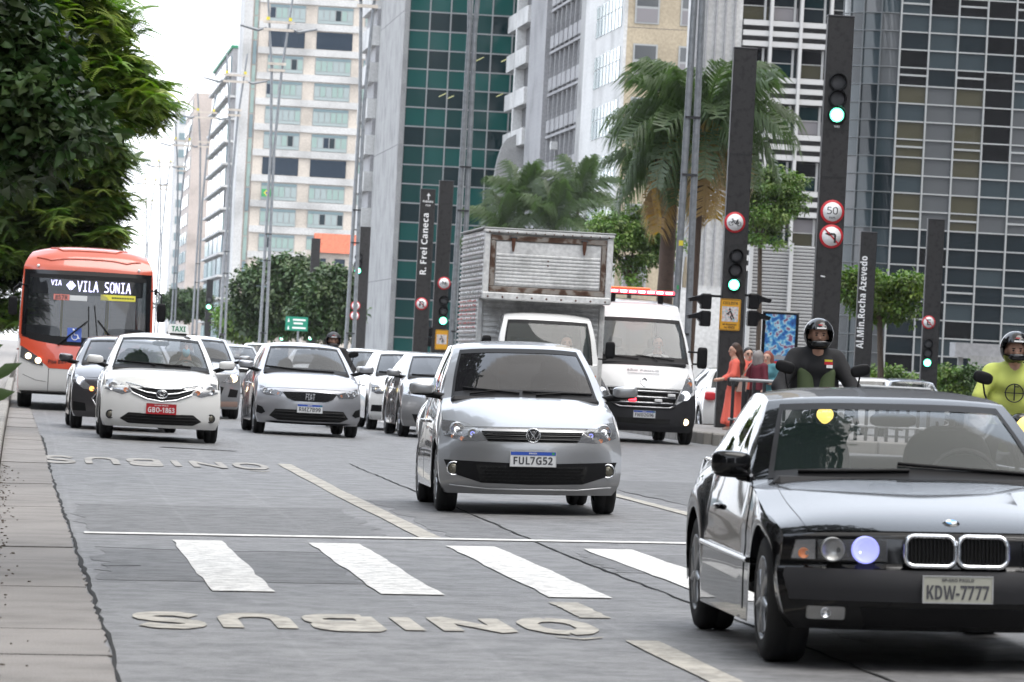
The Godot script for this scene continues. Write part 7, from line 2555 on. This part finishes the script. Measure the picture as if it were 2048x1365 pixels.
	for a in [[1730, -196.0, 1.1, "leaf_light"], [1792, -196.0, 1.0, "leaf_mid"], [1900, -190.0, 0.9, "leaf_mid"], [1950, -190.0, 0.8, "leaf_dark"]]:
		var c := onz(a[0], 748, a[1])
		o = thing("shrub", ["yellowish clipped shrub below the small bright tree", "green clipped shrub beside the yellowish shrub", "low green shrub right of the bicycle signal pillar", "low dark shrub under the pale canopy"][hi], "shrub", Vector3(c.x, 0, a[1]))
		mb = MB.new()
		for k in 5:
			mb.tube([Vector3(0.08 * (k - 2), 0, 0), Vector3(0.2 * (k - 2), 0.7, 0.05 * k)], [0.03, 0.01], 5)
		build(mb, "stems", mat.bark, o)
		crown(o, mid, a[3], [[Vector3(0, c.y * 0.62, 0), Vector3(a[2], c.y * 0.55, 0.5), 60, 9, 0.25]], 90 + hi, Vector2(0.5, 0.8))
		hi += 1
	# blades of a spiky plant reaching in over the gutter
	var bp := thing("spiky_plant", "long dark pointed leaf reaching in over the gutter edge", "plant", Vector3(-0.55, 0.0, -27.0))
	for a in [[14, 752, 44, 726], [10, 790, 30, 784], [-10, 700, 6, 690]]:
		var b0 := onz(a[0] - 40, a[1] + 12, -27.0) - bp.position
		var b1 := onz(a[2], a[3], -27.0) - bp.position
		mb = MB.new()
		var m := b0.lerp(b1, 0.55) + Vector3(0, 0.01, 0)
		var up := Vector3(-0.01, 0.032, 0.0)
		mb.quad(b0 - up * 0.5, m - up, m + Vector3(0, 0, 0.02), b0, true)
		mb.quad(b0, m + Vector3(0, 0, 0.02), m + up, b0 + up * 0.5, true)
		mb.tri(m - up, b1, m + Vector3(0, 0, 0.02), true)
		mb.tri(m + Vector3(0, 0, 0.02), b1, m + up, true)
		build(mb, "blade", mat.palm_green, bp)
	mb = MB.new()
	mb.tube([Vector3(-0.25, 0, 0), Vector3(-0.22, 0.6, 0.0), Vector3(-0.12, 1.25, 0)], [0.05, 0.04, 0.02], 7)
	build(mb, "stem", mat.bark, bp)

# ---------------------------------------------------------------- people: tapered bones joined smoothly, meshed as surface nets
func flesh(bones: Array, cell := 0.02, k := 0.05) -> ArrayMesh:      # bones: [a, b, radius a, radius b]
	var lo := Vector3(INF, INF, INF)
	var hi := -lo
	for b in bones:
		var m: float = maxf(b[2], b[3]) + 2.0 * cell
		lo = lo.min(b[0] - Vector3.ONE * m).min(b[1] - Vector3.ONE * m)
		hi = hi.max(b[0] + Vector3.ONE * m).max(b[1] + Vector3.ONE * m)
	var n := Vector3i(((hi - lo) / cell).ceil()) + Vector3i.ONE
	var f := PackedFloat32Array()
	f.resize(n.x * n.y * n.z)
	f.fill(10.0)
	for b in bones:
		var a: Vector3 = b[0]
		var d: Vector3 = b[1] - b[0]
		var l2 := maxf(d.length_squared(), 1e-9)
		var m: float = maxf(b[2], b[3]) + k + cell
		var i0 := Vector3i(((b[0].min(b[1]) - Vector3.ONE * m - lo) / cell).floor()).max(Vector3i.ZERO)
		var i1 := Vector3i(((b[0].max(b[1]) + Vector3.ONE * m - lo) / cell).ceil()).min(n - Vector3i.ONE)
		for z in range(i0.z, i1.z + 1):
			for y in range(i0.y, i1.y + 1):
				var row := (z * n.y + y) * n.x
				for x in range(i0.x, i1.x + 1):
					var p := lo + Vector3(x, y, z) * cell - a
					var t := clampf(p.dot(d) / l2, 0.0, 1.0)
					var s: float = (p - d * t).length() - lerpf(b[2], b[3], t)
					var o := f[row + x]
					var h := maxf(k - absf(o - s), 0.0) / k
					f[row + x] = minf(o, s) - h * h * k * 0.25
	var idx := {}
	var verts := PackedVector3Array()
	var st := [1, n.x, n.x * n.y]
	for z in n.z - 1:
		for y in n.y - 1:
			for x in n.x - 1:
				var i := (z * n.y + y) * n.x + x
				var neg_n := 0
				for c in 8:
					if f[i + (c & 1) + ((c >> 1) & 1) * st[1] + (c >> 2) * st[2]] < 0.0:
						neg_n += 1
				if neg_n == 0 or neg_n == 8:
					continue
				var sum := Vector3.ZERO
				var cnt := 0
				for e in [[0, 1], [2, 3], [4, 5], [6, 7], [0, 2], [1, 3], [4, 6], [5, 7], [0, 4], [1, 5], [2, 6], [3, 7]]:
					var ca: int = e[0]
					var cb: int = e[1]
					var va := f[i + (ca & 1) + ((ca >> 1) & 1) * st[1] + (ca >> 2) * st[2]]
					var vb := f[i + (cb & 1) + ((cb >> 1) & 1) * st[1] + (cb >> 2) * st[2]]
					if (va < 0.0) != (vb < 0.0):
						var t := va / (va - vb)
						sum += Vector3(ca & 1, (ca >> 1) & 1, ca >> 2).lerp(Vector3(cb & 1, (cb >> 1) & 1, cb >> 2), t)
						cnt += 1
				idx[i] = verts.size()
				verts.append(lo + (Vector3(x, y, z) + sum / cnt) * cell)
	var mb := MB.new()
	mb.g = 1
	for i in idx:
		for ax in 3:
			var u: int = st[(ax + 1) % 3]
			var w: int = st[(ax + 2) % 3]
			var va := f[i]
			var vb := f[i + st[ax]]
			if (va < 0.0) == (vb < 0.0) or not (idx.has(i - u) and idx.has(i - w) and idx.has(i - u - w)):
				continue
			var q := [verts[idx[i]], verts[idx[i - u]], verts[idx[i - u - w]], verts[idx[i - w]]]
			if va < 0.0:
				mb.quad(q[0], q[3], q[2], q[1], true)
			else:
				mb.quad(q[0], q[1], q[2], q[3], true)
	return mb.mesh()

func hand_bones(w: Vector3, d: Vector3, curl: Vector3) -> Array:       # palm and five bent fingers from the wrist
	var s := d.cross(curl).normalized()
	var out := [[w, w + d * 0.08, 0.026, 0.034]]
	for k in 4:
		var b := w + d * 0.085 + s * (k - 1.5) * 0.02
		var l: float = [0.032, 0.038, 0.036, 0.028][k]
		var m := b + d * l
		out.append([b, m, 0.0095, 0.009])
		out.append([m, m + (d * 0.3 + curl * 0.9).normalized() * l, 0.009, 0.0075])
	var t := w + d * 0.03 + s * -0.03
	out.append([t, t + (d * 0.6 - s * 0.6 + curl * 0.5) * 0.05, 0.012, 0.010])
	return out

func head_bones(c: Vector3, fwd: Vector3) -> Array:
	var up := Vector3.UP
	var s := fwd.cross(up).normalized()
	return [[c + up * 0.035 - fwd * 0.015, c + up * 0.03 + fwd * 0.02, 0.088, 0.082], [c - up * 0.045 + fwd * 0.035, c - up * 0.075 + fwd * 0.055, 0.058, 0.042], [c + up * 0.005 + fwd * 0.10, c - up * 0.02 + fwd * 0.115, 0.012, 0.016],
		[c + s * 0.085, c + s * 0.09 - up * 0.03, 0.016, 0.013], [c - s * 0.085, c - s * 0.09 - up * 0.03, 0.016, 0.013], [c - up * 0.07 - fwd * 0.01, c - up * 0.19 - fwd * 0.02, 0.055, 0.06]]

func face(parent: Node, c: Vector3, fwd: Vector3) -> void:
	var s := fwd.cross(Vector3.UP).normalized()
	for k: int in [-1, 1]:
		var mb := MB.new()
		mb.sq(c + fwd * 0.093 + s * 0.032 * k + Vector3(0, 0.012, 0), Vector3(0.013, 0.008, 0.008), 1, 1, Basis(), 10, 6)
		build(mb, "eye", mat.hair_black, parent)
		mb = MB.new()
		mb.sq(c + fwd * 0.098 + s * 0.034 * k + Vector3(0, 0.032, 0), Vector3(0.02, 0.005, 0.008), 1, 1, Basis(s, Vector3.UP, fwd), 10, 6)
		build(mb, "eyebrow", mat.hair_brown, parent)
	var m2 := MB.new()
	m2.sq(c + fwd * 0.098 + Vector3(0, -0.058, 0), Vector3(0.024, 0.007, 0.01), 1, 1, Basis(s, Vector3.UP, fwd), 10, 6)
	build(m2, "mouth", mat.coral, parent)

func helmet(called: String, label: String, c: Vector3, visor_up: bool, m := "black_gloss") -> void:
	var o := thing(called, label, "helmet", c)
	var mb := MB.new()
	mb.g = 1
	var n := 32
	var h := 20
	var pt := func(i: int, k: int, r: float) -> Vector3:
		var la := -PI / 2 * 0.72 + (PI / 2 + PI / 2 * 0.72) * i / h
		var lo := TAU * k / n
		return Vector3(sin(lo) * cos(la) * 0.135, sin(la) * 0.150 - 0.005, cos(lo) * cos(la) * 0.162) * r * 1.06
	for i in h:
		for k in n:
			var lo := TAU * (k + 0.5) / n
			if lo > PI:
				lo -= TAU
			var la := -PI / 2 * 0.72 + (PI / 2 * 1.72) * (i + 0.5) / h
			if absf(lo) < 1.15 and la > -0.42 and la < 0.36:
				continue
			mb.quad(pt.call(i, k, 1.0), pt.call(i + 1, k, 1.0), pt.call(i + 1, k + 1, 1.0), pt.call(i, k + 1, 1.0), true)
	build(mb, "shell", mat[m], o)
	mb = MB.new()
	mb.sq(Vector3(0, -0.095, 0.135), Vector3(0.085, 0.035, 0.045), 0.6, 0.8)
	build(mb, "chin_guard", mat[m], o)
	mb = MB.new()
	mb.g = 1
	var y0 := 0.30 if visor_up else -0.40
	var y1 := 0.85 if visor_up else 0.40
	for i in 6:
		for k in 16:
			var q := []
			for e in [[i, k], [i + 1, k], [i + 1, k + 1], [i, k + 1]]:
				var la := lerpf(y0, y1, e[0] / 6.0)
				var lo := lerpf(-1.2, 1.2, e[1] / 16.0)
				q.append(Vector3(sin(lo) * cos(la) * 0.142, sin(la) * 0.155 - 0.005, cos(lo) * cos(la) * 0.170))
			mb.quad(q[0], q[1], q[2], q[3], true)
	build(mb, "visor", mat.black_gloss if visor_up else mat.side_glass, o)
	bx(o, "sticker", "white_print", Vector3(0, 0.055 if visor_up else 0.10, 0.168 if visor_up else 0.13), Vector3(0.09, 0.016, 0.012))
	bx(o, "sticker", "red_print", Vector3(-0.01, 0.085 if visor_up else 0.125, 0.158 if visor_up else 0.10), Vector3(0.04, 0.01, 0.012))

func motorbike(label: String, at: Vector3) -> Node3D:
	var o := thing("motorbike", label, "motorbike", at)
	for z in [0.62, -0.68]:
		var mb := MB.new()
		mb.lathe([[0.22, -0.045], [0.28, -0.05], [0.305, -0.02], [0.31, 0.0], [0.305, 0.02], [0.28, 0.05], [0.22, 0.045]], Vector3(0, 0.31, z), Vector3.RIGHT, 28)
		var w := build(mb, "wheel", mat.rubber, o)
		mb = MB.new()
		mb.lathe([[0.22, -0.03], [0.21, 0.0], [0.22, 0.03]], Vector3(0, 0.31, z), Vector3.RIGHT, 24)
		for k in 6:
			mb.tube([Vector3(0, 0.31, z), Vector3(0, 0.31 + cos(TAU * k / 6) * 0.215, z + sin(TAU * k / 6) * 0.215)], [0.014], 5)
		build(mb, "rim", mat.alloy, w)
	for sx: int in [-1, 1]:
		var mb := MB.new()
		mb.tube([Vector3(0.09 * sx, 0.31, 0.62), Vector3(0.08 * sx, 0.95, 0.36)], [0.025], 7)
		build(mb, "fork", mat.dark_metal, o)
		mb = MB.new()
		mb.tube([Vector3(0.03 * sx, 0.98, 0.34), Vector3(0.18 * sx, 1.04, 0.32), Vector3(0.38 * sx, 1.03, 0.20)], [0.014, 0.014, 0.018], 7)
		build(mb, "handlebar", mat.black_trim, o)
		mb = MB.new()
		mb.tube([Vector3(0.28 * sx, 1.04, 0.27), Vector3(0.34 * sx, 1.2, 0.25), Vector3(0.36 * sx, 1.31, 0.24)], [0.009], 6)
		var ms := build(mb, "mirror_stalk", mat.black_trim, o)
		mb = MB.new()
		mb.sq(Vector3(0.36 * sx, 1.35, 0.24), Vector3(0.095, 0.058, 0.025), 0.7, 0.7, Basis(Vector3.BACK, 0.25 * sx))
		build(mb, "mirror", mat.black_trim, ms)
	var mb2 := MB.new()
	mb2.sq(Vector3(0, 0.92, 0.42), Vector3(0.13, 0.12, 0.10), 0.7, 0.7)
	build(mb2, "headlight_shell", mat.black_gloss, o)
	mb2 = MB.new()
	mb2.lathe([[0, 0.03], [0.07, 0.02], [0.09, 0]], Vector3(0, 0.92, 0.50), Vector3.BACK, 20)
	build(mb2, "headlight", mat.beam_yellow, o)
	mb2 = MB.new()
	mb2.sq(Vector3(0, 0.86, 0.08), Vector3(0.16, 0.13, 0.28), 0.7, 0.8)
	build(mb2, "tank", mat.paint_black, o)
	mb2 = MB.new()
	mb2.sq(Vector3(0, 0.80, -0.42), Vector3(0.14, 0.06, 0.36), 0.5, 0.6)
	build(mb2, "seat", mat.leather, o)
	mb2 = MB.new()
	mb2.cbox(Vector3(0, 0.46, 0.0), Vector3(0.30, 0.36, 0.46), 0.05)
	mb2.tube([Vector3(0, 0.7, 0.3), Vector3(0, 0.5, -0.3), Vector3(0, 0.31, -0.68)], [0.05], 7)
	mb2.tube([Vector3(0.14, 0.32, 0.1), Vector3(0.16, 0.30, -0.5), Vector3(0.18, 0.36, -0.95)], [0.04, 0.045, 0.06], 8)
	build(mb2, "engine", mat.dark_metal, o)
	mb2 = MB.new()
	mb2.sq(Vector3(0, 0.60, 0.64), Vector3(0.07, 0.03, 0.24), 0.7, 0.7, Basis(Vector3.RIGHT, -0.2))
	build(mb2, "mudguard", mat.paint_black, o)
	return o

func rider(label: String, at: Vector3, shirt: String, trousers: String, sleeves: bool, face_on := true) -> Node3D:
	var o := thing("person", label, "person", at)
	var sh := 1.46
	var body := []
	for sx: int in [-1, 1]:
		var s := Vector3(0.20 * sx, sh, -0.22)
		var e := Vector3(0.36 * sx, 1.16, -0.06)
		var w := Vector3(0.35 * sx, 1.06, 0.15)
		body += [[s, e, 0.05, 0.042], [e, w, 0.042, 0.03]]
		body += hand_bones(w, Vector3(0.0, -0.02, 1).normalized(), Vector3(0, -1, 0))
	body += head_bones(Vector3(0, 1.66, -0.12), Vector3(0, -0.05, 1).normalized())
	body += [[Vector3(0, 1.48, -0.18), Vector3(0, 1.1, -0.28), 0.1, 0.13]]
	var bm := inst(flesh(body, 0.018, 0.03), "body", mat.skin, o)
	face(bm, Vector3(0, 1.66, -0.12), Vector3(0, -0.05, 1).normalized())
	var top := [[Vector3(0, 1.48, -0.20), Vector3(0, 1.55 if sleeves else 1.51, -0.17), 0.10, 0.085], [Vector3(0, 1.42, -0.22), Vector3(0, 1.0, -0.30), 0.15, 0.165], [Vector3(-0.14, 1.45, -0.22), Vector3(0.14, 1.45, -0.22), 0.095, 0.095], [Vector3(-0.10, 1.18, -0.24), Vector3(0.10, 1.18, -0.24), 0.14, 0.14], [Vector3(0, 0.98, -0.30), Vector3(0, 0.88, -0.34), 0.17, 0.17], [Vector3(-0.08, 1.36, -0.14), Vector3(0.08, 1.36, -0.14), 0.09, 0.09]]
	for sx: int in [-1, 1]:
		var s := Vector3(0.20 * sx, sh - 0.01, -0.22)
		var e := Vector3(0.36 * sx, 1.16, -0.06)
		var w := Vector3(0.35 * sx, 1.06, 0.12)
		top.append([s, s.lerp(e, 1.0 if sleeves else 0.8), 0.085, 0.068])
		if sleeves:
			top.append([e, w, 0.066, 0.05])
	inst(flesh(top, 0.018, 0.05), "jacket" if sleeves else "shirt", mat[shirt], o)
	var legs := []
	for sx: int in [-1, 1]:
		var hp := Vector3(0.10 * sx, 0.90, -0.30)
		var kn := Vector3(0.24 * sx, 0.80, 0.12)
		var an := Vector3(0.20 * sx, 0.40, -0.08)
		legs += [[hp, kn, 0.10, 0.075], [kn, an, 0.072, 0.05], [an, an + Vector3(0.01 * sx, -0.06, 0.16), 0.05, 0.04]]
	inst(flesh(legs, 0.02, 0.04), "trousers", mat[trousers], o)
	return o

func seated(label: String, car_name: String, local: Vector3, shirt: String, mask := "") -> void:      # a driver, from the lap up
	var car_node: Node3D = get_node(car_name)
	var o := thing("person", label, "person")
	o.transform = car_node.transform * Transform3D(Basis(), local)
	var body := head_bones(Vector3(0, 0.42, 0.04), Vector3(0, 0, 1))
	for sx: int in [-1, 1]:
		body += [[Vector3(0.17 * sx, 0.14, 0), Vector3(0.26 * sx, -0.10, 0.12), 0.05, 0.04], [Vector3(0.26 * sx, -0.10, 0.12), Vector3(0.14 * sx, -0.02, 0.36), 0.04, 0.03]]
		body += hand_bones(Vector3(0.14 * sx, -0.02, 0.36), Vector3(-0.2 * sx, 0.5, 0.8).normalized(), Vector3(0, -0.6, 0.6).normalized())
	body += [[Vector3(0, 0.24, 0), Vector3(0, -0.2, -0.02), 0.09, 0.12]]
	var b := inst(flesh(body, 0.016, 0.03), "body", mat.skin, o)
	face(b, Vector3(0, 0.42, 0.04), Vector3(0, 0, 1))
	inst(flesh([[Vector3(0, 0.12, -0.01), Vector3(0, -0.22, -0.02), 0.14, 0.16], [Vector3(-0.13, 0.14, 0), Vector3(0.13, 0.14, 0), 0.085, 0.085], [Vector3(-0.18, 0.13, 0), Vector3(-0.25, -0.06, 0.1), 0.07, 0.06], [Vector3(0.18, 0.13, 0), Vector3(0.25, -0.06, 0.1), 0.07, 0.06]], 0.02, 0.05), "shirt", mat[shirt], o)
	inst(flesh([[Vector3(0, 0.50, -0.01), Vector3(0, 0.47, -0.03), 0.088, 0.092]], 0.015, 0.02), "hair", mat.hair_black, o)
	if mask != "":
		inst(flesh([[Vector3(0, 0.37, 0.10), Vector3(0, 0.34, 0.10), 0.058, 0.05]], 0.012, 0.02), "face_mask", mat[mask], o)

func people() -> void:
	# riders
	var z := -47.0
	var x := onz(1640, 700, z).x
	motorbike("black motorbike ridden by the person in black and olive", Vector3(x, gy(x, z), z))
	var r := rider("motorbike rider in a black and olive jacket behind the black car", Vector3(x, gy(x, z), z), "black_cloth", "black_cloth", true)
	inst(flesh([[Vector3(-0.11, 1.31, -0.135), Vector3(-0.09, 1.1, -0.13), 0.075, 0.09], [Vector3(0.11, 1.31, -0.135), Vector3(0.09, 1.1, -0.13), 0.075, 0.09]], 0.016, 0.03), "olive_panel", mat.olive_cloth, r)
	bx(r, "emblem", "red_print", Vector3(0.10, 1.405, -0.055), Vector3(0.08, 0.025, 0.012))
	bx(r, "emblem", "flag_yellow", Vector3(0.10, 1.43, -0.06), Vector3(0.075, 0.02, 0.012))
	bx(r, "emblem", "white_print", Vector3(0.11, 1.375, -0.052), Vector3(0.06, 0.03, 0.012))
	helmet("helmet", "glossy black helmet with raised visor worn behind the black car", Vector3(x, gy(x, z) + 1.68, z - 0.12), true)
	z = -46.0
	x = onz(2036, 700, z).x
	motorbike("black motorbike ridden by the person in the lime shirt", Vector3(x, gy(x, z) - 0.05, z))
	r = rider("motorbike rider in a lime green t shirt", Vector3(x, gy(x, z) - 0.10, z), "lime_shirt", "black_cloth", false)
	var mb := MB.new()
	ring(mb, Vector3(0, 1.27, -0.05), 0.085, 0.085, 0.006)
	mb.box(Vector3(0, 1.27, -0.05), Vector3(0.19, 0.009, 0.008)); mb.box(Vector3(0.0, 1.28, -0.05), Vector3(0.012, 0.16, 0.008)); mb.box(Vector3(0.02, 1.33, -0.05), Vector3(0.04, 0.01, 0.008))
	build(mb, "shirt_print", mat.black_print, r)
	helmet("helmet", "black and white helmet worn by the rider in lime", Vector3(x, gy(x, z) + 1.60, z - 0.12), true)
	z = -91.5
	x = onz(667, 690, z).x
	motorbike("small motorbike half hidden behind the pale silver hatchback", Vector3(x, 0, z))
	rider("motorbike rider behind the pale silver hatchback", Vector3(x, -0.08, z), "black_cloth", "black_cloth", true)
	helmet("helmet", "grey black helmet seen above the pale silver hatchback", Vector3(x, 1.60, z - 0.12), true, "dark_metal")
	# women waiting behind the railing on the island
	var g := 0.22
	z = -100.0
	x = onz(1467, 800, z).x
	var o := thing("person", "woman in a long coral dress with a black bag", "person", Vector3(x, g, z))
	var L := Vector3(-1, 0, 0)
	var body := head_bones(Vector3(-0.03, 1.60, 0.0), Vector3(-1, 0, 0.15).normalized())
	for sz: int in [-1, 1]:
		var s := Vector3(0.0, 1.36, 0.17 * sz)
		var e := Vector3(-0.06, 1.10, 0.22 * sz)
		var w := Vector3(-0.26, 1.02, 0.14 * sz)
		body += [[s, e, 0.045, 0.038], [e, w, 0.036, 0.026]]
		body += hand_bones(w, Vector3(-0.95, -0.15, 0).normalized(), Vector3(0, -1, 0))
		body += [[Vector3(0, 0.85, 0.09 * sz), Vector3(-0.02, 0.48, 0.09 * sz), 0.085, 0.055], [Vector3(-0.02, 0.48, 0.09 * sz), Vector3(0.02, 0.10, 0.09 * sz), 0.055, 0.035], [Vector3(0.02, 0.08, 0.09 * sz), Vector3(-0.14, 0.03, 0.09 * sz), 0.035, 0.028]]
	body += [[Vector3(0.0, 1.42, 0), Vector3(0, 0.9, 0), 0.09, 0.11]]
	var bm := inst(flesh(body, 0.018, 0.03), "body", mat.skin, o)
	face(bm, Vector3(-0.03, 1.60, 0.0), Vector3(-1, 0, 0.15).normalized())
	var dress := [[Vector3(0, 1.32, 0), Vector3(0, 1.05, 0), 0.125, 0.115], [Vector3(0, 1.38, -0.12), Vector3(0, 1.38, 0.12), 0.07, 0.07], [Vector3(0, 1.05, 0), Vector3(0.01, 0.75, 0), 0.12, 0.17], [Vector3(0.01, 0.75, 0), Vector3(0.01, 0.24, 0), 0.17, 0.20]]
	for k in 9:
		var a := TAU * k / 9.0
		dress.append([Vector3(cos(a) * 0.10, 0.8, sin(a) * 0.10), Vector3(cos(a) * 0.20, 0.16, sin(a) * 0.20), 0.045, 0.05])
	for sz: int in [-1, 1]:
		dress += [[Vector3(0.0, 1.36, 0.16 * sz), Vector3(-0.05, 1.12, 0.21 * sz), 0.075, 0.075], [Vector3(-0.05, 1.11, 0.21 * sz), Vector3(-0.20, 1.04, 0.15 * sz), 0.07, 0.045]]
	inst(flesh(dress, 0.022, 0.03), "dress", mat.coral, o)
	inst(flesh([[Vector3(0.0, 1.68, 0), Vector3(0.03, 1.62, 0), 0.095, 0.10], [Vector3(0.06, 1.60, 0), Vector3(0.12, 1.35, 0), 0.085, 0.085], [Vector3(0.12, 1.35, 0), Vector3(0.14, 1.12, 0.02), 0.08, 0.05]], 0.016, 0.04), "hair", mat.hair_brown, o)
	inst(flesh([[Vector3(0.145, 1.2, 0.01), Vector3(0.15, 0.98, 0.03), 0.06, 0.025]], 0.014, 0.02), "hair_ends", mat.hair_tips, o)
	for sz: int in [-1, 1]:
		inst(flesh([[Vector3(0.04, 0.02, 0.09 * sz), Vector3(-0.16, 0.015, 0.09 * sz), 0.035, 0.03]], 0.012, 0.02), "shoe", mat.taupe, o)
	var bag := thing("handbag", "small black handbag held against the coral dress", "bag", Vector3(x, g, z))
	mb = MB.new()
	mb.sq(Vector3(-0.02, 0.98, 0.22), Vector3(0.16, 0.10, 0.06), 0.5, 0.6)
	build(mb, "pouch", mat.leather, bag)
	mb = MB.new()
	mb.tube([Vector3(-0.12, 1.05, 0.22), Vector3(0.02, 1.28, 0.22), Vector3(0.06, 1.43, 0.12)], [0.01], 5)
	mb.tube([Vector3(0.10, 1.05, 0.22), Vector3(0.08, 1.28, 0.2), Vector3(0.06, 1.43, 0.12)], [0.01], 5)
	build(mb, "strap", mat.leather, bag)
	waiting("woman with glasses standing behind the woman in coral", 1492, -101.5, 1.66, Vector3(0.15, 0, 1).normalized(), "hair_black", "coral", "black_cloth", "short")
	waiting("woman with a grey bob in a burgundy sweater and black skirt", 1513, -100.0, 1.60, Vector3(0.7, 0, -0.7).normalized(), "hair_grey", "burgundy", "black_cloth", "bob")
	waiting("smiling woman with reddish hair in a teal shirt", 1532, -100.6, 1.60, Vector3(-0.5, 0, 0.85).normalized(), "hair_red", "teal_shirt", "teal_shirt", "bob")
	var hb := thing("shoulder_bag", "taupe shoulder bag carried by the woman in burgundy", "bag", Vector3(onz(1482, 760, -99.8).x, g, -99.75))
	mb = MB.new()
	mb.prism(pv([-0.10, 0.78, 0.10, 0.80, 0.14, 1.08, 0.0, 1.12]), Transform3D(Basis(), Vector3.ZERO), 0.07)
	build(mb, "pouch", mat.taupe, hb)
	mb = MB.new()
	mb.tube([Vector3(0.02, 1.1, 0.03), Vector3(0.14, 1.3, 0.02), Vector3(0.2, 1.38, 0.0)], [0.012], 5)
	build(mb, "strap", mat.taupe, hb)
	# drivers
	seated("taxi driver wearing a pale blue face mask", "taxi_car", Vector3(0.37, 0.90, -1.88), "shirt_grey", "mask_blue")
	seated("truck driver in a grey shirt behind the truck windscreen", "box_truck", Vector3(0.37, 1.32, -0.78), "shirt_grey")
	seated("ambulance driver in a pale shirt at the wheel", "ambulance_van", Vector3(0.40, 1.42, -1.55), "shirt_white")

func waiting(label: String, px: float, z: float, h: float, fwd: Vector3, hair: String, top: String, skirt: String, cut: String) -> void:
	var o := thing("person", label, "person", Vector3(onz(px, 800, z).x, 0.22, z))
	var s := fwd.cross(Vector3.UP).normalized()
	var c := Vector3(0, h - 0.11, 0) + fwd * 0.02
	var body := head_bones(c, fwd)
	var sh := h - 0.28
	for k: int in [-1, 1]:
		var a := s * 0.17 * k + Vector3(0, sh, 0)
		var e := s * 0.22 * k + Vector3(0, sh - 0.27, 0) - fwd * 0.03
		var w := s * 0.12 * k + Vector3(0, sh - 0.33, 0) + fwd * 0.20
		body += [[a, e, 0.045, 0.038], [e, w, 0.036, 0.026]]
		body += hand_bones(w, (fwd - s * 0.3 * k).normalized(), Vector3(0, -1, 0))
		body += [[s * 0.09 * k + Vector3(0, 0.8, 0), s * 0.09 * k + Vector3(0, 0.45, 0), 0.085, 0.055], [s * 0.09 * k + Vector3(0, 0.45, 0), s * 0.09 * k + Vector3(0, 0.08, 0), 0.055, 0.035], [s * 0.09 * k + Vector3(0, 0.06, 0), s * 0.09 * k + Vector3(0, 0.03, 0) + fwd * 0.15, 0.035, 0.03]]
	body += [[Vector3(0, sh + 0.04, 0), Vector3(0, 0.85, 0), 0.09, 0.12]]
	var b := inst(flesh(body, 0.019, 0.03), "body", mat.skin_light, o)
	face(b, c, fwd)
	var t := [[Vector3(0, sh - 0.06, 0), Vector3(0, 0.85, 0), 0.135, 0.155], [s * -0.12 + Vector3(0, sh, 0), s * 0.12 + Vector3(0, sh, 0), 0.075, 0.075], [s * -0.06 + Vector3(0, sh - 0.13, 0) + fwd * 0.05, s * 0.06 + Vector3(0, sh - 0.13, 0) + fwd * 0.05, 0.1, 0.1]]
	for k: int in [-1, 1]:
		var a := s * 0.17 * k + Vector3(0, sh - 0.01, 0)
		var e := s * 0.22 * k + Vector3(0, sh - 0.27, 0) - fwd * 0.03
		var w := s * 0.13 * k + Vector3(0, sh - 0.32, 0) + fwd * 0.16
		t += [[a, e, 0.07, 0.06], [e, w, 0.058, 0.042]]
	inst(flesh(t, 0.018, 0.04), "top", mat[top], o)
	inst(flesh([[Vector3(0, 0.90, 0), Vector3(0, 0.6, 0), 0.15, 0.17], [Vector3(0, 0.6, 0), Vector3(0, 0.18, 0), 0.17, 0.15]], 0.02, 0.04), "skirt", mat[skirt], o)
	var hr := [[c + Vector3(0, 0.06, 0) - fwd * 0.02, c + Vector3(0, 0.04, 0) - fwd * 0.04, 0.095, 0.10]]
	if cut == "bob":
		for k: int in [-1, 1]:
			hr.append([c + s * 0.06 * k + Vector3(0, 0.03, 0) - fwd * 0.03, c + s * 0.09 * k + Vector3(0, -0.13, 0) - fwd * 0.04, 0.06, 0.05])
		hr.append([c - fwd * 0.06, c - fwd * 0.08 - Vector3(0, 0.12, 0), 0.09, 0.07])
	inst(flesh(hr, 0.016, 0.03), "hair", mat[hair], o)
	if cut == "short":
		var mb := MB.new()
		for k: int in [-1, 1]:
			var p := []
			for q in 13:
				p.append(c + fwd * 0.105 + s * (0.034 * k + cos(TAU * q / 12) * 0.024) + Vector3(0, 0.01 + sin(TAU * q / 12) * 0.02, 0))
			mb.tube(p, [0.004], 4, false)
		build(mb, "glasses", mat.black_trim, o)
